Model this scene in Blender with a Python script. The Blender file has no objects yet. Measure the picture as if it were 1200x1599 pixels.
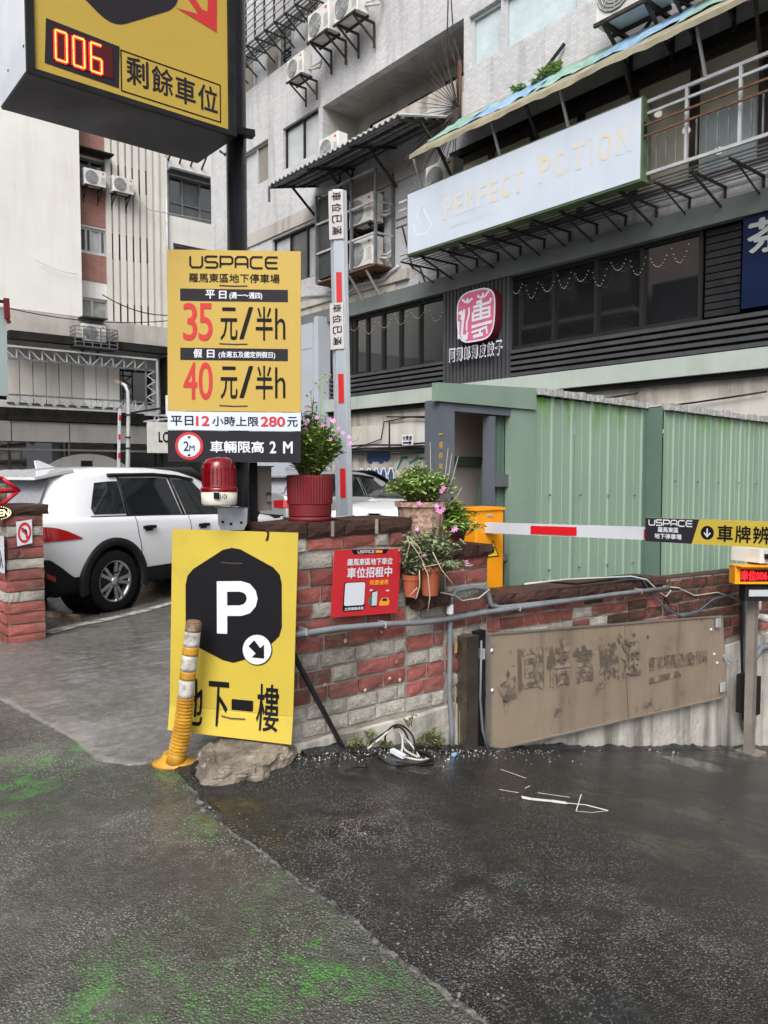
import bpy, bmesh, math, random
from mathutils import Vector, Matrix
R_ = math.radians
rnd = random.Random(7)
scene = bpy.context.scene
C = scene.collection
V = Vector

# ------------------------------------------------------------------ camera
# World axes: X runs away to the right along the boundary wall, Y away to the left along the tiled facade.
CAM_H, PITCH, HEAD, FPX = 1.55, R_(3.08), R_(50.2), 1200.0
cam_d = bpy.data.cameras.new('camera'); cam = bpy.data.objects.new('camera', cam_d); C.objects.link(cam)
cam_d.sensor_fit = 'VERTICAL'; cam_d.sensor_height = 32.0; cam_d.lens = FPX / 1599.0 * 32.0
cam_d.clip_start = 0.05; cam_d.clip_end = 400.0
cam.location = (0, 0, CAM_H)
cam.rotation_euler = (R_(90) - PITCH, 0, HEAD - R_(90))
scene.camera = cam

# ------------------------------------------------------------------ light
world = bpy.data.worlds.new('World'); scene.world = world; world.use_nodes = True
wn = world.node_tree.nodes; wl = world.node_tree.links
bg = wn.get('Background') or wn.new('ShaderNodeBackground')
sky = wn.new('ShaderNodeTexSky'); sky.sky_type = 'NISHITA'; sky.sun_disc = False
sky.sun_elevation = R_(45); sky.sun_rotation = R_(232); sky.dust_density = 6.0; sky.air_density = 1.0; sky.ozone_density = 1.0
hs = wn.new('ShaderNodeHueSaturation'); hs.inputs['Saturation'].default_value = 0.24
wl.new(sky.outputs[0], hs.inputs['Color']); wl.new(hs.outputs[0], bg.inputs[0]); bg.inputs[1].default_value = 0.14
sun_d = bpy.data.lights.new('sun', 'SUN'); sun = bpy.data.objects.new('sun', sun_d); C.objects.link(sun)
sun_d.energy = 1.5; sun_d.angle = R_(35); sun_d.color = (1.0, 0.99, 0.97)
SUN_EL, SUN_AZ = R_(45), R_(232)
sdir = V((math.sin(SUN_AZ) * math.cos(SUN_EL), math.cos(SUN_AZ) * math.cos(SUN_EL), math.sin(SUN_EL)))
sun.rotation_euler = (-sdir).to_track_quat('-Z', 'Y').to_euler()
scene.view_settings.view_transform = 'Standard'; scene.view_settings.look = 'None'
scene.view_settings.gamma = 1.0; scene.view_settings.exposure = 0.45
try: scene.view_settings.use_curve_mapping = False
except Exception: pass

# ------------------------------------------------------------------ geometry of the view -> points on real planes
_F = V((math.cos(HEAD), math.sin(HEAD), 0)); _Rt = V((math.sin(HEAD), -math.cos(HEAD), 0)); _Z = V((0, 0, 1)); _C = V((0, 0, CAM_H))
def ray(u, v):
    a = (u - 600.0) / FPX; b = (799.5 - v) / FPX
    return _Rt * a + _F * (math.cos(PITCH) + b * math.sin(PITCH)) + _Z * (b * math.cos(PITCH) - math.sin(PITCH))
def P(u, v, d):
    r = ray(u, v); return _C + r * (d / r.dot(_F))
def PX(u, v, x): r = ray(u, v); return _C + r * (x / r.x)
def PY(u, v, y): r = ray(u, v); return _C + r * (y / r.y)
def PZ(u, v, z=0.0): r = ray(u, v); return _C + r * ((z - CAM_H) / r.z)
def ramp_z(x):
    if x <= 2.05: return 0.0
    t = x - 2.0
    if t < 0.8: return -0.235 * t * t / 1.6
    return -0.235 * (t - 0.4)
def PR(u, v):
    r = ray(u, v); t = 0.5
    while t < 30:
        p = _C + r * t
        if p.z <= ramp_z(p.x): return p
        t += 0.01
    return p

# ------------------------------------------------------------------ materials
MATS = {}
def mat(name, col, rough=0.6, metal=0.0, col2=None, scale=3.0, mixlo=0.35, mixhi=0.7, streak=0.0, dirt=(0.06, 0.055, 0.05), bump=0.0, bscale=60.0,
        rand=0.0, spec=0.3, coat=0.0, rvar=0.0, tile=None, tiledir='X', emit=0.0, alpha=None, detail=8.0, patch=None, skf=(2.6, .5, .78), topmoss=None, ior=None, grime=0.0):
    m = bpy.data.materials.new(name); m.use_nodes = True; nt = m.node_tree; N = nt.nodes; L = nt.links
    b = N.get('Principled BSDF'); MATS[name] = m
    b.inputs['Metallic'].default_value = metal; b.inputs['Roughness'].default_value = rough
    b.inputs['Specular IOR Level'].default_value = spec; b.inputs['Coat Weight'].default_value = coat
    m.diffuse_color = (*col, 1)
    if emit: b.inputs['Emission Color'].default_value = (*col, 1); b.inputs['Emission Strength'].default_value = emit
    tc = N.new('ShaderNodeTexCoord'); vec = tc.outputs['Object']
    if rand:
        oi = N.new('ShaderNodeObjectInfo'); ad = N.new('ShaderNodeVectorMath'); ad.operation = 'MULTIPLY_ADD'
        cx = N.new('ShaderNodeCombineXYZ'); mm = N.new('ShaderNodeMath'); mm.operation = 'MULTIPLY'; mm.inputs[1].default_value = 37.0
        L.new(oi.outputs['Random'], mm.inputs[0]); L.new(mm.outputs[0], cx.inputs[0]); L.new(mm.outputs[0], cx.inputs[1])
        va = N.new('ShaderNodeVectorMath'); L.new(vec, va.inputs[0]); L.new(cx.outputs[0], va.inputs[1]); vec = va.outputs[0]
    def noise(sc, det=detail, vsrc=None, rough_=0.6):
        n = N.new('ShaderNodeTexNoise'); n.inputs['Scale'].default_value = sc; n.inputs['Detail'].default_value = det
        n.inputs['Roughness'].default_value = rough_; L.new(vsrc or vec, n.inputs['Vector']); return n.outputs['Fac']
    def rng(src, lo, hi, a=0.0, c=1.0):
        r = N.new('ShaderNodeMapRange'); r.inputs[1].default_value = lo; r.inputs[2].default_value = hi
        r.inputs[3].default_value = a; r.inputs[4].default_value = c; L.new(src, r.inputs[0]); return r.outputs[0]
    def mix(fac, c1, c2, mode='MIX'):
        x = N.new('ShaderNodeMix'); x.data_type = 'RGBA'; x.blend_type = mode
        if isinstance(fac, float): x.inputs[0].default_value = fac
        else: L.new(fac, x.inputs[0])
        for i, c in ((6, c1), (7, c2)):
            if isinstance(c, tuple): x.inputs[i].default_value = (*c, 1)
            else: L.new(c, x.inputs[i])
        return x.outputs[2]
    c = col
    if col2 is not None: c = mix(rng(noise(scale), mixlo, mixhi), col, col2)
    if patch is not None:      # (colour, scale, lo, hi)
        c = mix(rng(noise(patch[1], 6.0, rough_=0.7), patch[2], patch[3]), c, patch[0])
    if streak:
        mp = N.new('ShaderNodeMapping'); mp.inputs['Scale'].default_value = (1, 1, 0.08); L.new(vec, mp.inputs[0])
        f = rng(noise(skf[0], 7.0, mp.outputs[0]), skf[1], skf[2], 0.0, streak); c = mix(f, c, dirt)
        f = rng(noise(0.55, 5.0), 0.48, 0.75, 0.0, streak * 0.25); c = mix(f, c, dirt)
    if rand:
        o2 = N.new('ShaderNodeObjectInfo'); g = rng(o2.outputs['Random'], 0.0, 1.0, 1.0 - rand, 1.0 + rand)
        cc = N.new('ShaderNodeCombineColor')
        for i in range(3): L.new(g, cc.inputs[i])
        c = mix(1.0, c, cc.outputs[0], 'MULTIPLY')
    if ior: b.inputs['IOR'].default_value = ior
    if grime:
        ge = N.new('ShaderNodeNewGeometry'); c = mix(rng(noise(2.1, 8.0, ge.outputs['Position'], 0.7), 0.46, 0.68, 0.0, grime), c, (0.055, 0.048, 0.04))
        c = mix(rng(noise(4.3, 8.0, ge.outputs['Position'], 0.75), 0.56, 0.72, 0.0, grime * .8), c, (0.33, 0.30, 0.27))
        c = mix(rng(noise(95.0, 4.0, ge.outputs['Position'], 0.7), 0.53, 0.66, 0.0, grime * .9), c, (0.07, 0.055, 0.047))
    if topmoss:      # algae runs hanging from the top edge of the sheets: (z low, z high)
        mp = N.new('ShaderNodeMapping'); mp.inputs['Scale'].default_value = (1, 1, 0.3); L.new(tc.outputs['Object'], mp.inputs[0])
        sz = N.new('ShaderNodeSeparateXYZ'); L.new(tc.outputs['Object'], sz.inputs[0]); g = rng(sz.outputs[2], topmoss[0], topmoss[1])
        mu = N.new('ShaderNodeMath'); mu.operation = 'MULTIPLY'; L.new(g, mu.inputs[0]); L.new(rng(noise(3.6, 6.0, mp.outputs[0], 0.7), 0.49, 0.60, 0, 1.0), mu.inputs[1])
        c = mix(mu.outputs[0], c, (0.12, 0.26, 0.045))
    if tile:
        sp = N.new('ShaderNodeSeparateXYZ'); L.new(tc.outputs['Object'], sp.inputs[0]); cm = N.new('ShaderNodeCombineXYZ')
        L.new(sp.outputs[1 if tiledir == 'X' else 0], cm.inputs[0]); L.new(sp.outputs[2], cm.inputs[1])
        bt = N.new('ShaderNodeTexBrick'); L.new(cm.outputs[0], bt.inputs['Vector']); bt.inputs['Scale'].default_value = 1.0
        bt.inputs['Brick Width'].default_value = tile[0]; bt.inputs['Row Height'].default_value = tile[1]; bt.inputs['Mortar Size'].default_value = tile[2]
        bt.inputs['Mortar Smooth'].default_value = 0.3
        bt.inputs['Color1'].default_value = (1, 1, 1, 1); bt.inputs['Color2'].default_value = (0.82, 0.82, 0.84, 1); bt.inputs['Mortar'].default_value = (tile[3],) * 3 + (1,)
        c = mix(1.0, c, bt.outputs['Color'], 'MULTIPLY')
    if isinstance(c, tuple): b.inputs['Base Color'].default_value = (*c, 1)
    else: L.new(c, b.inputs['Base Color'])
    if rvar: L.new(rng(noise(scale * 0.7 + 0.3), 0.3, 0.7, max(0.02, rough - rvar), min(1, rough + rvar)), b.inputs['Roughness'])
    if bump:
        bp = N.new('ShaderNodeBump'); bp.inputs['Strength'].default_value = min(1.0, bump); bp.inputs['Distance'].default_value = 0.01 if bscale > 20 else 0.03
        L.new(noise(bscale, 4.0), bp.inputs['Height']); L.new(bp.outputs[0], b.inputs['Normal'])
    if alpha is not None: b.inputs['Alpha'].default_value = alpha
    return m

YEL = (0.66, 0.46, 0.065)
mat('sign_yellow', (0.47, 0.325, 0.072), 0.5, col2=(0.43, 0.295, 0.06), scale=1.3, spec=0.25, bump=0.05, bscale=4, streak=.14, dirt=(.26, .19, .06))
mat('panel_yellow', (0.50, 0.385, 0.052), 0.5, col2=(0.44, 0.33, 0.046), scale=2.0, spec=0.25, patch=((0.40, 0.31, 0.05), 5.0, 0.6, 0.75), streak=.12, dirt=(.25, .19, .05))
mat('lightbox_yellow', (0.46, 0.32, 0.055), 0.45, col2=(0.42, 0.285, 0.05), scale=1.0)
mat('ink', (0.008, 0.0075, 0.010), 0.55, spec=0.12)
mat('ink_soft', (0.022, 0.020, 0.026), 0.55, spec=0.12)
mat('print_white', (0.60, 0.62, 0.68), 0.5)
mat('print_pale', (0.56, 0.61, 0.72), 0.45, col2=(0.5, 0.55, 0.67), scale=2)
mat('print_red', (0.50, 0.035, 0.04), 0.5, spec=0.2)
mat('sign_red', (0.50, 0.026, 0.034), 0.5, col2=(0.44, 0.022, 0.03), scale=3, spec=0.25)
mat('print_orange', (0.8, 0.3, 0.03), 0.5)
mat('black_paint', (0.006, 0.0065, 0.009), 0.25, rvar=0.08, col2=(0.012, 0.012, 0.015), scale=5, spec=0.3)
mat('black_metal', (0.010, 0.010, 0.012), 0.45, col2=(0.022, 0.022, 0.024), scale=6, spec=0.15)
mat('dark_sheet', (0.05, 0.053, 0.06), 0.4, col2=(0.026, 0.027, 0.03), scale=3.5, rvar=0.12, spec=0.3)
mat('white_sheet', (0.66, 0.69, 0.76), 0.35, col2=(0.48, 0.51, 0.58), scale=2.2, rvar=0.1)
mat('zinc', (0.3, 0.32, 0.36), 0.38, metal=0.75, col2=(0.2, 0.21, 0.24), scale=12, rvar=0.1)
mat('grey_metal', (0.2, 0.21, 0.23), 0.45, metal=0.4, col2=(0.11, 0.115, 0.125), scale=4, streak=0.3)
mat('pale_metal', (0.5, 0.51, 0.53), 0.4, metal=0.25, col2=(0.38, 0.39, 0.41), scale=4, streak=0.35, rvar=0.1)
mat('rust', (0.16, 0.075, 0.04), 0.85, col2=(0.06, 0.045, 0.04), scale=14, bump=0.3)
mat('dark_rust', (0.055, 0.04, 0.034), 0.7, col2=(0.025, 0.024, 0.024), scale=12)
mat('stainless', (0.42, 0.33, 0.245), 0.42, metal=0.3, col2=(0.31, 0.245, 0.185), scale=1.6, streak=0.75, dirt=(0.10, 0.083, 0.07), rvar=0.1, bump=0.04, bscale=3, patch=((0.13, 0.11, 0.095), 3.2, 0.6, 0.72))
mat('stainless_clean', (0.36, 0.33, 0.3), 0.35, metal=0.45, col2=(0.25, 0.22, 0.19), scale=4, rvar=0.1)
mat('stain_mark', (0.145, 0.115, 0.09), 0.6, metal=0.2, col2=(0.33, 0.26, 0.2), scale=9, mixlo=0.47, mixhi=0.6)
mat('asphalt_chip', (0.15, 0.145, 0.14), 0.5, rand=0.4)
mat('plaster', (0.72, 0.705, 0.675), 0.8, col2=(0.65, 0.635, 0.605), scale=0.5, streak=0.2, dirt=(0.3, 0.26, 0.22), bump=0.08, bscale=6)
mat('plaster_dirty', (0.46, 0.435, 0.405), 0.8, col2=(0.34, 0.315, 0.29), scale=0.8, streak=0.55, dirt=(0.12, 0.1, 0.085))
mat('plaster_panel', (0.55, 0.53, 0.50), 0.7, col2=(0.44, 0.415, 0.385), scale=0.7, streak=0.4, dirt=(0.22, 0.17, 0.12))
mat('old_render', (0.50, 0.47, 0.42), 0.85, col2=(0.36, 0.335, 0.30), scale=1.4, streak=0.75, dirt=(0.08, 0.072, 0.062), bump=0.35, bscale=7, patch=((0.2, 0.18, 0.15), 1.6, 0.55, 0.72))
mat('tile_wall', (0.60, 0.60, 0.605), 0.5, col2=(0.52, 0.52, 0.53), scale=0.5, streak=0.62, dirt=(0.19, 0.19, 0.19), tile=(0.14, 0.06, 0.006, 0.7))
mat('tile_wall_coarse', (0.54, 0.545, 0.56), 0.5, col2=(0.42, 0.42, 0.425), scale=0.6, streak=0.5, dirt=(0.16, 0.155, 0.15), tile=(0.24, 0.075, 0.012, 0.42))
mat('red_tile', (0.37, 0.19, 0.155), 0.7, col2=(0.30, 0.15, 0.125), scale=1.2, streak=0.2, tile=(0.2, 0.07, 0.006, 0.8), tiledir='Y')
mat('fin_plaster', (0.66, 0.635, 0.595), 0.8, col2=(0.56, 0.535, 0.495), scale=0.6, streak=0.15, dirt=(0.25, 0.21, 0.17))
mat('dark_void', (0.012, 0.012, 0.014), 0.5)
mat('soot', (0.024, 0.023, 0.022), 0.75, col2=(0.01, 0.01, 0.01), scale=2, spec=0.1)
mat('gray_panel', (0.24, 0.23, 0.22), 0.55, col2=(0.2, 0.19, 0.18), scale=0.8, streak=0.4, dirt=(0.1, 0.09, 0.08))
mat('glass_dark', (0.006, 0.007, 0.009), 0.03, spec=0.5, ior=2.3, col2=(0.018, 0.019, 0.021), scale=0.7)
mat('glass_mid', (0.045, 0.05, 0.055), 0.09, spec=0.6, col2=(0.1, 0.1, 0.1), scale=1.3)
mat('glass_tan', (0.22, 0.2, 0.17), 0.15, spec=0.5, col2=(0.16, 0.145, 0.12), scale=1.1)
mat('glass_khaki', (0.78, 0.71, 0.59), 0.3, spec=0.5, col2=(0.62, 0.56, 0.47), scale=0.8)
mat('glass_blind', (0.50, 0.52, 0.54), 0.2, spec=0.5, col2=(0.36, 0.38, 0.4), scale=1.2, streak=0.15)
mat('glass_foil', (0.42, 0.51, 0.53), 0.2, spec=0.5, col2=(0.55, 0.62, 0.64), scale=2.2, bump=0.5, bscale=3)
mat('curtain', (0.36, 0.38, 0.34), 0.6, col2=(0.2, 0.21, 0.2), scale=3)
mat('frame_alu', (0.5, 0.51, 0.52), 0.4, metal=0.3, streak=0.2)
mat('frame_dark', (0.022, 0.021, 0.02), 0.5, spec=0.2)
mat('frame_brown', (0.06, 0.045, 0.037), 0.5)
mat('charcoal', (0.018, 0.0185, 0.021), 0.55, col2=(0.03, 0.031, 0.034), scale=3, spec=0.12)
mat('slat_grey', (0.07, 0.072, 0.078), 0.55, col2=(0.05, 0.05, 0.055), scale=2, spec=0.15)
mat('band_dark_green', (0.145, 0.165, 0.16), 0.45, col2=(0.1, 0.115, 0.112), scale=1.0, streak=0.2)
mat('band_pale_green', (0.40, 0.45, 0.41), 0.45, col2=(0.33, 0.375, 0.34), scale=0.8, streak=0.3, dirt=(0.17, 0.18, 0.16))
mat('clad_pale', (0.43, 0.46, 0.52), 0.4, col2=(0.39, 0.42, 0.47), scale=0.7, metal=0.1)
mat('ac_white', (0.66, 0.66, 0.63), 0.45, col2=(0.52, 0.51, 0.48), scale=3, streak=0.3, dirt=(0.22, 0.2, 0.17))
mat('ac_grille', (0.2, 0.2, 0.195), 0.5, col2=(0.3, 0.3, 0.29), scale=8)
mat('pp_face', (0.53, 0.585, 0.67), 0.3, col2=(0.47, 0.525, 0.61), scale=0.8, streak=0.12, dirt=(0.33, 0.36, 0.4))
mat('pp_letter', (0.60, 0.54, 0.43), 0.35, col2=(0.53, 0.56, 0.60), scale=2.6, mixlo=0.4, mixhi=0.62)
mat('pp_letter_pale', (0.60, 0.645, 0.71), 0.4)
mat('pp_green', (0.10, 0.145, 0.075), 0.5, col2=(0.045, 0.07, 0.04), scale=2.2)
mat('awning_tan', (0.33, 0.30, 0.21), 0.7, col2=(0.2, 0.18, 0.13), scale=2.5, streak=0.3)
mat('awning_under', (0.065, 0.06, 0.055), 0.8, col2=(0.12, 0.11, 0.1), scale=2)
mat('tarp_blue', (0.12, 0.24, 0.40), 0.6, col2=(0.3, 0.42, 0.52), scale=4)
mat('tarp_green', (0.12, 0.26, 0.21), 0.6, col2=(0.32, 0.45, 0.40), scale=4)
mat('zinc_roof', (0.52, 0.53, 0.54), 0.45, metal=0.3, col2=(0.36, 0.36, 0.37), scale=2, streak=0.3)
mat('zinc_under', (0.16, 0.155, 0.155), 0.6, metal=0.2, col2=(0.09, 0.088, 0.09), scale=2)
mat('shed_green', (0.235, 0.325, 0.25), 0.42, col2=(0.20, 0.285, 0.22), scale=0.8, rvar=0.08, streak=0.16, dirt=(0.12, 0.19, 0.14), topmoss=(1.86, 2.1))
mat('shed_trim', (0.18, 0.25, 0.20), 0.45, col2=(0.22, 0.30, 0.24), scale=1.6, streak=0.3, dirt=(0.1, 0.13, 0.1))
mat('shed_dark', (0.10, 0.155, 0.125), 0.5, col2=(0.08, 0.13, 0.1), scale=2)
mat('moss', (0.10, 0.33, 0.015), 0.8, col2=(0.2, 0.36, 0.1), scale=15)
mat('foam_white', (0.42, 0.42, 0.41), 0.8, col2=(0.2, 0.2, 0.19), scale=25, bump=0.4)
mat('blue_grey_steel', (0.12, 0.135, 0.165), 0.5, col2=(0.09, 0.1, 0.12), scale=2, streak=0.3)
mat('brown_panel', (0.17, 0.13, 0.115), 0.7, col2=(0.13, 0.1, 0.09), scale=1)
mat('dark_block', (0.055, 0.047, 0.043), 0.8, col2=(0.035, 0.03, 0.028), scale=.4)
mat('taupe_panel', (0.5, 0.44, 0.42), 0.7, col2=(0.42, 0.37, 0.35), scale=1)
mat('ochre_print', (0.5, 0.3, 0.05), 0.6)
mat('box_orange', (0.86, 0.33, 0.012), 0.38, col2=(0.78, 0.29, 0.012), scale=2, rvar=0.08)
mat('label_yellow', (0.8, 0.55, 0.03), 0.5)
mat('arm_white', (0.60, 0.63, 0.69), 0.35, col2=(0.52, 0.55, 0.6), scale=3, metal=0.1)
mat('arm_grey', (0.36, 0.4, 0.45), 0.4, metal=0.2)
mat('reflector_red', (0.58, 0.012, 0.018), 0.35)
mat('paper', (0.66, 0.62, 0.62), 0.8, col2=(0.56, 0.52, 0.53), scale=4)
mat('brick_red', (0.41, 0.125, 0.105), 0.8, col2=(0.28, 0.08, 0.068), scale=2.2, rand=0.3, grime=.78, bump=0.9, bscale=26, patch=((0.36, 0.28, 0.25), 4.0, 0.58, 0.72), rvar=0.15)
mat('brick_mossy', (0.22, 0.068, 0.055), 0.75, col2=(0.05, 0.04, 0.03), scale=1.6, mixlo=.42, mixhi=.6, rand=0.3, bump=0.9, bscale=11, patch=((0.055, 0.06, 0.025), 2.5, 0.5, 0.62))
mat('brick_white', (0.58, 0.545, 0.49), 0.85, grime=.72, col2=(0.43, 0.40, 0.36), scale=3.5, rand=0.15, bump=0.9, bscale=26, patch=((0.10, 0.09, 0.075), 10.0, 0.58, 0.7))
mat('brick_dark', (0.10, 0.042, 0.032), 0.6, col2=(0.04, 0.028, 0.022), scale=4, rand=0.25, bump=0.9, bscale=14, patch=((0.24, 0.15, 0.12), 9.0, 0.62, 0.75))
mat('mortar', (0.37, 0.34, 0.30), 0.9, grime=.5, col2=(0.22, 0.20, 0.175), scale=5, streak=0.3, bump=0.8, bscale=40)
mat('concrete', (0.60, 0.57, 0.52), 0.8, col2=(0.40, 0.37, 0.33), scale=2.5, streak=0.92, dirt=(0.045, 0.042, 0.036), bump=0.4, bscale=18, skf=(3.2, .47, .68), patch=((0.55, 0.53, 0.49), 2.0, 0.6, 0.72))
mat('rock', (0.23, 0.195, 0.155), 0.85, grime=.6, col2=(0.10, 0.085, 0.07), scale=7, mixlo=.42, mixhi=.62, bump=1.0, bscale=22, patch=((0.46, 0.42, 0.37), 11.0, 0.56, 0.68))
mat('conduit', (0.20, 0.215, 0.235), 0.45, col2=(0.14, 0.15, 0.165), scale=8)
mat('cable_black', (0.012, 0.012, 0.013), 0.5)
mat('cable_white', (0.5, 0.48, 0.44), 0.6)
mat('cable_blue', (0.06, 0.12, 0.2), 0.5)
mat('beacon_red', (0.19, 0.002, 0.006), 0.09, coat=0.5, col2=(0.08, 0.001, 0.002), scale=22)
mat('beacon_cream', (0.6, 0.57, 0.5), 0.45)
mat('enamel_grey', (0.40, 0.37, 0.355), 0.5, col2=(0.34, 0.315, 0.3), scale=4, streak=0.3)
mat('bollard_gold', (0.52, 0.28, 0.03), 0.4, col2=(0.3, 0.14, 0.02), scale=10, rvar=0.1, patch=((0.62, 0.5, 0.3), 16.0, 0.6, 0.7))
mat('bollard_white', (0.5, 0.48, 0.45), 0.6, col2=(0.26, 0.24, 0.21), scale=14, mixlo=0.48, mixhi=0.62)
mat('bollard_brown', (0.16, 0.1, 0.055), 0.6, col2=(0.33, 0.28, 0.22), scale=14, mixlo=0.5, mixhi=0.65)
mat('pot_red', (0.155, 0.014, 0.018), 0.5, col2=(0.11, 0.01, 0.013), scale=6, patch=((0.5, 0.4, 0.38), 18.0, 0.7, 0.75))
mat('terracotta', (0.35, 0.095, 0.045), 0.65, col2=(0.27, 0.07, 0.035), scale=6)
mat('pot_stone', (0.46, 0.31, 0.24), 0.8, col2=(0.2, 0.12, 0.09), scale=30, mixlo=0.42, mixhi=0.6, bump=0.9, bscale=32)
mat('soil', (0.04, 0.03, 0.022), 0.9, bump=0.6)
mat('leaf', (0.16, 0.28, 0.045), 0.5, rand=0.2, col2=(0.27, 0.38, 0.09), scale=9, spec=0.4)
mat('leaf_pale', (0.36, 0.50, 0.14), 0.5, col2=(0.18, 0.30, 0.08), scale=9)
mat('leaf_grey', (0.26, 0.33, 0.18), 0.5, col2=(0.13, 0.17, 0.1), scale=9)
mat('weed', (0.12, 0.16, 0.06), 0.6, col2=(0.17, 0.2, 0.09), scale=9)
mat('channel_steel', (0.22, 0.19, 0.165), 0.3, metal=0.8, col2=(0.12, 0.105, 0.09), scale=5, rvar=0.1, streak=.5)
mat('stem', (0.13, 0.10, 0.05), 0.7)
mat('dry_stem', (0.40, 0.34, 0.24), 0.8)
mat('petal', (0.58, 0.2, 0.46), 0.5, rand=0.15)
mat('petal_pale', (0.62, 0.3, 0.55), 0.5)
mat('flower_eye', (0.6, 0.45, 0.1), 0.6)
mat('car_white', (0.70, 0.71, 0.74), 0.25, coat=0.8, spec=0.5)
mat('car_silver', (0.42, 0.43, 0.45), 0.3, metal=0.5, coat=0.6)
mat('car_cladding', (0.010, 0.011, 0.013), 0.5, spec=0.2)
mat('car_glass', (0.012, 0.014, 0.016), 0.04, spec=0.9)
mat('car_rear_glass', (0.22, 0.23, 0.26), 0.12, spec=0.9, col2=(0.3, 0.31, 0.34), scale=30)  # reflected sky on the rear window is put into this lighter grey
mat('tyre', (0.009, 0.009, 0.0095), 0.8, bump=0.2, spec=0.12)
mat('alloy', (0.5, 0.5, 0.51), 0.28, metal=0.85)
mat('tail_red', (0.36, 0.01, 0.012), 0.12, coat=0.8)
mat('lamp_clear', (0.35, 0.37, 0.4), 0.08, coat=0.8)
mat('wood_old', (0.15, 0.095, 0.06), 0.8, col2=(0.4, 0.34, 0.28), scale=8)
mat('road_paint', (0.50, 0.49, 0.46), 0.7, col2=(0.2, 0.195, 0.18), scale=11, mixlo=0.42, mixhi=0.58)
mat('splash_paint', (0.62, 0.61, 0.56), 0.6)
mat('blue_panel', (0.004, 0.009, 0.035), 0.4, col2=(0.006, 0.016, 0.06), scale=1, spec=.2)
mat('teal_panel', (0.33, 0.39, 0.40), 0.6, col2=(0.27, 0.33, 0.34), scale=1)
mat('red_frame', (0.46, 0.012, 0.03), 0.35)
mat('logo_pink', (0.55, 0.12, 0.22), 0.45, col2=(0.48, 0.1, 0.19), scale=4)
mat('logo_side', (0.1, 0.008, 0.015), 0.5)
mat('grey_letter', (0.32, 0.34, 0.34), 0.5)
mat('graffiti_blue', (0.035, 0.065, 0.17), 0.6)
mat('graffiti_green', (0.03, 0.16, 0.12), 0.6)
mat('ochre_stain', (0.36, 0.26, 0.09), 0.8, col2=(0.3, 0.27, 0.2), scale=18)
mat('joint_cement', (0.15, 0.145, 0.135), 0.6, col2=(0.03, 0.029, 0.027), scale=22, mixlo=.42, mixhi=.6, bump=.8, bscale=60)
mat('led_dot', (1.0, 0.28, 0.05), 0.5, emit=2.6)
mat('led_red', (1.0, 0.012, 0.02), 0.5, emit=1.3)
mat('led_back', (0.07, 0.004, 0.006), 0.35)
mat('bulb', (1.0, 0.93, 0.8), 0.5, emit=0.35)
mat('neon_warm', (1.0, 0.85, 0.45), 0.5, emit=1.4)
mat('orange_glow', (1.0, 0.55, 0.2), 0.5, emit=1.0)
for k in ('petal', 'petal_pale', 'leaf', 'leaf_pale', 'leaf_grey'):
    MATS[k].node_tree.nodes['Principled BSDF'].inputs['Subsurface Weight'].default_value = 0.0

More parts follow.
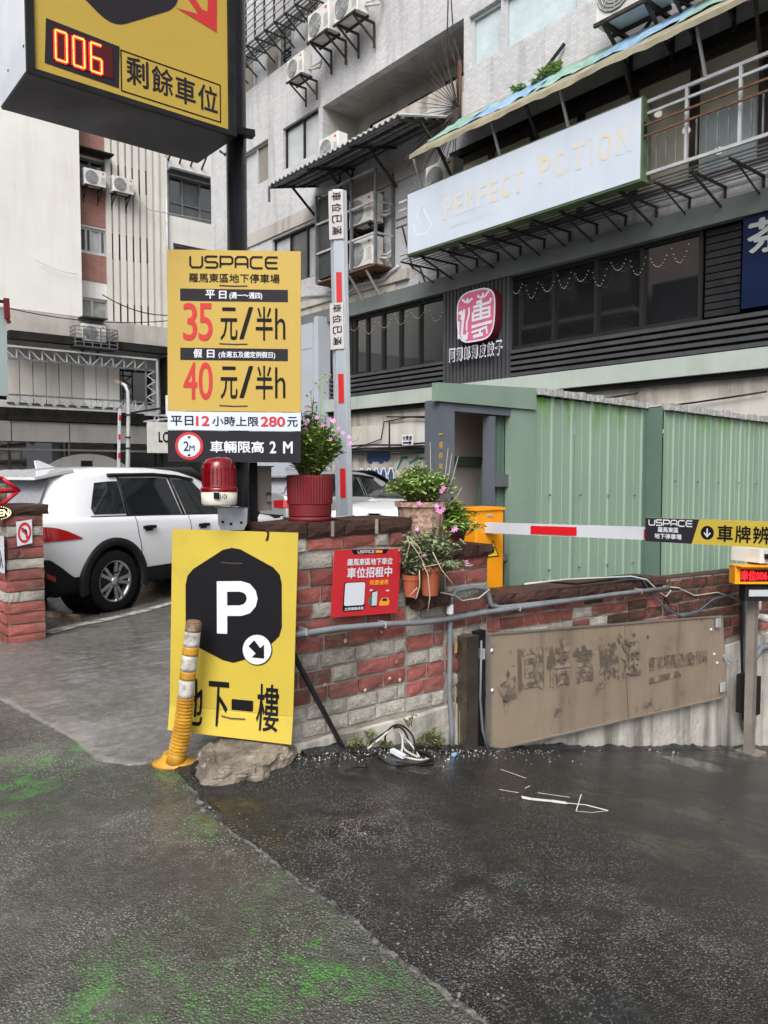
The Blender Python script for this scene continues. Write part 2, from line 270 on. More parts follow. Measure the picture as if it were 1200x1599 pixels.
# ground materials: wet asphalt with aggregate dots that carry painted sparkle, puddles and (on the street) green paint worn into it
def ground_mat(name, c1, c2, agg_glint, green=None, wet=0.5, white=None, agg_scale=95.0, agg_thr=(0.62, 0.72)):
    m = bpy.data.materials.new(name); m.use_nodes = True; nt = m.node_tree; N = nt.nodes; L = nt.links; b = N['Principled BSDF']; MATS[name] = m
    tc = N.new('ShaderNodeTexCoord'); vec = tc.outputs['Object']
    def noise(sc, det=6.0, r=0.6, off=0.0):
        n = N.new('ShaderNodeTexNoise'); n.inputs['Scale'].default_value = sc; n.inputs['Detail'].default_value = det; n.inputs['Roughness'].default_value = r
        if off:
            a = N.new('ShaderNodeVectorMath'); a.inputs[1].default_value = (off, off, off); L.new(vec, a.inputs[0]); L.new(a.outputs[0], n.inputs['Vector'])
        else: L.new(vec, n.inputs['Vector'])
        return n.outputs['Fac']
    def rng(s, lo, hi, a=0.0, c=1.0):
        r = N.new('ShaderNodeMapRange'); r.inputs[1].default_value = lo; r.inputs[2].default_value = hi; r.inputs[3].default_value = a; r.inputs[4].default_value = c
        L.new(s, r.inputs[0]); return r.outputs[0]
    def mul(a, c, op='MULTIPLY'):
        x = N.new('ShaderNodeMath'); x.operation = op
        for i, q in ((0, a), (1, c)):
            if isinstance(q, (float, int)): x.inputs[i].default_value = q
            else: L.new(q, x.inputs[i])
        x.use_clamp = op != 'SUBTRACT'; return x.outputs[0]
    def mix(f, p, q):
        x = N.new('ShaderNodeMix'); x.data_type = 'RGBA'
        if isinstance(f, float): x.inputs[0].default_value = f
        else: L.new(f, x.inputs[0])
        for i, c in ((6, p), (7, q)):
            if isinstance(c, tuple): x.inputs[i].default_value = (*c, 1)
            else: L.new(c, x.inputs[i])
        return x.outputs[2]
    c = mix(rng(noise(1.1), 0.35, 0.68), c1, c2)
    c = mix(rng(noise(14.0, 5.0), 0.45, 0.75, 0.0, 0.5), c, tuple(x * 1.8 for x in c1))
    vo = N.new('ShaderNodeTexVoronoi'); vo.inputs['Scale'].default_value = agg_scale; L.new(vec, vo.inputs['Vector'])
    sp = N.new('ShaderNodeSeparateColor'); L.new(vo.outputs['Color'], sp.inputs[0])
    worn = rng(noise(2.2, 5.0, 0.65, 5.0), 0.42, 0.62, 0.12, 1.0)
    dot = mul(mul(rng(sp.outputs[0], *agg_thr), rng(vo.outputs['Distance'], 0.5, 0.25)), worn)
    c = mix(mul(dot, 0.75), c, agg_glint)  # pale stone dots; the glints of wet aggregate are painted into them too
    if green:
        tot = None
        for (gx, gy, gr) in green:
            d = N.new('ShaderNodeVectorMath'); d.operation = 'DISTANCE'; d.inputs[1].default_value = (gx, gy, 0); L.new(vec, d.inputs[0])
            g = rng(d.outputs['Value'], gr, gr * 0.15)
            tot = g if tot is None else mul(tot, g, 'MAXIMUM')
        edge = rng(noise(5.5, 10.0, 0.78, 11.0), 0.50, 0.60)
        thin = rng(noise(75.0, 5.0, 0.7, 2.0), 0.42, 0.58, 0.15, 1.0)
        g = mul(mul(tot, edge), thin)
        c = mix(mul(tot, 0.14), c, (0.05, 0.10, 0.045)); c = mix(g, c, (0.06, 0.29, 0.035))
    if white:
        tot = None
        for (gx, gy, gr) in white:
            d = N.new('ShaderNodeVectorMath'); d.operation = 'DISTANCE'; d.inputs[1].default_value = (gx, gy, 0); L.new(vec, d.inputs[0])
            g = rng(d.outputs['Value'], gr, gr * 0.2)
            tot = g if tot is None else mul(tot, g, 'MAXIMUM')
        c = mix(mul(mul(tot, rng(noise(120.0, 4.0, 0.6, 3.0), 0.5, 0.64, 0.0, 0.6)), rng(noise(6.0, 5.0, 0.6, 8.0), 0.42, 0.6)), c, (0.36, 0.35, 0.34))
    L.new(c, b.inputs['Base Color'])
    pud = rng(noise(1.3, 5.0, 0.6, 21.0), 0.57 - wet * 0.2, 0.70 - wet * 0.2)
    rr = N.new('ShaderNodeMapRange'); rr.inputs[3].default_value = 0.27; rr.inputs[4].default_value = 0.045; L.new(pud, rr.inputs[0]); L.new(rr.outputs[0], b.inputs['Roughness'])
    b.inputs['Specular IOR Level'].default_value = 0.5
    hgt = mul(noise(150.0, 3.0, 0.6), mul(vo.outputs['Distance'], 1.0), 'SUBTRACT')
    bp = N.new('ShaderNodeBump'); bp.inputs['Distance'].default_value = 0.009
    L.new(mul(1.0, rng(pud, 0.0, 1.0, 0.0, 0.93), 'SUBTRACT'), bp.inputs['Strength']); L.new(hgt, bp.inputs['Height'])
    b2 = N.new('ShaderNodeBump'); b2.inputs['Distance'].default_value = 0.02; b2.inputs['Strength'].default_value = 0.22
    L.new(noise(9.0, 5.0), b2.inputs['Height']); L.new(bp.outputs[0], b2.inputs['Normal']); L.new(b2.outputs[0], b.inputs['Normal'])
    return m

# ------------------------------------------------------------------ object helpers
WM = {}
def tag(o, label=None, cat=None, group=None, kind=None):
    if label: o['label'] = label
    if cat: o['category'] = cat
    if group: o['group'] = group
    if kind: o['kind'] = kind
    return o
def thing(name, label, cat, loc=(0, 0, 0), rotz=0.0, group=None):
    o = bpy.data.objects.new(name, None); C.objects.link(o); o.location = loc; o.rotation_euler = (0, 0, rotz)
    o.empty_display_size = 0.1; WM[o] = Matrix.Translation(V(loc)) @ Matrix.Rotation(rotz, 4, 'Z')
    return tag(o, label, cat, group)
def copy_tree(o, parent=None):
    c = o.copy(); C.objects.link(c)
    if parent is not None: c.parent = parent
    for ch in list(o.children): copy_tree(ch, c)
    return c
class MB:
    def __init__(s): s.v = []; s.f = []; s.sm = []
    def add(s, vs, fs, smooth=False):
        n = len(s.v); s.v += [V(p) for p in vs]; s.f += [tuple(i + n for i in f) for f in fs]; s.sm += [smooth] * len(fs); return s
    def bx(s, x0, x1, y0, y1, z0, z1, M=None):
        vs = [V((x, y, z)) for z in (z0, z1) for y in (y0, y1) for x in (x0, x1)]
        if M is not None: vs = [M @ p for p in vs]
        return s.add(vs, [(0, 2, 3, 1), (4, 5, 7, 6), (0, 1, 5, 4), (2, 6, 7, 3), (0, 4, 6, 2), (1, 3, 7, 5)])
    def bevbox(s, x0, x1, y0, y1, z0, z1, r, M=None):
        poly = []
        for (cx, cy, a0) in ((x1 - r, y1 - r, 0), (x0 + r, y1 - r, 90), (x0 + r, y0 + r, 180), (x1 - r, y0 + r, 270)):
            for k in range(4):
                a = R_(a0 + k * 30); poly.append((cx + r * math.cos(a), cy + r * math.sin(a)))
        n = len(poly); vs = [V((x, y, z0)) for x, y in poly] + [V((x, y, z1)) for x, y in poly]
        if M is not None: vs = [M @ p for p in vs]
        return s.add(vs, [tuple(range(n))[::-1], tuple(range(n, 2 * n))] + [(i, (i + 1) % n, n + (i + 1) % n, n + i) for i in range(n)])
    def bar(s, p, q, w, h=None, up=(0, 0, 1)):
        p = V(p); q = V(q); h = h or w; d = (q - p).normalized(); up = V(up)
        if abs(d.dot(up)) > 0.98: up = V((1, 0, 0))
        a = d.cross(up).normalized() * (w / 2); b = a.cross(d).normalized() * (h / 2)
        vs = [p - a - b, p + a - b, p + a + b, p - a + b, q - a - b, q + a - b, q + a + b, q - a + b]
        return s.add(vs, [(0, 1, 2, 3), (7, 6, 5, 4), (0, 4, 5, 1), (1, 5, 6, 2), (2, 6, 7, 3), (3, 7, 4, 0)])
    def tube(s, pts, r, n=8, smooth=True, cap=True):
        pts = [V(p) for p in pts]; m = len(pts); rs = r if isinstance(r, (list, tuple)) else [r] * m; base = len(s.v); ref = None
        for i, p in enumerate(pts):
            d = (pts[min(i + 1, m - 1)] - pts[max(i - 1, 0)]).normalized()
            if ref is None: ref = d.orthogonal().normalized()
            ref = (ref - d * ref.dot(d)).normalized(); b = d.cross(ref)
            for k in range(n):
                a = 2 * math.pi * k / n; s.v.append(p + (ref * math.cos(a) + b * math.sin(a)) * rs[i])
        for i in range(m - 1):
            for k in range(n):
                s.f.append((base + i * n + k, base + i * n + (k + 1) % n, base + (i + 1) * n + (k + 1) % n, base + (i + 1) * n + k)); s.sm.append(smooth)
        if cap:
            s.f.append(tuple(base + k for k in range(n))[::-1]); s.f.append(tuple(base + (m - 1) * n + k for k in range(n))); s.sm += [False, False]
        return s
    def lathe(s, c, prof, n=24, axis='Z', smooth=True, M=None, cap=True):
        base = len(s.v); c = V(c)
        for (r, z) in prof:
            for k in range(n):
                a = 2 * math.pi * k / n; x, y = r * math.cos(a), r * math.sin(a)
                q = V((x, y, z)) if axis == 'Z' else (V((x, z, y)) if axis == 'Y' else V((z, x, y)))
                if M is not None: q = M @ q
                s.v.append(c + q)
        for i in range(len(prof) - 1):
            for k in range(n):
                s.f.append((base + i * n + k, base + i * n + (k + 1) % n, base + (i + 1) * n + (k + 1) % n, base + (i + 1) * n + k)); s.sm.append(smooth)
        for i in (0, len(prof) - 1):
            if cap and prof[i][0] > 1e-5: s.f.append(tuple(base + i * n + k for k in range(n))); s.sm.append(False)
        return s
    def prism(s, poly, vec):
        n = len(poly); poly = [V(p) for p in poly]; vec = V(vec)
        return s.add(poly + [p + vec for p in poly], [tuple(range(n))[::-1], tuple(range(n, 2 * n))] + [(i, (i + 1) % n, n + (i + 1) % n, n + i) for i in range(n)])
    def quad(s, *p): return s.add(p, [tuple(range(len(p)))])
    def build(s, name, m, parent=None, **kw):
        me = bpy.data.meshes.new(name); vs = s.v
        if parent is not None:
            inv = WM[parent].inverted(); vs = [inv @ p for p in vs]
        me.from_pydata([tuple(p) for p in vs], [], s.f)
        me.polygons.foreach_set('use_smooth', s.sm); me.materials.append(MATS[m] if isinstance(m, str) else m); me.update()
        o = bpy.data.objects.new(name, me); C.objects.link(o)
        if parent is not None: o.parent = parent; WM[o] = WM[parent]
        else: WM[o] = Matrix()
        if kw: tag(o, **kw)
        return o
def sagline(p, q, sag, n=10):
    p = V(p); q = V(q); return [p.lerp(q, i / n) - V((0, 0, sag * 4 * (i / n) * (1 - i / n))) for i in range(n + 1)]

# surfaces carrying print: at(a, b, lift) -> point in space
class Pl:
    def __init__(s, O, R, U): s.O = V(O); s.R = V(R).normalized(); s.U = V(U).normalized(); s.N = s.R.cross(s.U).normalized()
    def at(s, a, b, lift=0.0): return s.O + s.R * a + s.U * b + s.N * lift
    def px(s, u, v):
        r = ray(u, v); t = (s.O - _C).dot(s.N) / r.dot(s.N); p = _C + r * t - s.O; return p.dot(s.R), p.dot(s.U)
class Bil:                      # four corners: bottom left, bottom right, top right, top left; a, b run 0..1
    def __init__(s, bl, br, tr, tl): s.c = [V(x) for x in (bl, br, tr, tl)]; s.N = (s.c[1] - s.c[0]).cross(s.c[3] - s.c[0]).normalized()
    def at(s, a, b, lift=0.0): return s.c[0].lerp(s.c[1], a).lerp(s.c[3].lerp(s.c[2], a), b) + s.N * lift
_tx = {}
def text_geo(body, bold):
    k = (body, min(0.0, bold))
    if k not in _tx:
        cu = bpy.data.curves.new('t', 'FONT'); cu.body = body; cu.size = 1.0; cu.offset = min(0.0, bold); cu.resolution_u = 7 if body.isascii() else 3
        ob = bpy.data.objects.new('t', cu); C.objects.link(ob)
        me = bpy.data.meshes.new_from_object(ob)
        vs = [(v.co.x, v.co.y) for v in me.vertices]; fs = [tuple(p.vertices) for p in me.polygons]
        bpy.data.objects.remove(ob); bpy.data.curves.remove(cu); bpy.data.meshes.remove(me)
        _tx[k] = (vs, fs)
    return _tx[k]
def text(body, sf, box, m, parent, bold=0.0, lift=0.003, name='lettering', turn=0, keep=None, mb=None):
    vs, fs = text_geo(body, bold)
    if turn == 90: vs = [(y, -x) for x, y in vs]
    x0 = min(v[0] for v in vs); x1 = max(v[0] for v in vs); y0 = min(v[1] for v in vs); y1 = max(v[1] for v in vs)
    a0, b0, a1, b1 = box
    q = [sf.at(a0 + (a1 - a0) * (x - x0) / (x1 - x0), b0 + (b1 - b0) * (y - y0) / max(1e-6, y1 - y0), lift) for x, y in vs]
    mb_ = mb or MB(); mb_.add(q, fs)
    if bold > .001:          # heavier strokes: the same glyphs again, a hair beside and above
        e = min(.028, bold * .8)
        for n_, (ex, ey) in enumerate(((e, 0), (-e, 0), (0, e), (0, -e), (e * .7, e * .7), (-e * .7, -e * .7))):
            mb_.add([sf.at(a0 + (a1 - a0) * (x + ex - x0) / (x1 - x0), b0 + (b1 - b0) * (y + ey - y0) / max(1e-6, y1 - y0), lift - .0001 * (n_ + 1)) for x, y in vs], fs)
    return mb_ if mb is not None else mb_.build(name, m, parent)
def poly(sf, pts, m, parent, name='print', lift=0.002, mb=None):
    b = mb or MB(); b.add([sf.at(a, c, lift) for a, c in pts], [tuple(range(len(pts)))])
    return b if mb is not None else b.build(name, m, parent)
def ribbon(mb, sf, pts, w, lift=0.003, closed=False, sx=1.0, sy=1.0):
    n = len(pts); L_, Rr = [], []
    for i in range(n):
        if closed: p0, p1, p2 = pts[i - 1], pts[i], pts[(i + 1) % n]
        else: p0, p1, p2 = pts[max(i - 1, 0)], pts[i], pts[min(i + 1, n - 1)]
        d1 = V(((p1[0] - p0[0]) * sx, (p1[1] - p0[1]) * sy, 0)); d2 = V(((p2[0] - p1[0]) * sx, (p2[1] - p1[1]) * sy, 0))
        if d1.length < 1e-9: d1 = d2
        if d2.length < 1e-9: d2 = d1
        d1.normalize(); d2.normalize(); t = (d1 + d2); t = t.normalized() if t.length > 1e-6 else d1
        nrm = V((-t.y, t.x, 0)); k = 1.0 / max(0.5, nrm.dot(V((-d1.y, d1.x, 0)))); o = nrm * (w / 2 * k)
        L_.append((p1[0] + o.x / sx, p1[1] + o.y / sy)); Rr.append((p1[0] - o.x / sx, p1[1] - o.y / sy))
    vs = [sf.at(a, b, lift) for a, b in L_ + Rr]
    mb.add(vs, [(n + i, n + (i + 1) % n, (i + 1) % n, i) for i in range(n if closed else n - 1)]); return mb
LOGO = [[[(0, 1), (0, .2), (.15, 0), (.85, 0), (1, .2), (1, 1)]],
        [[(1, 1), (.15, 1), (0, .88), (0, .62), (.15, .5), (.85, .5), (1, .38), (1, .12), (.85, 0), (0, 0)]],
        [[(0, 0), (0, 1), (.85, 1), (1, .85), (1, .5), (.85, .35), (0, .35)]],
        [[(0, 0), (0, .8), (.18, 1), (.82, 1), (1, .8), (1, 0)], [(0, .36), (1, .36)]],
        [[(1, 1), (.18, 1), (0, .8), (0, .2), (.18, 0), (1, 0)]],
        [[(1, 1), (.18, 1), (0, .8), (0, .2), (.18, 0), (1, 0)], [(0, .5), (.95, .5)]]]
def uspace(sf, box, w, m, parent, lift=0.003, sx=1.0, sy=1.0):       # wide rounded monoline letters
    mb = MB(); a0, b0, a1, b1 = box; cw = (a1 - a0) / 6.0
    for i, L_ in enumerate(LOGO):
        for st in L_: ribbon(mb, sf, [(a0 + cw * (i + 0.08 + 0.80 * x), b0 + (b1 - b0) * y) for x, y in st], w, lift, sx=sx, sy=sy)
    return mb.build('lettering', m, parent)
def circle(sf, c, r, n=28, sx=1.0, sy=1.0): return [(c[0] + r / sx * math.cos(2 * math.pi * k / n), c[1] + r / sy * math.sin(2 * math.pi * k / n)) for k in range(n)]
# ================================================================== GROUND
G1, G2 = PZ(60, 1205), PZ(70, 1180)
gp = [(60, 1200, .55), (20, 1230, .6), (130, 1160, .35), (250, 1205, .35), (470, 1500, .45), (540, 1520, .4), (210, 1565, .4), (400, 1455, .35), (495, 1385, .22), (330, 1290, .18)]
greens = [(PZ(u, v).x, PZ(u, v).y, r) for u, v, r in gp]
whites = [(PZ(u, v).x, PZ(u, v).y, r) for u, v, r in [(60, 1180, .35), (150, 1330, .4), (80, 1500, .4), (250, 1320, .35), (300, 1520, .3), (560, 1450, .25), (20, 1380, .35)]]
ground_mat('street_asphalt', (0.080, 0.077, 0.069), (0.040, 0.038, 0.033), (0.42, 0.41, 0.38), green=greens, wet=0.5, white=whites, agg_scale=110)
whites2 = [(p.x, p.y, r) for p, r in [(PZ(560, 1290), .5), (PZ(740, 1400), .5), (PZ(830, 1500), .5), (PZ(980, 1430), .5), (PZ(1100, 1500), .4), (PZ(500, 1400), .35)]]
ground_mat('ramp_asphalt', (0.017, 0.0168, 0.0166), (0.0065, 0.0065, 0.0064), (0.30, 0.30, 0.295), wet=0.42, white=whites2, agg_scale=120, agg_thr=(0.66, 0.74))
ground_mat('lot_concrete', (0.17, 0.16, 0.148), (0.085, 0.08, 0.074), (0.26, 0.25, 0.235), wet=1.0, white=[(PZ(u, v).x, PZ(u, v).y, r) for u, v, r in [(200, 1125, .5), (120, 1100, .4), (230, 1060, .4), (40, 1060, .5), (180, 1165, .3)]], agg_scale=90, agg_thr=(0.75, 0.85))  # white patches paint in wet mirror sheen as well as pale crack scuffs

MB().quad((-60, -60, 0), (1.95, -60, 0), (1.95, 90, 0), (-60, 90, 0)).build('road', 'street_asphalt', label='wet worn asphalt street with green paint', kind='structure')
def interp(tab, y):
    if y <= tab[0][0]: return tab[0][1]
    for (y0, x0), (y1, x1) in zip(tab, tab[1:]):
        if y <= y1: return x0 + (x1 - x0) * (y - y0) / (y1 - y0)
    return tab[-1][1]
rtab = sorted([(PZ(u, v).y, PZ(u, v).x) for u, v in ((288, 1215), (318, 1262), (360, 1300), (425, 1345), (480, 1385), (600, 1480), (680, 1545), (740, 1590))])
ltab = sorted([(PZ(u, v).y, PZ(u, v).x) for u, v in ((270, 1192), (200, 1196), (150, 1187), (110, 1152), (60, 1125), (8, 1100))]) + [(9, 1.1), (20, 1.0)]
_nz = [rnd.uniform(-1, 1) for _ in range(4000)]
def jag(y, k): i = int(y * k + 1000) % 3999; f = y * k - math.floor(y * k); return _nz[i] * (1 - f) + _nz[i + 1] * f
def sheet(name, m, tab, y0, y1, ymid0, ymid1, cols, zf, step, **kw):
    ys = []; y = y0
    while y < y1:
        ys.append(y); y += step if ymid0 < y < ymid1 else 0.8
    ys.append(y1); vs = []; fs = []
    for y in ys:
        e = interp(tab, y) + 0.007 * jag(y, 22) + 0.010 * jag(y, 6) + 0.006 * jag(y + 3, 60)
        for j, c in enumerate(cols):
            if isinstance(c, tuple): x = max(c[0], e + 0.2 + 0.01 * j); zz = 0.012
            else: x = e + c; zz = (0.0, 0.009, 0.013, 0.012, 0.012, 0.012)[min(j, 5)] - (0.006 if j == 0 else 0) + (0.004 * jag(y + j, 33) if 0 < j < 4 else 0)
            vs.append((x, y, zf(x) + zz))
    n = len(cols)
    for i in range(len(ys) - 1):
        for j in range(n - 1): fs.append((i * n + j, i * n + j + 1, (i + 1) * n + j + 1, (i + 1) * n + j))
    b = MB(); b.add(vs, fs, True); return b.build(name, m, kind='structure', **kw)
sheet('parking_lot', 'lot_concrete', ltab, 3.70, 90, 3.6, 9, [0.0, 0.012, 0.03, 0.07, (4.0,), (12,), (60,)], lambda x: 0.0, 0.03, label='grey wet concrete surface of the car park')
sheet('ramp', 'ramp_asphalt', rtab, -12, 3.70, 0.0, 3.8, [0.0, 0.012, 0.03, 0.07, 0.12] + [(x,) for x in (1.9, 2.05, 2.15, 2.25, 2.35, 2.45, 2.55, 2.65, 2.75, 2.85, 3.2, 4, 6, 9, 14)], ramp_z, 0.03, label='black asphalt ramp running down to the underground car park')
vs = []; fs = []; y = .1; k = 0
while y < 3.45:
    e = interp(rtab, y) + 0.007 * jag(y, 22) + 0.010 * jag(y, 6) + 0.006 * jag(y + 3, 60); w = max(.002, .010 + .012 * jag(y + 7, 8) + .007 * jag(y, 40))
    vs += [(e - w, y, .001), (e - w * .4, y, .006 + .003 * jag(y, 50)), (e + .004, y, .007 + .003 * jag(y + 2, 50)), (e + .010, y, .004)]
    if k: q = 4 * (k - 1); fs += [(q + j, q + j + 1, q + j + 5, q + j + 4) for j in range(3)]
    y += .012; k += 1
MB().add(vs, fs).build('pavement_joint', 'joint_cement', kind='structure', label='crumbling pale joint between the street and the ramp asphalt')
# white parking line and kerb edge on the lot
b = MB(); pts = [PZ(285, 936, .02), PZ(230, 952, .02), PZ(170, 966, .02), PZ(110, 978, .02), PZ(72, 988, .02)]
for i in range(len(pts) - 1):
    d = (pts[i + 1] - pts[i]).normalized(); n_ = V((-d.y, d.x, 0)) * (0.055 + 0.01 * i)
    b.quad(pts[i] - n_, pts[i + 1] - n_, pts[i + 1] + n_, pts[i] + n_)
b.build('parking_line', 'road_paint', label='worn white painted line beside the white suv wheel', kind='structure')

# ================================================================== helpers for facades
def wall_open(a0, a1, z0, z1, holes, place, depth=0.22):
    """grid of wall cells round the openings, with reveals; place(a, d, z) -> point (d = depth behind the face)"""
    b = MB(); A = sorted({a0, a1, *[h[0] for h in holes], *[h[1] for h in holes]}); Z = sorted({z0, z1, *[h[2] for h in holes], *[h[3] for h in holes]})
    A = [a for a in A if a0 - 1e-6 <= a <= a1 + 1e-6]; Z = [z for z in Z if z0 - 1e-6 <= z <= z1 + 1e-6]
    for i in range(len(A) - 1):
        for j in range(len(Z) - 1):
            am, zm = (A[i] + A[i + 1]) / 2, (Z[j] + Z[j + 1]) / 2
            if any(h[0] < am < h[1] and h[2] < zm < h[3] for h in holes): continue
            b.quad(place(A[i], 0, Z[j]), place(A[i + 1], 0, Z[j]), place(A[i + 1], 0, Z[j + 1]), place(A[i], 0, Z[j + 1]))
    for (h0, h1, q0, q1) in holes:
        for (p, q) in (((h0, q0), (h1, q0)), ((h1, q0), (h1, q1)), ((h1, q1), (h0, q1)), ((h0, q1), (h0, q0))):
            b.quad(place(p[0], 0, p[1]), place(q[0], 0, q[1]), place(q[0], depth, q[1]), place(p[0], depth, p[1]))
    return b
FX = 12.6
def fX(a, d, z): return V((FX + d, a, z))
def fb(mb, place, a0, a1, d0, d1, z0, z1):       # box given along / behind / up
    p = [place(a, d, z) for z in (z0, z1) for d in (d0, d1) for a in (a0, a1)]
    mb.add(p, [(0, 2, 3, 1), (4, 5, 7, 6), (0, 1, 5, 4), (2, 6, 7, 3), (0, 4, 6, 2), (1, 3, 7, 5)]); return mb
def window(bld, place, a0, a1, z0, z1, panes, frame='frame_alu', fw=0.05, rec=0.09, splits=None, transom=None):
    """a window part of the building with a frame and one pane per light; panes = materials from a0 to a1"""
    w = MB(); fb(w, place, a0, a1, rec, rec + .05, z0, z0 + fw); fb(w, place, a0, a1, rec, rec + .05, z1 - fw, z1)
    fb(w, place, a0, a0 + fw, rec, rec + .05, z0 + fw, z1 - fw); fb(w, place, a1 - fw, a1, rec, rec + .05, z0 + fw, z1 - fw)
    n = len(panes); cuts = [a0 + (a1 - a0) * s for s in splits] if splits else [a0 + (a1 - a0) * i / n for i in range(1, n)]
    for c in cuts: fb(w, place, c - fw / 2, c + fw / 2, rec - .005, rec + .055, z0 + fw, z1 - fw)
    if transom: fb(w, place, a0 + fw, a1 - fw, rec + .002, rec + .048, z0 + (z1 - z0) * transom - fw / 3, z0 + (z1 - z0) * transom + fw / 3)
    wo = w.build('window', frame, bld); ed = [a0] + cuts + [a1]
    for i, pm in enumerate(panes):
        fb(MB(), place, ed[i] + fw * .4, ed[i + 1] - fw * .4, rec + .06, rec + .08, z0 + fw * .4, z1 - fw * .4).build('pane', pm, wo)
    return wo
def yz(u, v, x=FX): p = PX(u, v, x); return p.y, p.z

# ================================================================== THE TILED BUILDING ON THE RIGHT
YS, YE = 2.0, 24.3
bld = thing('apartment_building', 'grey tiled apartment block on the right with shop floor, balconies and air conditioners', 'building', (FX, 12, 0))
ya = lambda u: yz(u, 735)[0]
holes = []
W5 = [(ya(500), ya(386) + .9, 13.45, 14.62), (ya(648), ya(585), 13.45, 14.62)]
W4 = [(ya(423), ya(384) + .8, 10.42, 11.62), (ya(500), ya(446), 10.42, 11.62), (ya(777), ya(729), 10.38, 11.5), (ya(893), ya(779), 10.38, 11.5), (ya(952), ya(896), 10.38, 11.5), (ya(1075), ya(990), 10.38, 11.5)]
REC = (ya(721), ya(506), 9.95, 11.55)
W3 = [(ya(600), ya(428), 7.05, 8.55)]
BAL = (YS + .3, ya(700), 6.42, 8.75)
SH1 = (ya(698), ya(545), 4.05, 5.58); SH2 = (YS + .3, ya(795), 4.1, 5.62)
holes = W5 + W4 + [REC] + W3 + [BAL, SH1, SH2]
wall_open(YS, YE, 5.98, 20, [h for h in holes if h[2] > 6], fX, 0.2).build('tiled_wall', 'tile_wall', bld)
wall_open(YS, YE, 3.1, 5.98, [SH1, SH2], fX, 0.3).build('shop_wall', 'charcoal', bld)
wall_open(YS, YE, -2.0, 3.1, [(11.6, 12.3, 0.0, 2.0)], fX, 0.3).build('ground_wall', 'old_render', bld)
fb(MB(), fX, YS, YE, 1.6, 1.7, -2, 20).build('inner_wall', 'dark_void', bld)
fb(fb(MB(), fX, YS - .05, YS, 0, 1.7, -2, 20), fX, YE, YE + .05, 0, 1.7, -2, 20).build('end_wall', 'tile_wall', bld)
fb(MB(), fX, 11.62, 12.28, .12, .15, 0, 2.0).build('door', 'soot', bld)
# windows
window(bld, fX, *W5[0], ['glass_dark', 'glass_tan', 'glass_blind', 'glass_tan', 'glass_dark', 'glass_blind', 'glass_tan'][::-1])
window(bld, fX, *W5[1], ['glass_blind', 'glass_mid'])
window(bld, fX, *W4[0], ['glass_tan', 'glass_blind', 'glass_mid'])
window(bld, fX, *W4[1], ['glass_blind', 'glass_blind'], 'frame_dark', splits=[0.47])
window(bld, fX, *W4[2], ['glass_foil'], fw=0.08)
window(bld, fX, *W4[3], ['glass_foil'], fw=0.07)
window(bld, fX, *W4[4], ['glass_foil'], fw=0.07)
window(bld, fX, *W4[5], ['glass_mid', 'glass_foil'])
window(bld, fX, *W3[0], ['glass_mid', 'glass_dark', 'glass_blind', 'glass_blind', 'glass_mid', 'glass_blind'], 'frame_dark')
# recessed balcony on the fourth floor
rb = fb(MB(), fX, REC[0], REC[1], 1.25, 1.3, REC[2], REC[3]); fb(rb, fX, REC[0] - .05, REC[0], .2, 1.3, REC[2], REC[3]); fb(rb, fX, REC[1], REC[1] + .05, .2, 1.3, REC[2], REC[3])
fb(rb, fX, REC[0], REC[1], .2, 1.3, REC[3], REC[3] + .05)
rb.build('balcony_recess', 'plaster_dirty', bld)
fb(MB(), fX, REC[0] + .02, REC[1] - 2.2, .02, .14, 9.9, 10.32).build('balcony_parapet', 'old_render', bld)
pl_in = lambda a, d, z: V((FX + 1.14 + d, a, z))
window(bld, pl_in, ya(700), ya(640), 10.0, 11.2, ['glass_dark', 'glass_blind'], 'frame_dark', rec=0.0)
window(bld, pl_in, ya(620), ya(585), 10.0, 11.15, ['glass_dark'], 'frame_dark', rec=0.0)
window(bld, pl_in, ya(560), ya(528), 10.0, 11.15, ['glass_dark'], 'frame_dark', rec=0.0)
# glazed balcony front on the third floor: brown posts, khaki blinds
n = 9; y0, y1 = BAL[0], BAL[1]
window(bld, fX, y0, y1, 6.42, 8.6, ['glass_khaki'] * n, 'frame_brown', fw=0.15, rec=0.1)
for i in range(n):
    a = y0 + (y1 - y0) * i / n; c = y0 + (y1 - y0) * (i + 1) / n
    if i < 4: fb(MB(), fX, a + .12, c - .12, .14, .155, 6.6, 7.55).build('lower_pane', 'glass_foil' if i % 2 else 'glass_blind', bld)
fb(MB(), fX, y0, y1, 0.0, .12, 8.6, 8.76).build('lintel', 'soot', bld)
# green bands, slats and shop glazing
fb(MB(), fX, YS, ya(470), -.16, -.002, 5.62, 5.97).build('upper_band', 'band_dark_green', bld)
fb(MB(), fX, YS, ya(470), -.22, -.002, 3.16, 3.49).build('lower_band', 'band_pale_green', bld)
fb(MB(), fX, YS, ya(470), -.12, -.002, 3.06, 3.158).build('drip_rail', 'soot', bld)
def slats(u0, u1):
    for k in range(5):
        z = 3.53 + k * .12
        for (a, c) in ((ya(u1), ya(u0)),): fb(MB(), fX, a, c, -.10, -.02, z, z + .068).build('slat', 'slat_grey', bld)
slats(455, 698); slats(800, 1340)
window(bld, fX, *SH1, ['glass_dark'] * 7, 'frame_dark', fw=.06, rec=-0.01, splits=[0.25, 0.44, .62, .79, .93, .965])
window(bld, fX, ya(1090), SH2[1], SH2[2], SH2[3], ['glass_dark'] * 4, 'frame_dark', fw=.07, rec=0.0, splits=[.27, .50, .735])
# slatted black panel beside it
for k in range(12): fb(MB(), fX, ya(1148), ya(1094), .02, .06, 4.14 + k * .122, 4.14 + k * .122 + .1).build('board', 'charcoal', bld)
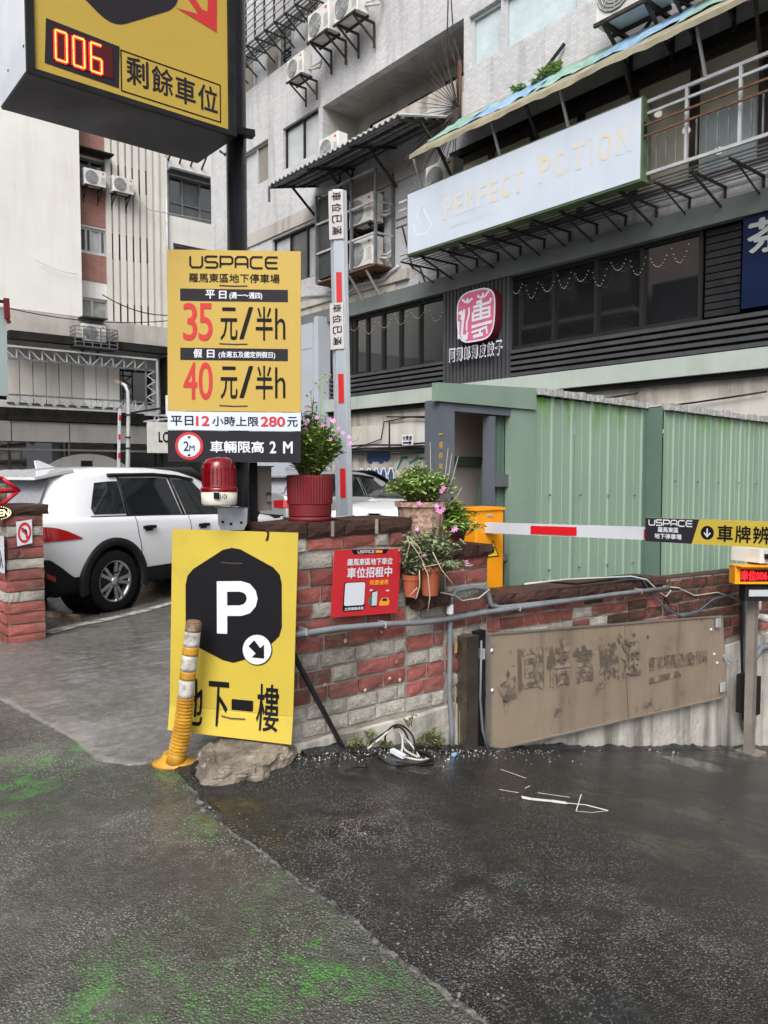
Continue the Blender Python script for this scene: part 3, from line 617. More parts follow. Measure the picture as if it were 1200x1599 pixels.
# vertical battens behind the round pink sign
for k in range(18):
    a = ya(798) + (ya(700) - ya(798)) * k / 17.0
    fb(MB(), fX, a - .035, a + .035, -.14, -.03, 3.50, 5.61).build('batten', 'slat_grey', bld)
# ceramic-looking ribs of concrete band and ledge below the windows
fb(MB(), fX, ya(640), YE, -.10, -.002, 6.2, 6.45).build('ledge', 'old_render', bld)
fb(MB(), fX, ya(620), YE, -.04, -.001, 5.98, 6.2).build('ledge', 'old_render', bld)
fb(MB(), fX, ya(660), YE, -.05, -.001, 8.62, 9.0).build('ledge', 'plaster_dirty', bld)
# pale ground-floor panels and the ledge with cables
fb(MB(), fX, YS, ya(458), -.05, -.001, 2.15, 2.72).build('fascia_panel', 'plaster_panel', bld)
fb(MB(), fX, YS, ya(458), -.12, -.052, 2.02, 2.12).build('pipe_ledge', 'gray_panel', bld)
b = MB()
for k in range(5):
    z = 1.98 + .055 * k; pts = []
    for i in range(15): pts.append((FX - .16 - .02 * (k % 2), YS + (ya(460) - YS) * i / 14, z + rnd.uniform(-.03, .03)))
    b.tube(pts, .018 + .006 * (k % 3), 6)
b.tube([(FX - .08, ya(556), 2.12), (FX - .1, ya(600), 2.35), (FX - .1, ya(605), 2.78), (FX - .1, ya(640), 2.85), (FX - .1, ya(690), 2.83)], .016, 5)
b.tube([(FX - .08, ya(612), 2.13), (FX - .08, ya(612), 2.8)], .02, 5)
b.tube(sagline((FX - .12, ya(610), 2.9), (FX - .12, ya(1000), 2.95), .12, 14), .02, 5)
b.tube(sagline((FX - .14, ya(650), 2.84), (FX - .12, ya(1200), 2.8), .2, 14), .017, 5)
b.build('cable_run', 'cable_black', bld)
# drain pipe bending under the cage and hooks
b = MB(); pp = [(460, 468), (480, 462), (545, 458), (560, 444), (600, 436), (612, 424), (625, 415)]
b.tube([PX(u, v, FX - .12) for u, v in pp], .05, 8); b.build('drain_pipe', 'pale_metal', bld)
b = MB()
for (u, v, u2, v2) in ((628, 352, 645, 420), (645, 415, 655, 418), (655, 415, 664, 440), (560, 468, 552, 490), (600, 457, 622, 462), (655, 440, 662, 470)):
    b.bar(PX(u, v, FX - .1), PX(u2, v2, FX - .1), .03)
b.build('bracket_scrap', 'dark_rust', bld, kind='stuff')
# graffiti on the ground-floor wall: flat paint
gf = Pl((FX - .004, 12, 0), (0, -1, 0), (0, 0, 1)); g = MB(); g2 = MB(); g3 = MB()
for k in range(5):
    u = 566 + k * 11.5; a, c = gf.px(u, 752)
    poly(gf, [(a - .16, c - .2), (a + .12, c - .25), (a + .12, c + .3), (a, c + .38), (a - .12, c + .3)], 'graffiti_blue', None, mb=g, lift=.001 + .0008 * k)
    ribbon(g2, gf, [(a - .13, c - .25), (a - .13, c + .2), (a - .06, c + .34), (a + .03, c + .34), (a + .09, c + .2), (a + .09, c - .2)], .045, lift=.008)
a, c = gf.px(590, 715)
for k in range(4): poly(gf, circle(gf, (a - .3 + .22 * k, c + .05 * (k % 2)), .16, 10), 'graffiti_blue', None, mb=g, lift=.001 + .0007 * k)
a, c = gf.px(672, 730)
ribbon(g3, gf, [(a - .75, c + .1), (a - .45, c + .22), (a, c + .22), (a + .25, c + .05), (a + .25, c - .5)], .07, lift=.006); ribbon(g3, gf, circle(gf, (a + .2, c + .5), .12, 12), .05, lift=.006, closed=True)
ribbon(g3, gf, [(a - 1.2, c - .05), (a - 1.0, c + .25), (a - .8, c + .25)], .06, lift=.006)
g.build('graffiti', 'graffiti_blue', bld, kind='stuff'); g2.build('graffiti', 'print_white', bld); g3.build('graffiti', 'graffiti_green', bld)
# pale metal cladding bay left of the shop glazing
fb(MB(), fX, ya(512), ya(385), -.5, -.05, -1, 5.6).build('cladding', 'clad_pale', bld)
fb(MB(), fX, ya(519), ya(512) - .01, -.45, -.05, -1, 5.75).build('cladding_post', 'clad_pale', bld)
for (z) in (2.6, 4.9): fb(MB(), fX, ya(512) + .01, ya(385), -.504, -.5, z, z + .015).build('panel_joint', 'grey_metal', bld)
wdw = lambda a, d, z: V((FX - .52 + d, a, z))
window(bld, wdw, ya(484), ya(466), 3.0, 4.75, ['neon_pane'] if False else ['glass_mid'], 'frame_dark', rec=-.06)
b = MB()
for k in range(4): fb(b, wdw, ya(480), ya(470), -.0, .02 - .005, 3.4 + k * .18, 3.43 + k * .18)
b.build('lit_blind', 'orange_glow', bld)
b = MB()
for s0, cnt in ((SH1, 6), (SH2, 10)):
    s1 = ya(900) if s0 is SH2 else s0[0]
    L0 = s0[1]; L1 = ya(1075) if s0 is SH2 else s0[0]
    for j in range(cnt):
        p0 = L0 + (L1 - L0) * (j + .08) / cnt; p1 = L0 + (L1 - L0) * (j + .85) / cnt
        for i in range(10):
            f = i / 9; y = p0 + (p1 - p0) * f; z = 5.42 - .28 * 4 * f * (1 - f) * (.6 + .4 * (j % 2)) - .05 * (j % 3); s = .0038
            b.bx(FX - .03 - s, FX - .03 + s, y - s, y + s, z - s, z + s)
b.build('fairy_lights', 'bulb', bld, kind='stuff')
for k, (u, v) in enumerate(((1028, 178), (1072, 204), (1122, 236), (813, 108 + 340))):
    if k < 3: p = PX(u, v, FX + .02); MB().lathe(p, [(0, -.06), (.06, -.03), (.07, 0), (.05, .05), (0, .06)], 10).build('ceiling_lamp', 'bulb', bld)

# ------------------------------------------------------------------ balcony railing, floor and brackets (third floor)
rail = thing('balcony_railing', 'rusty white balcony railing and grating beside the faded sign', 'railing', (11.5, 8, 6.3))
RX = 11.45; RY0, RY1 = 2.2, 13.2
for z, w in ((7.5, .05), (7.32, .04), (6.36, .05)): MB().bar((RX, RY0, z), (RX, RY1, z), w).build('rail', 'pale_metal', rail)
for z in (7.12, 6.95): MB().bar((RX - .1, RY0, z - .02), (RX - .1, RY1, z - .02), .03).build('rail', 'rust', rail)
k = 0; y = RY0
while y < 7.7:
    MB().bar((RX, y, 6.38), (RX, y, 6.98 if k % 5 else 7.5), .022 if k % 5 else .045).build('picket', 'grey_metal' if k % 5 else 'pale_metal', rail); y += .168; k += 1
y = RY0 + 1
for i in range(8):
    x = RX + .08 + i * .14; MB().bar((x, RY0, 6.27), (x, RY1, 6.27), .022).build('floor_bar', 'grey_metal', rail)
y = 2.6
i = 0
while y < 13.2:
    b = MB(); b.bar((RX - .02, y, 6.20), (FX, y, 6.20), .035); b.bar((FX - .03, y, 6.20), (FX - .03, y, 5.80), .035)
    if i % 2 == 0: b.bar((RX + .05, y, 6.18), (FX - .04, y, 5.82), .032)
    else: b.bar((RX + .25, y, 6.18), (FX - .04, y, 5.85), .022)
    b.build('bracket', 'dark_rust', rail); y += .62; i += 1

# ------------------------------------------------------------------ faded shop sign
PPX = 11.3
pps = thing('shop_sign', 'long faded pale blue sign box with green edges and gold PERFECT POTION letters', 'sign', (PPX, 9.8, 6.2))
pz0, pz1 = 6.22, 7.56; py0 = yz(1004, 200, PPX)[0]; py1 = yz(636, 350, PPX)[0]
MB().bx(PPX, PPX + .26, py0, py1, pz0, pz1).build('casing', 'pp_green', pps)
MB().bx(PPX - .012, PPX - .001, py0 + .03, py1 - .03, pz0 + .04, pz1 - .03).build('face', 'pp_face', pps)
b = MB()
for k in range(5): b.bx(PPX + .03, PPX + .11, py0 - .012, py0 - .001, 6.98 + k * .04, 7.0 + k * .04)
b.build('vent', 'black_metal', pps)
pf = Pl((PPX - .013, 0, 0), (0, -1, 0), (0, 0, 1))
def span(pf, uL, vL, uR, vR, m, k): a0 = pf.px(uL, vL); a1 = pf.px(uR, vR); return a0[0], a1[0]
a0, c0 = pf.px(691, 345); a1, c1 = pf.px(988, 215)
# serif look: letters with slab feet
def serif(body, a0, a1, c, h, m, par):
    ws = {'I': .45, ' ': .55}; tot = sum(ws.get(ch, 1) for ch in body); x = a0; mb = MB(); k = (a1 - a0) / tot
    for ch in body:
        w = ws.get(ch, 1) * k; mb = MB()
        if ch != ' ':
            text(ch, pf, (x + w * (.4 if ch == 'I' else .16), c - h / 2, x + w * (.6 if ch == 'I' else .84), c + h / 2), m, par, mb=mb, bold=0.03)
            if ch in 'PRFTIN':
                xs = {'P': [.24], 'R': [.24, .8], 'F': [.24], 'T': [.5], 'I': [.5], 'N': [.22, .78]}[ch]
                for q in xs: ribbon(mb, pf, [(x + w * (q - .14), c - h / 2), (x + w * (q + .14), c - h / 2)], .022, .0035)
            if ch in 'NIPREF': ribbon(mb, pf, [(x + w * .08, c + h / 2), (x + w * .34, c + h / 2)], .02, .0037)
        x += w
        if ch != ' ': mb.build('letter', m, par)
serif('PERFECT', pf.px(691, 300)[0], pf.px(820, 290)[0], 6.93, .40, 'pp_letter', pps)
serif('POTION', pf.px(838, 300)[0], pf.px(990, 220)[0], 6.98, .43, 'pp_letter', pps)
a0 = pf.px(702, 352)[0]; a1 = pf.px(774, 335)[0]
text('預約專線 0(02)2771-5211', pf, (a0, 6.47, a1, 6.555), 'pp_letter_pale', pps)
b = MB(); a0, c0 = pf.px(661, 352)
ribbon(b, pf, [(a0 - .3, 6.85), (a0 - .2, 6.6), (a0 + .1, 6.55), (a0 + .28, 6.7), (a0 + .1, 6.95), (a0 - .02, 7.15)], .05); ribbon(b, pf, [(a0 - .02, 7.15), (a0 - .2, 7.0), (a0 - .1, 6.8)], .04)
b.build('emblem', 'pp_letter_pale', pps)

# ------------------------------------------------------------------ awning with tarpaulin
aw = thing('awning', 'long tan awning with blue and green tarpaulin over the third floor balcony', 'awning', (11, 8, 8.2))
AX0, AX1 = 10.95, FX - .02; AY0, AY1 = 2.2, yz(640, 249, 10.95)[0]
AZ0, AZ1 = 8.15, 9.40
b = MB(); b.prism([(AX0, AY0, AZ0), (AX1, AY0, AZ1), (AX1, AY0, AZ1 - .03), (AX0, AY0, AZ0 - .03)], (0, AY1 - AY0, 0)); b.build('sheet', 'awning_tan', aw)
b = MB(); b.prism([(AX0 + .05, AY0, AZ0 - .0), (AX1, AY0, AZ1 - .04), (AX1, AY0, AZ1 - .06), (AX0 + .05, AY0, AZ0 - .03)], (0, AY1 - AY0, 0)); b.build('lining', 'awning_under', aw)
b = MB(); vs = []; fs = []; N_ = 140
for i in range(N_ + 1):
    y = AY0 + (AY1 - AY0) * i / N_; j1 = .02 * jag(y, 5) + .025 * jag(y, 1.7); j2 = .03 * jag(y + 9, 4)
    vs += [(AX0 - .01, y, AZ0 + .0 + j1 * .4), (AX0 - .015, y, AZ0 - .10 + j1)]
    if i: k = 2 * (i - 1); fs.append((k, k + 1, k + 3, k + 2))
b.add(vs, fs).build('valance', 'awning_tan', aw)
def tarp(y0, y1, m, s):
    b = MB(); vs = []; fs = []; n = max(6, int((y1 - y0) * 12)); m_ = 6
    for i in range(n + 1):
        y = y0 + (y1 - y0) * i / n
        for j in range(m_ + 1):
            t = .22 + .06 * jag(y + s, 3) + (.8 - .22) * j / m_; x = AX0 + (AX1 - AX0) * t
            vs.append((x, y, AZ0 + (AZ1 - AZ0) * t + .03 + .03 * jag(y * 1.7 + j * 5 + s, 4) + .012 * jag(y + j, 13)))
    w = m_ + 1
    for i in range(n):
        for j in range(m_): fs.append((i * w + j, i * w + j + 1, (i + 1) * w + j + 1, (i + 1) * w + j))
    b.add(vs, fs, True).build('tarpaulin', m, aw)
ty = lambda u: PX(u, 200, 11.3).y
tarp(ty(725), AY1 - .1, 'tarp_green', 1); tarp(ty(823), ty(725), 'tarp_blue', 2); tarp(ty(925), ty(823), 'tarp_green', 3); tarp(ty(1050), ty(925), 'tarp_blue', 4); tarp(2.3, ty(1050), 'tarp_green', 5)
for yy in (3.4, 5.2, 7.3, 9.3, 11.6): MB().bar((AX0 + .12, yy, AZ0 - .02), (FX - .04, yy + .5, 7.2), .05).build('strut', 'dark_rust', aw)
for yy in (4.0, 6.1, 8.6, 10.2, 12.4): MB().bar((RX, yy, 7.5), (AX0 + .2, yy, AZ0), .04).build('post', 'pale_metal', aw)
for yy in (3, 4.6, 6.2, 7.8, 9.4, 11, 12.6): MB().bar((AX0 + .1, yy, AZ0 - .0), (AX1 - .02, yy, AZ1 - .09), .05).build('rafter', 'dark_rust', aw)
for (u, v, u2, v2) in ((835, 130, 882, 68), (1005, 48, 1040, 0)): MB().bar(PX(u, v, FX - .25), PX(u2, v2, FX - .06), .05).build('tie_rod', 'black_metal', aw)
# ------------------------------------------------------------------ corrugated lean-to roof and wire cage with stacked units
rf = thing('lean_to_roof', 'grey corrugated metal lean-to roof over the caged air conditioners', 'roof', (11.8, 15, 9.2))
r0, r1 = yz(624, 193, 11.0)[0], yz(418, 299, 11.0)[0]; b = MB(); vs = []; fs = []; n = 110
for i in range(n + 1):
    y = r0 + (r1 - r0) * i / n; w = .025 * (1 if i % 4 in (1, 2) else -1)
    vs += [(11.0, y, 9.15 + w), (12.58, y, 9.55 + w), (11.0, y, 9.12 + w), (12.58, y, 9.52 + w)]
    if i:
        k = 4 * (i - 1); fs += [(k, k + 4, k + 5, k + 1), (k + 2, k + 3, k + 7, k + 6), (k, k + 2, k + 6, k + 4)]
b.add(vs, fs); b.build('roof_sheet', 'zinc_roof', rf)
for i in range(5):
    x = 11.1 + i * .34; z = 9.07 + (x - 11) * .253; MB().bar((x, r0, z), (x, r1, z), .07, .05).build('purlin', 'dark_rust' if i % 2 else 'grey_metal', rf)
for y in (r0 + .1, r0 + 1.9, r0 + 3.6, r1 - .15):
    b = MB(); b.bar((11.05, y, 9.06), (12.56, y, 9.44), .06); b.bar((11.7, y, 9.2), (12.56, y, 8.5), .05); b.build('bracket', 'dark_rust', rf)
b = MB(); b.bar((11.02, r1 - .05, 9.1), (11.02, r1 - .05, 8.4 + .3), .05); b.build('strut', 'grey_metal', rf)
cg = thing('air_conditioner_cage', 'grey steel frame cage around two stacked air conditioners under the lean-to roof', 'cage', (12.2, 16, 6.5))
cy0, cz0 = yz(587, 412, 12.0); cy1, _q = yz(495, 443, 12.0); cz1 = yz(587, 262, 12.0)[1]; cz0 = (cz0 + _q) / 2
for y in (cy0, (cy0 * 1.6 + cy1) / 2.6, cy1): MB().bar((12.0, y, cz0), (12.0, y, cz1), .06).build('post', 'grey_metal', cg)
for y in (cy0, cy1): MB().bar((12.56, y, cz0), (12.56, y, cz1), .07).build('post', 'grey_metal', cg)
for k in range(4):
    z = cz0 + (cz1 - cz0) * k / 3
    b = MB(); b.bar((12.0, cy0, z), (12.0, cy1, z), .05); b.bar((12.0, cy0, z), (12.56, cy0, z), .045); b.bar((12.0, cy1, z), (12.56, cy1, z), .045); b.build('cross_bar', 'pale_metal' if k else 'rust', cg)
MB().bx(12.02, 12.58, cy0 + .02, cy1 - .02, cz0 - .05, cz0 - .02).build('floor', 'rust', cg)
MB().bx(12.05, 12.56, cy1 - .03, cy1 - .01, cz0 + .1, cz1 - .1).build('side_mesh', 'dark_sheet', cg)
MB().bx(12.03, 12.05, (cy0 + cy1) / 2 + .25, cy1 - .05, cz0 + .1, cz1 - .1).build('front_mesh', 'dark_sheet', cg)
for y in (cy0 + .4, cy0 + 1.1): MB().bar((12.02, y, cz0 - .05), (12.56, y, cz0 - .75), .045).build('stay', 'pale_metal', cg)

# ------------------------------------------------------------------ air conditioners
def make_ac(big=False):
    o = thing('air_conditioner', '', 'air conditioner', (0, 0, 0)); w, h, d = (.84, .60, .32)
    MB().bevbox(-w / 2, w / 2, -d / 2, d / 2, .0, h, .03).build('casing', 'ac_white', o)
    b = MB(); cx = -.13
    b.lathe((cx, -d / 2 - .006, h / 2), [(.245, -.004), (.245, .006), (.0, .006)], 22, 'Y'); b.build('fan_recess', 'ac_grille', o)
    b = MB()
    for r in (.06, .105, .15, .195, .24):
        b.tube([(cx + r * math.cos(R_(a)), -d / 2 - .016, h / 2 + r * math.sin(R_(a))) for a in range(0, 361, 24)], .006, 4)
    for a in range(0, 180, 45): b.bar((cx - .24 * math.cos(R_(a)), -d / 2 - .02, h / 2 - .24 * math.sin(R_(a))), (cx + .24 * math.cos(R_(a)), -d / 2 - .02, h / 2 + .24 * math.sin(R_(a))), .008)
    b.build('fan_grille', 'pale_metal', o)
    b = MB(); b.bx(w / 2 - .16, w / 2 - .08, -d / 2 - .004, -d / 2, h - .12, h - .07); b.build('badge', 'print_red', o)
    b = MB()
    for k in range(6): b.bx(w / 2 - .2, w / 2 - .04, -d / 2 - .005, -d / 2 + .002, .12 + k * .045, .13 + k * .045)
    for k in range(12): b.bx(-w / 2 - .004, -w / 2 + .002, -d / 2 + .05, d / 2 - .04, .07 + k * .04, .085 + k * .04)
    b.build('louvre', 'ac_grille', o)
    b = MB()
    for s in (-.28, .28):
        b.bar((s, -d / 2 - .05, -.03), (s, .42, -.03), .045); b.bar((s, -d / 2, -.05), (s, .42, -.42), .035); b.bar((s, .41, -.02), (s, .41, -.55), .04)
    b.bar((-.4, -d / 2 - .03, -.025), (.4, -d / 2 - .03, -.025), .04); b.bar((-.4, d / 2, -.025), (.4, d / 2, -.025), .04)
    b.build('bracket', 'dark_rust', o)
    b = MB(); b.tube([(w / 2, .05, .15), (w / 2 + .12, .1, .12), (w / 2 + .16, .3, .2), (w / 2 + .1, .42, .42)], .03, 6); b.tube([(w / 2, .08, .22), (w / 2 + .16, .12, .2), (w / 2 + .2, .3, .34), (w / 2 + .1, .42, .5)], .022, 6)
    b.build('hose', 'cable_white', o)
    return o
proto = make_ac(); used = False
def place_ac(p, rz, label, s=1.0, group=None):
    global used
    o = proto if not used else copy_tree(proto); used = True
    o.location = p; o.rotation_euler = (0, 0, rz); o.scale = (s, s, s); o['label'] = label
    if group: o['group'] = group
    elif 'group' in o.keys(): del o['group']
    return o
AG = 'air conditioners on the tiled building'; H90 = -math.pi / 2
place_ac(PX(506, 60, 12.05), H90, 'white air conditioner on wall bracket, left one of the pair beneath the top windows', 1.15, AG)
place_ac(PX(549, 32, 12.05), H90, 'white air conditioner right of the pair near the top of the tiled wall', 1.15, AG)
place_ac(PX(468, 124, 12.05), H90, 'smaller air conditioner on rusty bracket below the pair on the tiled wall', .95, AG)
place_ac(PX(521, 252, 12.05), H90, 'white air conditioner sitting on the corrugated lean-to roof', 1.0, AG)
place_ac(PX(694, 302, 12.1), H90, 'air conditioner on the balcony behind the left end of the faded sign', 1.05, AG)
place_ac(PX(988, 24, 11.95), H90, 'large air conditioner on bracket above the awning', 1.45, AG)
place_ac(PX(1092, -22, 11.95), H90, 'air conditioner at the top edge, right of the large one over the awning', 1.2, AG)
place_ac(V((12.3, cy0 + .75, cz0 + 1.15)), H90, 'upper one of two air conditioners inside the steel cage', 1.15, AG)
place_ac(V((12.3, cy0 + .75, cz0 + .1)), H90, 'lower one of two air conditioners inside the steel cage', 1.15, AG)
AL = 'air conditioners on the cream building'

# ------------------------------------------------------------------ spiked fan guard on the pier
sp_ = thing('spike_guard', 'fan of thin rusty anti-climb spikes on the drainpipe beside the recessed balcony', 'spike guard', (12.4, 12.5, 10))
cpt = PX(716, 168, 12.45); MB().tube([PX(718, 95, 12.5), PX(717, 190, 12.5)], .05, 8).build('post', 'rust', sp_)
for k in range(30):
    a = R_(88 + k * 6.2); L_ = rnd.uniform(1.2, 1.7)
    MB().tube([cpt, cpt + V((-.25 * rnd.random(), -math.cos(a) * L_, math.sin(a) * L_))], [.014, .005], 4).build('spike', 'dark_rust', sp_)
b = MB()
for (u, v, u2, v2) in ((700, 0, 697, 110), (705, 0, 709, 60), (709, 60, 722, 100), (712, 100, 700, 60), (700, 110, 716, 165), (690, 60, 700, 110)):
    b.tube(sagline(PX(u, v, 12.3), PX(u2, v2, 12.35), .04, 6), .014, 4)
tag(b.build('loose_wires', 'dark_rust'), 'thin loose wires hanging down past the spiked guard', 'wires')

# ------------------------------------------------------------------ cage balcony top left of the tiled wall
gb = thing('window_cage', 'barred window cage at the top of the tiled wall, left of the air conditioner pair', 'window cage', (12, 20, 15.5))
g0, g1 = yz(478, -10, 11.9)[0], yz(383, 60, 11.9)[0] + 1.0; gz = yz(395, 62, 11.9)[1]
for k in range(10):
    MB().bar((11.9, g0, gz + .02 + k * .2), (11.9, g1, gz + .02 + k * .2), .035).build('bar', 'pale_metal', gb)
for k in range(9):
    y = g0 + (g1 - g0) * k / 8
    b = MB(); b.bar((11.9, y, gz), (11.9, y, gz + 2), .045); b.bar((11.9, y, gz), (12.58, y, gz), .04); b.bar((11.9, y, gz - .02), (12.58, y, gz - .5), .035); b.build('frame', 'dark_rust', gb)
for k in range(6): MB().bar((11.95 + k * .11, g0, gz), (11.95 + k * .11, g1, gz), .03).build('floor_bar', 'grey_metal', gb)

# ------------------------------------------------------------------ round pink shop sign with lettering
ls = thing('shop_sign', 'pink seal-shaped shop sign on black battens with white brush strokes', 'sign', (12.3, 11, 4.5))
lx = 12.22; lf = Pl((lx - .001, 0, 0), (0, -1, 0), (0, 0, 1))
a0, c0 = lf.px(714, 500); a1, c1 = lf.px(774, 490); ct = lf.px(755, 448)[1]; cb = lf.px(735, 536)[1]
W_, H_ = (a1 - a0), (ct - cb); cx_, cz_ = (a0 + a1) / 2, (ct + cb) / 2
shape = []
for k in range(40):
    t = 2 * math.pi * k / 40; ee = 2 / 3.3; shape.append((cx_ + W_ / 2 * math.copysign(abs(math.cos(t)) ** ee, math.cos(t)) * (1 + .03 * math.sin(3 * t)), cz_ + H_ / 2 * math.copysign(abs(math.sin(t)) ** ee, math.sin(t)) * (1 + .02 * math.cos(2 * t))))
MB().prism([lf.at(a, c) for a, c in shape], (.2, 0, 0)).build('body', 'logo_side', ls)
poly(lf, [(cx_ + (a - cx_) * .985, cz_ + (c - cz_) * .985) for a, c in shape], 'logo_pink', ls, 'face', .004)
b = MB(); ribbon(b, lf, [(cx_ + (a - cx_) * .965, cz_ + (c - cz_) * .965) for a, c in shape], W_ * .03, .007, closed=True)
def q_(x, y): return (a0 + W_ * x, cb + H_ * y)
for st, w in (([(.14, .86), (.22, .8), (.32, .78), (.42, .84)], .035), ([(.29, .86), (.3, .76)], .04), ([(.54, .86), (.64, .81), (.74, .82), (.84, .9)], .035), ([(.69, .89), (.68, .8)], .04),
              ([(.44, .66), (.86, .69), (.9, .76)], .04), ([(.52, .73), (.64, .75), (.64, .4)], .045), ([(.43, .57), (.43, .42), (.86, .44), (.86, .6), (.44, .585)], .04), ([(.44, .5), (.86, .52)], .04), ([(.4, .3), (.92, .33)], .045),
              ([(.4, .2), (.62, .22), (.78, .25), (.8, .12)], .035), ([(.44, .11), (.7, .13)], .05), ([(.62, .24), (.62, .12)], .04),
              ([(.05, .6), (.12, .62), (.16, .55), (.12, .48)], .05), ([(.06, .45), (.05, .25), (.05, .12)], .04), ([(.2, .66), (.19, .52), (.16, .4), (.14, .2), (.2, .1), (.3, .12)], .05), ([(.33, .68), (.33, .55), (.27, .4), (.27, .25)], .035), ([(.2, .18), (.24, .1), (.3, .22)], .045)):
    ribbon(b, lf, [q_(*p) for p in st], W_ * w * 1.25, .008 + rnd.uniform(0, .003))
b.build('brush_strokes', 'print_white', ls)
lt = thing('lettering_sign', 'row of outlined white chinese letters under the pink seal sign', 'sign', (12.35, 11, 3.9))
lf2 = Pl((12.30, 0, 0), (0, -1, 0), (0, 0, 1))
cs = '阿薄郎薄皮餃子'; u0, u1 = lf2.px(701, 553)[0], lf2.px(786, 545)[0]; zc = (lf2.px(705, 553)[1] + lf2.px(780, 545)[1]) / 2
for i, ch in enumerate(cs):
    w = (u1 - u0) / 7; a = u0 + w * i
    o = text(ch, lf2, (a + .02, zc - .15, a + w - .02, zc + .15), 'print_white', lt, bold=.06, lift=.0, name='letter')
    text(ch, lf2, (a + .045, zc - .125, a + w - .045, zc + .125), 'charcoal', o, bold=-.005, lift=.012, name='letter_core')
# blue shop panel at the right with a grey character
bs = thing('shop_sign', 'dark blue glass shop panel with a large grey chinese character at the right edge', 'sign', (12.5, 3, 4.5))
MB().bx(12.5, 12.58, YS + .2, ya(1156), 4.16, 5.6).build('panel', 'blue_panel', bs)
lf3 = Pl((12.49, 0, 0), (0, -1, 0), (0, 0, 1)); u0 = lf3.px(1169, 380)[0]
text('茶', lf3, (u0, 5.0, u0 + .72, 5.52), 'grey_letter', bs, bold=.05, lift=.01)
# notice sheet
ns = thing('notice', 'small white notice 收費處 with black arrow on the cable ledge'.replace('收費處 ', ''), 'notice', (12.2, 14, 1.9))
nf = Pl((12.25, 0, 0), (0, -1, 0), (0, 0, 1)); a0, c0 = nf.px(628, 695); a1, c1 = nf.px(645, 678)
MB().bx(12.252, 12.26, -a1, -a0, c0, c1).build('sheet', 'print_white', ns)
text('收費處', nf, (a0 + .03, c0 + (c1 - c0) * .42, a1 - .03, c1 - .03), 'ink', ns, bold=.02)
b = MB(); hh = (c1 - c0); ym = c0 + hh * .2; b.add([nf.at(x, y, .004) for x, y in ((a0 + .04, ym + .02), (a0 + .04, ym - .02), (a1 - .12, ym - .02), (a1 - .12, ym - .06), (a1 - .03, ym), (a1 - .12, ym + .06), (a1 - .12, ym + .02))], [tuple(range(7))]); b.build('arrow', 'ink', ns)

# ================================================================== THE CREAM BUILDING AT THE BACK LEFT
BY = 32.0
def xz(u, v, y=BY): p = PY(u, v, y); return p.x, p.z
xa = lambda u: xz(u, 735)[0]
cb_ = thing('apartment_building', 'cream plastered block at the back left with brick-red strip and vertical fins', 'building', (5, BY, 0))
def fY(a, d, z): return V((a, BY + d, z))
za = lambda u, v: xz(u, v)[1]
HL = [(xa(127), xa(174), za(150, 396), za(150, 357)), (xa(127), xa(175), za(150, 512), za(150, 466)), (xa(270), xa(341), za(305, 345), za(305, 282)), (xa(276), xa(341), za(305, 440), za(305, 386)), (xa(127), xa(174), za(150, 285), za(150, 250)),
      (xa(190), xa(240), za(215, 632), za(215, 578))]
wall_open(-14, 19, za(150, 535), 24, HL[:5], fY, .25).build('wall', 'plaster', cb_)
wall_open(-14, 19, -.5, za(150, 535), [HL[5]], fY, .25).build('lower_wall', 'plaster_panel', cb_)
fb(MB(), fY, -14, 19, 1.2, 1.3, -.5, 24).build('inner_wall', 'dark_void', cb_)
fb(MB(), fY, -14, xa(124.5), -.75, -.01, za(60, 492), 24).build('blank_wall', 'plaster', cb_)
fb(MB(), fY, -14, xa(262), -.8, -.76 if False else -.012, za(130, 540), za(60, 493)).build('belt_course', 'plaster_dirty', cb_)
for (v0, v1) in ((190, 248), (287, 354), (398, 440), (90, 150)):
    fb(MB(), fY, xa(126), xa(174.5), -.035, -.001, za(150, v1), za(150, v0)).build('spandrel', 'red_tile', cb_)
window(cb_, fY, *HL[0], ['glass_mid', 'glass_dark', 'glass_blind', 'glass_dark'], 'frame_alu', fw=.09, splits=[.34, .5, .8])
window(cb_, fY, *HL[1], ['curtain', 'curtain'], 'frame_alu', fw=.1, splits=[.48])
window(cb_, fY, *HL[2], ['glass_dark', 'glass_mid', 'glass_dark'], 'grey_metal', fw=.1, splits=[.3, .68], transom=.35)
window(cb_, fY, *HL[3], ['glass_mid', 'glass_dark'], 'grey_metal', fw=.1)
window(cb_, fY, *HL[4], ['glass_dark', 'glass_dark'], 'grey_metal', fw=.1)
window(cb_, fY, *HL[5], ['glass_dark'], 'frame_dark', fw=.08)
fb(MB(), fY, xa(124.6), xa(178), -.7, -.0, za(150, 246), za(150, 244)).build('rain_hood', 'soot', cb_)
for u in (176, 186.5, 197.5, 208, 218.5, 229, 239.5):
    fb(MB(), fY, xa(u) - .10, xa(u) + .10, -.14, -.001, za(215, 540), 24).build('fin', 'fin_plaster', cb_)
for u in (252, 262): fb(MB(), fY, xa(u) - .05, xa(u) + .05, -.14, -.001, za(215, 540), 24).build('fin', 'fin_plaster', cb_)
for i, u in enumerate((181.5, 192, 203, 213.4, 224, 234.6)):
    for (v0, v1) in ((258 + i * 2.2, 300 + i * 1.2), (366 + i * 1.5, 406 + i * 1.3), (474 + i, 508 + i), (150, 190), (40, 80)):
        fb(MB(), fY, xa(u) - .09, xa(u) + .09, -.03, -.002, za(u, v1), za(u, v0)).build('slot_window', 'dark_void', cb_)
fb(MB(), fY, xa(266), xa(344), -.5, -.001, za(305, 280), za(305, 277)).build('rain_hood', 'grey_metal', cb_)
b = MB()
for k in range(5): x = xa(270 + k * 17); b.bar(fY(x, -.5, za(305, 247)), fY(x, 0, za(305, 262)), .06)
b.build('bracket', 'dark_rust', cb_)
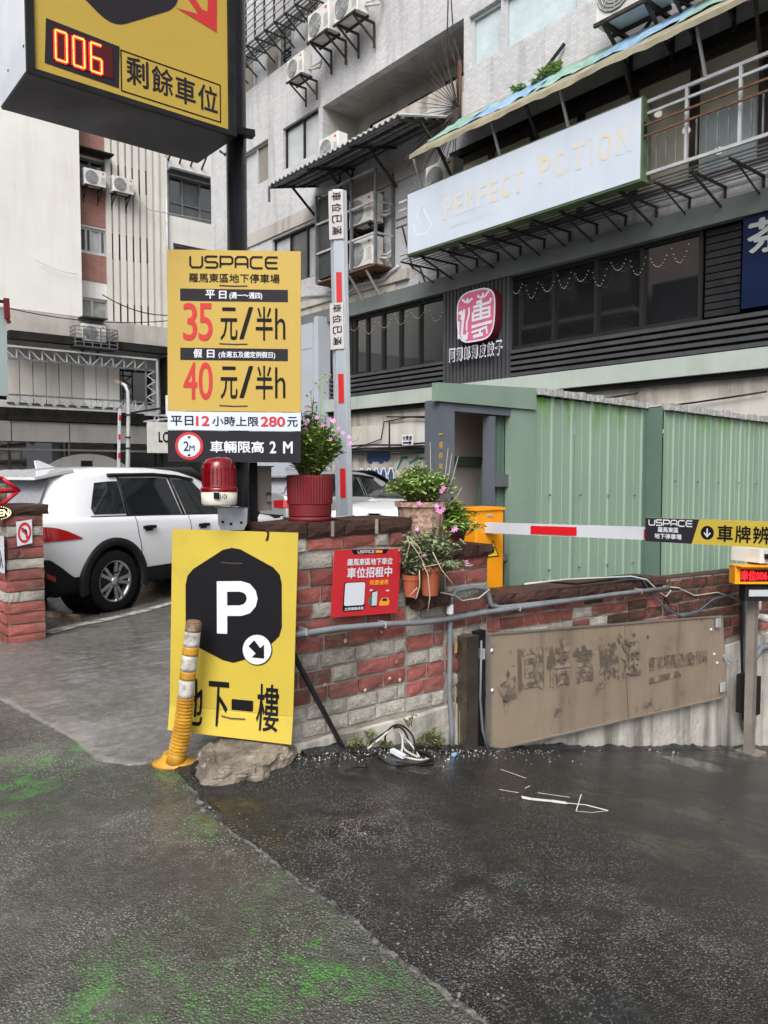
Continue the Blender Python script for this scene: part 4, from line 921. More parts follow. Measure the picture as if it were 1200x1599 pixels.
b = MB(); b.tube([fY(xa(265), -.1, za(265, 250)), fY(xa(266), -.1, za(265, 520))], .06, 6); b.tube([fY(xa(342), -.1, za(342, 240)), fY(xa(342), -.1, za(342, 420))], .07, 6); b.build('drain_pipe', 'pale_metal', cb_)
# shopfront: dark canopy, truss frame, grey fascia, dark glazing
FY0 = -1.2
zt0, zt1 = za(130, 641), za(130, 549)
fb(MB(), fY, xa(8), xa(300), FY0, -.82, za(130, 549) + .06, za(130, 535)).build('canopy', 'soot', cb_)
fb(MB(), fY, xa(248), xa(300), FY0 + .3, -.3, -.5, za(130, 550)).build('column', 'soot', cb_)
sx0, sx1 = xz(8, 600, BY + FY0)[0], xz(246, 600, BY + FY0)[0]; sz0 = PY(130, 640, BY + FY0).z; sz1 = PY(130, 551, BY + FY0).z
fr = thing('billboard', 'empty steel truss sign frame with white edge strip on the back left building', 'sign frame', (5, BY + FY0, sz0))
pF = lambda x, z, d=0.0: V((x, BY + FY0 + d, z))
for (p, q) in ((pF(sx0 - .4, sz0), pF(sx1, sz0)), (pF(sx1, sz0), pF(sx1, sz1)), (pF(sx0, sz1), pF(sx1, sz1))): MB().bar(p, q, .07).build('edge_strip', 'pale_metal', fr)
hb = (sz1 - sz0) * .20
b = MB(); b.bar(pF(sx0, sz0 + hb, .1), pF(sx1, sz0 + hb, .1), .06); b.bar(pF(sx0, sz1 - hb, .1), pF(sx1, sz1 - hb, .1), .06); b.bar(pF(sx1 - .45, sz0, .1), pF(sx1 - .45, sz1, .1), .06); b.build('chord', 'grey_metal', fr)
n = 12
for k in range(n):
    x0 = sx0 + (sx1 - sx0 - .45) * k / n; x1 = sx0 + (sx1 - sx0 - .45) * (k + 1) / n
    for zz, up in ((sz0 + .05, 1), (sz1 - .05, -1)):
        b = MB(); b.bar(pF(x0, zz, .1), pF(x0, zz + up * hb, .1), .045); s = (k > n * .55)
        b.bar(pF(x0 if s else x1, zz if up > 0 else zz - hb, .1), pF(x1 if s else x0, zz + hb if up > 0 else zz, .1), .045); b.build('truss_bar', 'pale_metal', fr)
for k in range(6):
    z0 = sz0 + hb + (sz1 - sz0 - 2 * hb) * k / 6; z1 = sz0 + hb + (sz1 - sz0 - 2 * hb) * (k + 1) / 6
    b = MB(); b.bar(pF(sx1 - .4, z0 if k % 2 else z1, .1), pF(sx1 - .05, z1 if k % 2 else z0, .1), .045); b.build('truss_bar', 'pale_metal', fr)
n = 9
for k in range(n):
    x0 = xa(12) + (xa(188) - xa(12)) * k / n; x1 = xa(12) + (xa(188) - xa(12)) * (k + 1) / n
    fb(MB(), fY, x0 + .015, x1 - .015, -.12, -.01, za(110, 633), za(110, 562)).build('wall_panel', 'plaster_panel' if k < 6 else 'plaster', cb_)
fb(MB(), fY, xa(4), xa(262), -1.0, -.82, za(130, 662), za(130, 645)).build('gutter', 'soot', cb_)
fb(MB(), fY, xa(-30), xa(300), -.81, -.3, za(130, 662), za(130, 642)).build('soffit', 'soot', cb_)
gu = [-30, 10, 99, 175, 236, 262]
for p, q in zip(gu, gu[1:]): fb(MB(), fY, xa(p) + .02, xa(q) - .02, -.9, -.4, za(110, 692), za(110, 663)).build('fascia_panel', 'gray_panel', cb_)
for p, q in zip(gu, gu[1:]): fb(MB(), fY, xa(p) + .05, xa(q) - .05, -.5, -.42, 0, za(110, 693)).build('shop_window', 'glass_dark', cb_)
fb(MB(), fY, xa(-30), xa(262), -.62, -.51, za(110, 705), za(110, 702)).build('window_rail', 'gray_panel', cb_)
b = MB(); ax, az, ar = xa(130), .3, 2.35
b.add([fY(ax + ar * math.cos(math.pi * k / 24), -.66, az + ar * .82 * math.sin(math.pi * k / 24)) for k in range(25)] + [fY(ax + ar * math.cos(math.pi * k / 24), -.5, az + ar * .82 * math.sin(math.pi * k / 24)) for k in range(25)],
      [tuple(range(25))] + [(i, i + 25, i + 26, i + 1) for i in range(24)]); b.build('arch_panel', 'gray_panel', cb_)
fb(MB(), fY, ax - .3, ax + .15, -.675, -.665, 1.7, 1.95).build('arch_label', 'ink', cb_)
fb(MB(), fY, xa(262), 19, -.3, -.02, -.5, za(110, 690)).build('shop_wall', 'gray_panel', cb_)
# air conditioners of this building
place_ac(PY(147, 292, BY - .45), 0, 'air conditioner on the brick-red strip, left of the pair under the lightbox', 1.05, AL)
place_ac(PY(191, 303, BY - .45), 0, 'air conditioner on the cream fins, right of the pair under the lightbox', 1.05, AL)
place_ac(PY(146, 534, BY - 1.05), 0, 'air conditioner inside the small balcony cage below the curtained window', 1.1, AL)
cg2 = thing('balcony_cage', 'low barred cage holding an air conditioner below the curtained window', 'cage', (3, BY - 1, 6.5))
c0x, c1x = xz(118, 540, BY - 1.4)[0], xz(184, 540, BY - 1.4)[0]; q0 = PY(150, 542, BY - 1.4).z; q1 = q0 + .75
for k in range(6): MB().bar((c0x, BY - 1.4, q0 + k * .15), (c1x, BY - 1.4, q0 + k * .15), .03).build('bar', 'grey_metal', cg2)
for k in range(6):
    x = c0x + (c1x - c0x) * k / 5; MB().bar((x, BY - 1.4, q0), (x, BY - 1.4, q1), .035).build('post', 'grey_metal', cg2)
for x in (c0x, c1x):
    b = MB()
    for k in range(6): b.bar((x, BY - 1.4, q0 + k * .15), (x, BY - .8, q0 + k * .15), .03)
    b.build('side_bars', 'grey_metal', cg2)
MB().bx(c0x, c1x, BY - 1.4, BY - .81, q0 - .06, q0 - .02).build('floor', 'dark_rust', cg2)
tag(MB().bx(PY(127, 500, BY - 1.2).x, PY(166, 500, BY - 1.2).x, BY - 1.4, BY - .82, PY(146, 498, BY - 1.2).z, PY(146, 498, BY - 1.2).z + .05).build('rain_cover', 'dark_rust'), 'rusty sheet lying over the caged air conditioner', 'sheet')
# hanging LOOK sign, partly hidden behind the price board
lk = thing('hanging_sign', 'white square hanging sign with black letters behind the price board', 'sign', (8, 27, 2))
LYp = 27.0; lkf = Pl((0, LYp, 0), (1, 0, 0), (0, 0, 1)); a0, c0 = lkf.px(233, 707); a1, c1 = lkf.px(300, 661)
MB().bx(a0, a1, LYp + .01, LYp + .16, c0, c1).build('panel', 'ac_white', lk); hz = (c0 + c1) / 2
text('LOOK', lkf, (a0 + .38, hz - .17, a0 + 1.35, hz + .2), 'ink', lk, bold=.03)
b = MB()
for x in (a0 + .35, a0 + .9): b.tube([(x + .09 * math.cos(R_(t)), LYp + .08, c1 + .12 + .1 * math.sin(R_(t))) for t in range(0, 361, 30)], .025, 5)
b.bar((a0 - .1, LYp + .08, c1 + .25), (a1, LYp + .08, c1 + .25), .07); b.bar((a1 - .2, LYp + .08, c1 + .25), (a1 - .2, LYp + 4, c1 + .25), .07); b.build('hanger', 'pale_metal', lk)
wb = thing('light_box', 'narrow white rounded light box beside the price board left edge', 'sign', (8, 26.5, 3))
p = PY(264, 636, 26.5); MB().bevbox(p.x - .12, p.x + .6, 26.4, 26.55, p.z - .34, p.z + .42, .05).build('box', 'print_white', wb); MB().bx(p.x + .1, p.x + .2, 26.55, 31.2, p.z, p.z + .06).build('arm', 'black_metal', wb)
# pale panel of a sign at the left image edge with a red clamp
tp = thing('side_panel_sign', 'pale teal panel standing high at the left edge with a red clamp on top', 'sign', (-2, 16, 3))
q0 = PY(-60, 614, 16); q1 = PY(10, 481, 16); MB().bx(q0.x, q1.x, 16, 16.3, q0.z, q1.z).build('panel', 'teal_panel', tp)
MB().bar((q1.x - 1, 16.15, q0.z - .02), (q1.x, 16.15, q0.z - .02), .08).build('frame', 'black_metal', tp)
b = MB(); b.bar((q1.x - .9, 15.95, q1.z + .12), (q1.x + .02, 15.95, q1.z + .1), .05); b.build('arm', 'black_metal', tp)
b = MB(); b.bar((q1.x - .02, 15.9, q1.z + .16), (q1.x - .01, 15.9, q1.z - .22), .09); b.bar((q1.x - .01, 15.9, q1.z - .22), (q1.x + .03, 15.9, q1.z - .3), .06); b.build('clamp', 'pot_red', tp)
MB().bar((q1.x - .5, 16.15, 0), (q1.x - .5, 16.15, q0.z), .1).build('post', 'black_metal', tp)
# street lamp and raised barrier arm in the car park
sl = thing('lamp_post', 'slim pale lamp post with curved top behind the white suv', 'lamp post', PZ(200, 830).to_tuple())
D_ = 15.0; b = MB(); b.tube([P(201, 900, D_), P(200, 722, D_), P(201, 640, D_), P(200, 612, D_), P(196, 602, D_), P(189, 598, D_)], [.05, .045, .04, .038, .035, .03], 8); b.build('pole', 'pale_metal', sl)
b = MB(); b.bar(P(190, 598, D_), P(179, 594, D_), .10, .06); b.build('lamp_head', 'bollard_brown', sl)
for v in (648, 683, 700): MB().lathe(P(200.5, v, D_), [(.055, -.015), (.055, .015)], 10).build('clamp', 'black_metal', sl)
rb2 = thing('boom_gate', 'thin raised red and white barrier arm beside the lamp post', 'barrier arm', PZ(185, 830).to_tuple())
b = MB(); b.bar(P(184, 800, D_), P(187, 638, D_), .058, .04); b.build('arm', 'arm_white', rb2)
for v in (652, 682, 711):
    MB().bar(P(187.8 - (v - 638) * .02, v - 4, D_ - .03), P(187.6 - (v - 638) * .02, v + 4, D_ - .03), .035, .03).build('red_band', 'reflector_red', rb2)
MB().bar(P(184, 900, D_), P(184, 770, D_), .3, .3).build('box', 'box_orange', rb2)
# overhead wires across the cream building
def wire(name, label, pts, r, m='cable_black'):
    return tag(MB().tube(pts, r, 5).build(name, m), label, 'cable')
wire('cable', 'thin cable sagging across the front of the cream building belt course', sagline(PY(8, 480, 29), PY(380, 478, 29), .6, 16), .018)
wire('cable', 'second thin cable crossing below the slot windows of the cream building', sagline(PY(160, 460, 31.0), PY(270, 492, 31.0), .25, 8), .022)
wire('cable', 'thin cable slanting down beside the air conditioners on the cream fins', [PY(210, 306, 31.6), PY(235, 328, 31.6), PY(340, 347, 31.6)], .022, 'cable_white')
wire('cable', 'thin dark cable rising across the blank cream wall', sagline(PY(55, 405, 31.1), PY(122, 428, 31.1), .1, 6), .012, 'cable_white')

# ================================================================== BUILDINGS ACROSS THE STREET (seen only mirrored in the glazing)
op = thing('apartment_building', 'plain brown block across the street mirrored in the shop glazing', 'building', (-9, 20, 0))
def fO(a, d, z): return V((-9 - d, a, z))
h2 = [(22 + i * 3.2, 24 + i * 3.2, 1.2 + j * 3.1, 2.7 + j * 3.1) for i in range(6) for j in range(5)]
wall_open(21.2, 44, 0, 15.5, h2, fO, .2).build('wall', 'dark_block', op)
for h in h2: fb(MB(), fO, h[0], h[1], .12, .15, h[2], h[3]).build('window', 'glass_mid', op)
for j in range(5): fb(MB(), fO, 21.2, 44, -1.0, 0.0, .3 + 3.1 * j + 2.8, .5 + 3.1 * j + 2.8).build('balcony', 'plaster_dirty', op)
h3 = [(5 + i * 3.2, 7 + i * 3.2, 1.2 + j * 3.1, 2.7 + j * 3.1) for i in range(5) for j in range(3)]
op2 = thing('apartment_building', 'low grey block across the street mirrored in the shop glazing', 'building', (-9, 12, 0))
wall_open(4, 20.8, 0, 10.6, h3, fO, .2).build('wall', 'dark_block', op2)
for h in h3: fb(MB(), fO, h[0], h[1], .12, .15, h[2], h[3]).build('window', 'glass_mid', op2)
for q, (a, c, hh) in ((op, (21.2, 44, 15.5)), (op2, (4, 20.8, 10.6))): fb(MB(), fO, a, c, .3, 8, 0, hh).build('roof_mass', 'brown_panel', q)
# ================================================================== BRICK WALLS
def brick_mesh(seed, m, jy=.34):
    r = random.Random(seed); nx, nz = 5, 4; vs = []; fs = []
    for j in range(nz):
        for i in range(nx):
            ex = min(i, nx - 1 - i) == 0; ez = min(j, nz - 1 - j) == 0
            x = -.5 + i / (nx - 1); z = -.5 + j / (nz - 1); x += r.uniform(-.02, .02); z += r.uniform(-.045, .045)
            y = -.5 + ((.28 if ex or ez else 0) + r.uniform(-.12, .14)) * jy
            vs.append((x, y, z))
    for j in range(nz - 1):
        for i in range(nx - 1): fs.append((j * nx + i, j * nx + i + 1, (j + 1) * nx + i + 1, (j + 1) * nx + i))
    ring = [i for i in range(nx)] + [j * nx + nx - 1 for j in range(1, nz)] + [(nz - 1) * nx + i for i in range(nx - 2, -1, -1)] + [j * nx for j in range(nz - 2, 0, -1)]
    base = len(vs)
    for k in ring: x, y, z = vs[k]; vs.append((x * 1.0, .5, z))
    n = len(ring)
    for k in range(n): fs.append((ring[k], base + k, base + (k + 1) % n, ring[(k + 1) % n]))
    me = bpy.data.meshes.new('brick'); me.from_pydata(vs, [], fs); me.materials.append(MATS[m]); me.update(); return me
BM = {c: [brick_mesh(i * 7 + len(c), c) for i in range(6)] for c in ('brick_red', 'brick_white', 'brick_dark', 'brick_mossy')}
CM_ = [brick_mesh(90 + i, 'brick_dark', .16) for i in range(5)]
def brick(parent, c, pos, size, rz=0.0, ry=0.0, name='brick'):
    o = bpy.data.objects.new(name, rnd.choice(CM_ if 'coping' in name else BM[c])); C.objects.link(o); o.parent = parent
    o.location = WM[parent].inverted() @ V(pos); o.scale = size; o.rotation_euler = (rnd.uniform(-.012, .012), ry + rnd.uniform(-.006, .006), rz); return o
PAT = ['brick_red', 'brick_white', 'brick_red', 'brick_red', 'brick_white', 'brick_red', 'brick_red', 'brick_white', 'brick_red', 'brick_red', 'brick_white', 'brick_white', 'brick_white']
def courses(parent, x0, x1, ztop, n, h, y, slope=0.0, lens=(.15, .26), gap=.017, depth=.05, pat=PAT, skip=None, p0=0, bottom=None):
    for k in range(n):
        x = x0 + .004 - (.0 if k % 2 else rnd.uniform(.0, .06)); x = max(x, x0 + .004)
        while x < x1 - .03:
            L_ = rnd.choice((rnd.uniform(*lens), rnd.uniform(lens[0] * .6, lens[0]) if rnd.random() < .35 else rnd.uniform(*lens)))
            if x + L_ > x1 - .05: L_ = x1 - x - .004
            xc = x + L_ / 2; zc = ztop - h * (k + .5) + slope * (xc - x0) + rnd.uniform(-.003, .003)
            c = pat[(k + p0) % len(pat)]
            if rnd.random() < .07: c = 'brick_white' if c == 'brick_red' else 'brick_red'
            if xc > 5.0 and (rnd.random() < .3 or (xc > 6.2 and zc > .2)): c = 'brick_mossy'
            if not (skip and skip(xc, zc)) and not (bottom is not None and zc < bottom(xc)):
                brick(parent, c, (xc, y + .010 + rnd.uniform(-.005, .005), zc), (L_ - gap * rnd.uniform(.7, 1.3), depth, h - gap * rnd.uniform(.8, 1.3)), 0, -slope)
            x += L_
WY = 3.52
wall = thing('brick_wall', 'red and white brick boundary wall with dark brick coping, stepping down along the ramp', 'wall', (2.15, WY, 0))
XT0, XT1 = 2.14, PY(634, 830, WY).x
XM1 = PY(694, 900, WY).x; XP1 = PY(760, 900, WY).x; XR1 = PY(1036, 905, WY).x
zt = PY(560, 812, WY - .04).z
zp = PY(730, 853, WY - .06).z - .0; zm = PY(668, 932, WY - .09).z; zr0 = PY(775, 930, WY - .04).z; zr1 = PY(1030, 903, WY - .04).z
slp = (zr1 - zr0) / (XR1 - XP1)
b = MB(); b.bx(XT0, XT1, WY, WY + .26, -1.0, zt - .07)
b.bx(XT1, XM1, WY + .004, WY + .26, -1.2, zm - .06)
b.bx(XM1, XP1, WY - .006, WY + .26, -1.3, zp - .06)
b.prism([(XP1, WY, -2), (XR1, WY, -2.5), (XR1, WY, zr1 - .06), (XP1, WY, zr0 - .06)], (0, .22, 0))
b.prism([(XR1, WY, -2.5), (13, WY, -4), (13, WY, zr1 - .1 + slp * 6), (XR1, WY, zr1 - .03)], (0, .15, 0))
b.build('mortar_core', 'mortar', wall)
cbz = lambda x: .035 - .012 * (x - 2.4)
H = .0945
courses(wall, XT0, XT1, zt - .075, 13, H, WY, bottom=lambda x: cbz(x) + .03)
for k in range(11):      # short end of the wall facing the camera side
    brick(wall, PAT[k], (XT0 + .012, WY + .14, zt - .075 - H * (k + .5)), (.22, .05, H - .014), -math.pi / 2)
courses(wall, XT1, XM1, zm - .065, 10, H, WY, bottom=lambda x: cbz(x) + .03, p0=4)
courses(wall, XM1, XP1, zp - .065, 12, H, WY - .006, bottom=lambda x: cbz(x) + .03, p0=2)
board_top = lambda x: PY(765, 990, WY - .08).z + (x - XP1) * (PY(1128, 962, WY - .08).z - PY(765, 990, WY - .08).z) / (PY(1128, 962, WY - .08).x - XP1)
courses(wall, XP1, XR1, zr0 - .065, 8, H, WY, slope=slp, lens=(.2, .3), p0=1, pat=['brick_red', 'brick_red', 'brick_red', 'brick_white', 'brick_red'], skip=lambda x, z: x > XP1 + .3 and z < board_top(x) - .15, bottom=lambda x: cbz(x))
courses(wall, XR1, 9.3, zr1 - .035, 6, .105, WY, slope=slp, lens=(.24, .34), pat=['brick_red', 'brick_red', 'brick_white', 'brick_red', 'brick_red'], skip=lambda x, z: x < PY(1120, 1000, WY).x and z < board_top(x) - .15, bottom=lambda x: -.14)
# coping: dark bricks on edge
def coping(x0, x1, z, n, over=.035, h=.085, slope=0.0, back=.30, tint='brick_dark'):
    for i in range(n):
        a = x0 + (x1 - x0) * i / n; c = x0 + (x1 - x0) * (i + 1) / n; xc = (a + c) / 2
        brick(wall, tint, (xc, WY - over + back / 2, z - h / 2 + slope * (xc - x0)), (c - a - .006, back, h), 0, -math.atan(slope), name='coping_brick')
coping(XT0 - .03, XT1 + .03, zt, 4); coping(XM1 - .02, XP1 + .01, zp, 3, over=.06, h=.07); coping(XP1 + .02, XR1, zr0, 9, over=.04, h=.08, slope=slp)
coping(XT1 + .03, XM1 - .02, zm, 2, over=.10, h=.075, back=.36)
coping(XR1 + .005, 9.2, zr1 - .02, 9, over=.0, h=.05, slope=slp, back=.14)
for x, z in ((XT0, zt), ):
    b = MB()
    for f in (.39, .72): b.bx(XT0 + (XT1 - XT0) * f, XT0 + (XT1 - XT0) * f + .018, WY - .042, WY - .034, zt - .085, zt - .0)
    b.build('mortar_patch', 'mortar', wall)
# concrete footing
b = MB(); xs = [2.12 + .14 * i for i in range(80)]; vs = []; fs = []
for i, x in enumerate(xs):
    t = cbz(x) + .01 * jag(x, 9) if x < XR1 + .4 else -.115 + .012 * jag(x, 9)
    if x >= XR1 + .4: t = -.12 + .012 * jag(x, 9)
    zb = ramp_z(x) - .25; yy = WY - .035 - .008 * jag(x, 4)
    vs += [(x, yy, zb), (x, yy - .004 * jag(x, 11), (zb + t) / 2), (x, yy + .004, t), (x, WY + .05, t + .01)]
    if i:
        k = 4 * (i - 1); fs += [(k, k + 4, k + 5, k + 1), (k + 1, k + 5, k + 6, k + 2), (k + 2, k + 6, k + 7, k + 3)]
b.add(vs, fs); b.build('concrete_footing', 'concrete', wall)
b = MB()        # ochre runs below the bracket
wf = Pl((0, WY - .045, 0), (1, 0, 0), (0, 0, 1)); a, c = wf.px(716, 1000)
for (u, v0, v1, w) in ((712, 1001, 1020, .03), (711, 1070, 1120, .014), (718, 1110, 1160, .012)):
    a, c0 = wf.px(u, v1); c1 = wf.px(u, v0)[1]; poly(wf, [(a - w / 2, c0), (a + w / 3, c0), (a + w / 2, (c0 + c1) / 2), (a + w / 3, c1), (a - w / 2, c1)], None, None, mb=b)
b.build('ochre_run', 'ochre_stain', wall)
b = MB()
for (u, v) in ((540, 1001), (596, 987), (620, 1034), (609, 1060), (625, 1062), (571, 1078), (697, 830), (508, 1070), (649, 1035)):
    p = PY(u, v, WY - .035); b.lathe(p, [(.0, -.006), (.012, -.004), (.014, 0), (.01, .006)], 8, 'Y')
b.build('wall_plug', 'pot_stone', wall)
# asphalt dragged up along the wall foot
vs = []; fs = []; k = 0; x = 2.3
while x < 11:
    h = .022 + .018 * jag(x, 5) + .012 * jag(x + 4, 17); zz = ramp_z(x); vs += [(x, WY - .13 - .03 * jag(x, 6), zz + .013), (x, WY - .085, zz + .016 + h * .5), (x, WY - .052, zz + .012 + h), (x, WY - .03, zz - .02)]
    if k: q = 4 * (k - 1); fs += [(q + j, q + j + 4, q + j + 5, q + j + 1) for j in range(3)]
    x += .03; k += 1
MB().add(vs, fs, True).build('asphalt_edge', 'ramp_asphalt', kind='structure', label='ragged black asphalt edge along the foot of the wall')
# left pillar
LY = 7.36; lp = thing('brick_pillar', 'short red and white brick pillar at the left edge behind the street', 'pillar', (1.94, LY, 0))
lx0, lx1 = PY(11, 900, LY).x, PY(69, 900, LY).x; lz = PY(40, 790, LY - .03).z
MB().bx(lx0 + .01, lx1, LY, LY + .55, -.05, lz - .07).build('mortar_core', 'mortar', lp)
n = int((lz - .08) / .098) + 1; LP_ = ['brick_red', 'brick_white', 'brick_red', 'brick_red', 'brick_white', 'brick_red', 'brick_red', 'brick_white', 'brick_red', 'brick_red', 'brick_red', 'brick_red']
for k in range(n):
    z = lz - .08 - .098 * (k + .5); c = LP_[k % 12]; s = rnd.choice((.0, .09, .1))
    if z < .02: continue
    if s: brick(lp, c, (lx0 + s / 2 + .005, LY, z), (s - .01, .05, .084)); brick(lp, c, (lx0 + (lx1 - lx0 + s) / 2, LY, z), (lx1 - lx0 - s - .008, .05, .084))
    else: brick(lp, c, ((lx0 + lx1) / 2, LY, z), (lx1 - lx0 - .004, .05, .084))
    for q in range(2): brick(lp, c, (lx0 + .005, LY + .14 + q * .27, z), (.255, .05, .084), -math.pi / 2)
for q in range(2): brick(lp, 'brick_dark', ((lx0 + lx1) / 2 + .01, LY + .1 + q * .3, lz - .035), (lx1 - lx0 + .07, .29, .08), 0, name='coping_brick')
# signs on that pillar
nt = thing('traffic_sign', 'small square no left turn sign on the left brick pillar', 'sign', (1.95, LY - .04, .9))
sf = Bil(PY(27.5, 853, LY - .045), PY(51, 848, LY - .045), PY(50, 811, LY - .045), PY(25.5, 815, LY - .045))
MB().prism([sf.at(0, 0), sf.at(1, 0), sf.at(1, 1), sf.at(0, 1)], sf.N * -.006).build('plate', 'print_white', nt)
b = MB(); ribbon(b, sf, circle(sf, (.5, .5), .37), .12, .003, closed=True); ribbon(b, sf, [(.26, .76), (.76, .24)], .10, .005); b.build('red_ring', 'print_red', nt)
b = MB(); ribbon(b, sf, [(.62, .25), (.62, .52), (.55, .6), (.45, .58)], .09, .0038); poly(sf, [(.3, .6), (.47, .72), (.46, .47)], None, None, mb=b, lift=.0036); b.build('arrow', 'ink', nt)
pp_ = thing('notice', 'white paper notice with dark letters on the left face of the left pillar', 'notice', (lx0, LY, .7))
nf = Pl((lx0 - .035, 0, 0), (0, -1, 0), (0, 0, 1)); a1, c1 = nf.px(5, 838); c0 = nf.px(5, 895)[1]
MB().bx(lx0 - .034, lx0 - .028, -a1, -a1 + .3, c0, c1).build('sheet', 'print_white', pp_)
text('出入', nf, (a1 - .26, c0 + .04, a1 - .02, c0 + .2), 'ink', pp_, bold=.03)
on = thing('neon_sign', 'oval black OPEN sign with dotted yellow edge on the left pillar', 'sign', (lx0, LY, 1.1))
of = Pl((0, LY - .055, 0), (1, 0, 0), (0, 0, 1)); a, c = of.px(-3, 801); q = of.px(19, 801)[0]; w = q - a
MB().prism([of.at(a + w * math.cos(t * .2618), c + .065 * math.sin(t * .2618)) for t in range(24)], (0, .02, 0)).build('panel', 'ink', on)
b = MB()
for t in range(34):
    x, z = a + w * .92 * math.cos(t * .1848), c + .055 * math.sin(t * .1848); b.bx(x - .003, x + .003, LY - .06, LY - .055, z - .003, z + .003)
b.build('dotted_edge', 'neon_warm', on); text('OPEN', of, (a - w * .78, c - .028, a + w * .78, c + .028), 'neon_warm', on, bold=.02)
rfm = thing('red_frame', 'bright red tube frame standing on the left brick pillar beside a brown box', 'frame', (lx0, LY, lz))
b = MB(); yq = LY + .12; J = PY(30, 766, yq)
b.tube([PY(-40, 768, yq), J], .020, 8); b.tube([PY(4, 747, yq), J], .018, 8); b.tube([PY(4, 787, yq), J], .018, 8); b.tube([PY(4, 787, yq), PY(-20, 790, yq), PY(-22, 745, yq), PY(4, 747, yq)], .018, 8); b.lathe(J, [(0, -.02), (.022, 0), (0, .02)], 8)
b.build('tubes', 'red_frame', rfm)
tag(MB().bevbox(PY(-40, 760, yq + .1).x, PY(11, 760, yq + .1).x, yq + .08, yq + .3, lz + .0, PY(0, 756, yq).z, .02).build('brown_box', 'wood_old'), 'brown box on the left pillar behind the red tube frame', 'box')
tag(MB().bar(PZ(72, 957, .03), PZ(120, 965, .04), .09, .05).build('timber', 'wood_old'), 'old painted timber lying on the ground beside the left pillar', 'timber')

# ================================================================== BOARD, CHANNEL, CONDUITS on the wall
YB = WY - .09
sb = thing('metal_sheet_sign', 'large dull stainless panel with worn chinese lettering slanting along the ramp wall', 'panel', (4, YB, -.3))
bf = Bil(PY(766, 1172, YB), PY(1134, 1088, YB), PY(1127, 962, YB), PY(764, 990, YB))
N_ = 16; vs = []; fs = []
for j in range(5):
    for i in range(N_ + 1): vs.append(bf.at(i / N_, j / 4, .004 * math.sin(i * 1.3) * math.sin(j * .8) + .0015 * jag(i + j * 3.3, 1.9)))
for j in range(4):
    for i in range(N_): fs.append((j * 17 + i, j * 17 + i + 1, (j + 1) * 17 + i + 1, (j + 1) * 17 + i))
MB().add(vs, fs, True).build('sheet', 'stainless', sb)
b = MB(); b.prism([bf.at(0, 0, -.006), bf.at(1, 0, -.006), bf.at(1, 1, -.006), bf.at(0, 1, -.006)], bf.N * -.03); b.build('back_tray', 'stainless_clean', sb)
for (p, q) in (((0, 0), (1, 0)), ((0, 1), (1, 1)), ((0, 0), (0, 1)), ((1, 0), (1, 1))): MB().bar(bf.at(*p, .004), bf.at(*q, .004), .012, .012).build('edge', 'stainless_clean', sb)
MB().bar(bf.at(.5, .01, .001), bf.at(.5, .99, .001), .004, .004).build('seam', 'grey_metal', sb)
for i, ch in enumerate('回悟言聯通'):
    a = .09 + i * .098; text(ch, bf, (a, .48 - .006 * i, a + .082, .84 - .01 * i), 'stain_mark', sb, bold=.035, lift=.0075)
text('停車場開發(股)公司', bf, (.60, .44, .90, .62), 'stain_mark', sb, bold=.012, lift=.0075)
b = MB()
for k in range(26):
    a, c = rnd.uniform(.03, .62), rnd.uniform(.38, .9); m_ = rnd.randint(4, 7); r = rnd.uniform(.008, .035)
    poly(bf, [(a + r * rnd.uniform(.3, 1) * math.cos(2 * math.pi * t / m_) * .7, c + 2.2 * r * rnd.uniform(.5, 1) * math.sin(2 * math.pi * t / m_)) for t in range(m_)], None, None, mb=b, lift=.0066)
poly(bf, [(.02, .55), (.08, .62), (.085, .45), (.06, .38), (.045, .28), (.04, .42)], None, None, mb=b, lift=.0066); poly(bf, [(.6, .40), (.74, .42), (.76, .36), (.6, .33)], None, None, mb=b, lift=.0066)
b.build('glue_marks', 'stain_mark', sb, kind='stuff')
for (a, c) in ((.965, .93), (.97, .14)):
    b = MB(); b.bevbox(-.04, .04, -.02, .0, -.04, .04, .008, Matrix.Translation(bf.at(a, c, .012))); b.lathe(bf.at(a, c, .03), [(.0, 0), (.02, .0), (.02, .02), (0, .02)], 10, 'Y'); b.build('latch', 'pale_metal', sb)
for (a, c) in ((.93, .85), (.94, .55), (.955, .44), (.005, .86), (.005, .52)): MB().lathe(bf.at(a, c, .01), [(.0, -.007), (.013, -.003), (.013, .006), (0, .006)], 10, 'Y').build('cap', 'print_white', sb)
b = MB(); b.lathe(bf.at(1.0, .5, .0), [(.035, -.02), (.035, .02), (0, .02)], 12, 'Y'); b.bar(bf.at(1.0, .5), bf.at(1.05, .42), .02); b.build('handle', 'pale_metal', sb)
ch = thing('steel_channel', 'upright stainless channel post between the grey conduit and the slanted panel', 'channel', PY(740, 1172, YB).to_tuple())
q0, q1 = PY(729, 1172, YB - .02), PY(747, 992, YB - .02); zb_, ztp = q0.z - .03, q1.z
b = MB(); b.bx(q0.x, PY(747, 1100, YB - .02).x, YB - .02, WY - .0, zb_, ztp); b.build('post', 'channel_steel', ch)
b = MB(); x1 = PY(763, 1100, YB).x; b.bx(PY(748, 1100, YB).x + .002, x1, YB + .03, WY - .01, zb_, ztp + .01); b.build('slot', 'black_metal', ch)
MB().tube([PY(752, 1000, YB), PY(750, 1090, YB), PY(754, 1140, YB - .02), PY(764, 1175, YB - .06)], .010, 6).build('cable', 'grey_metal', ch)
MB().bx(PY(752, 1020, YB).x, PY(757, 1020, YB).x, YB - .005, YB + .03, PY(752, 1030, YB).z, PY(752, 1014, YB).z).build('label_strip', 'pale_metal', ch)
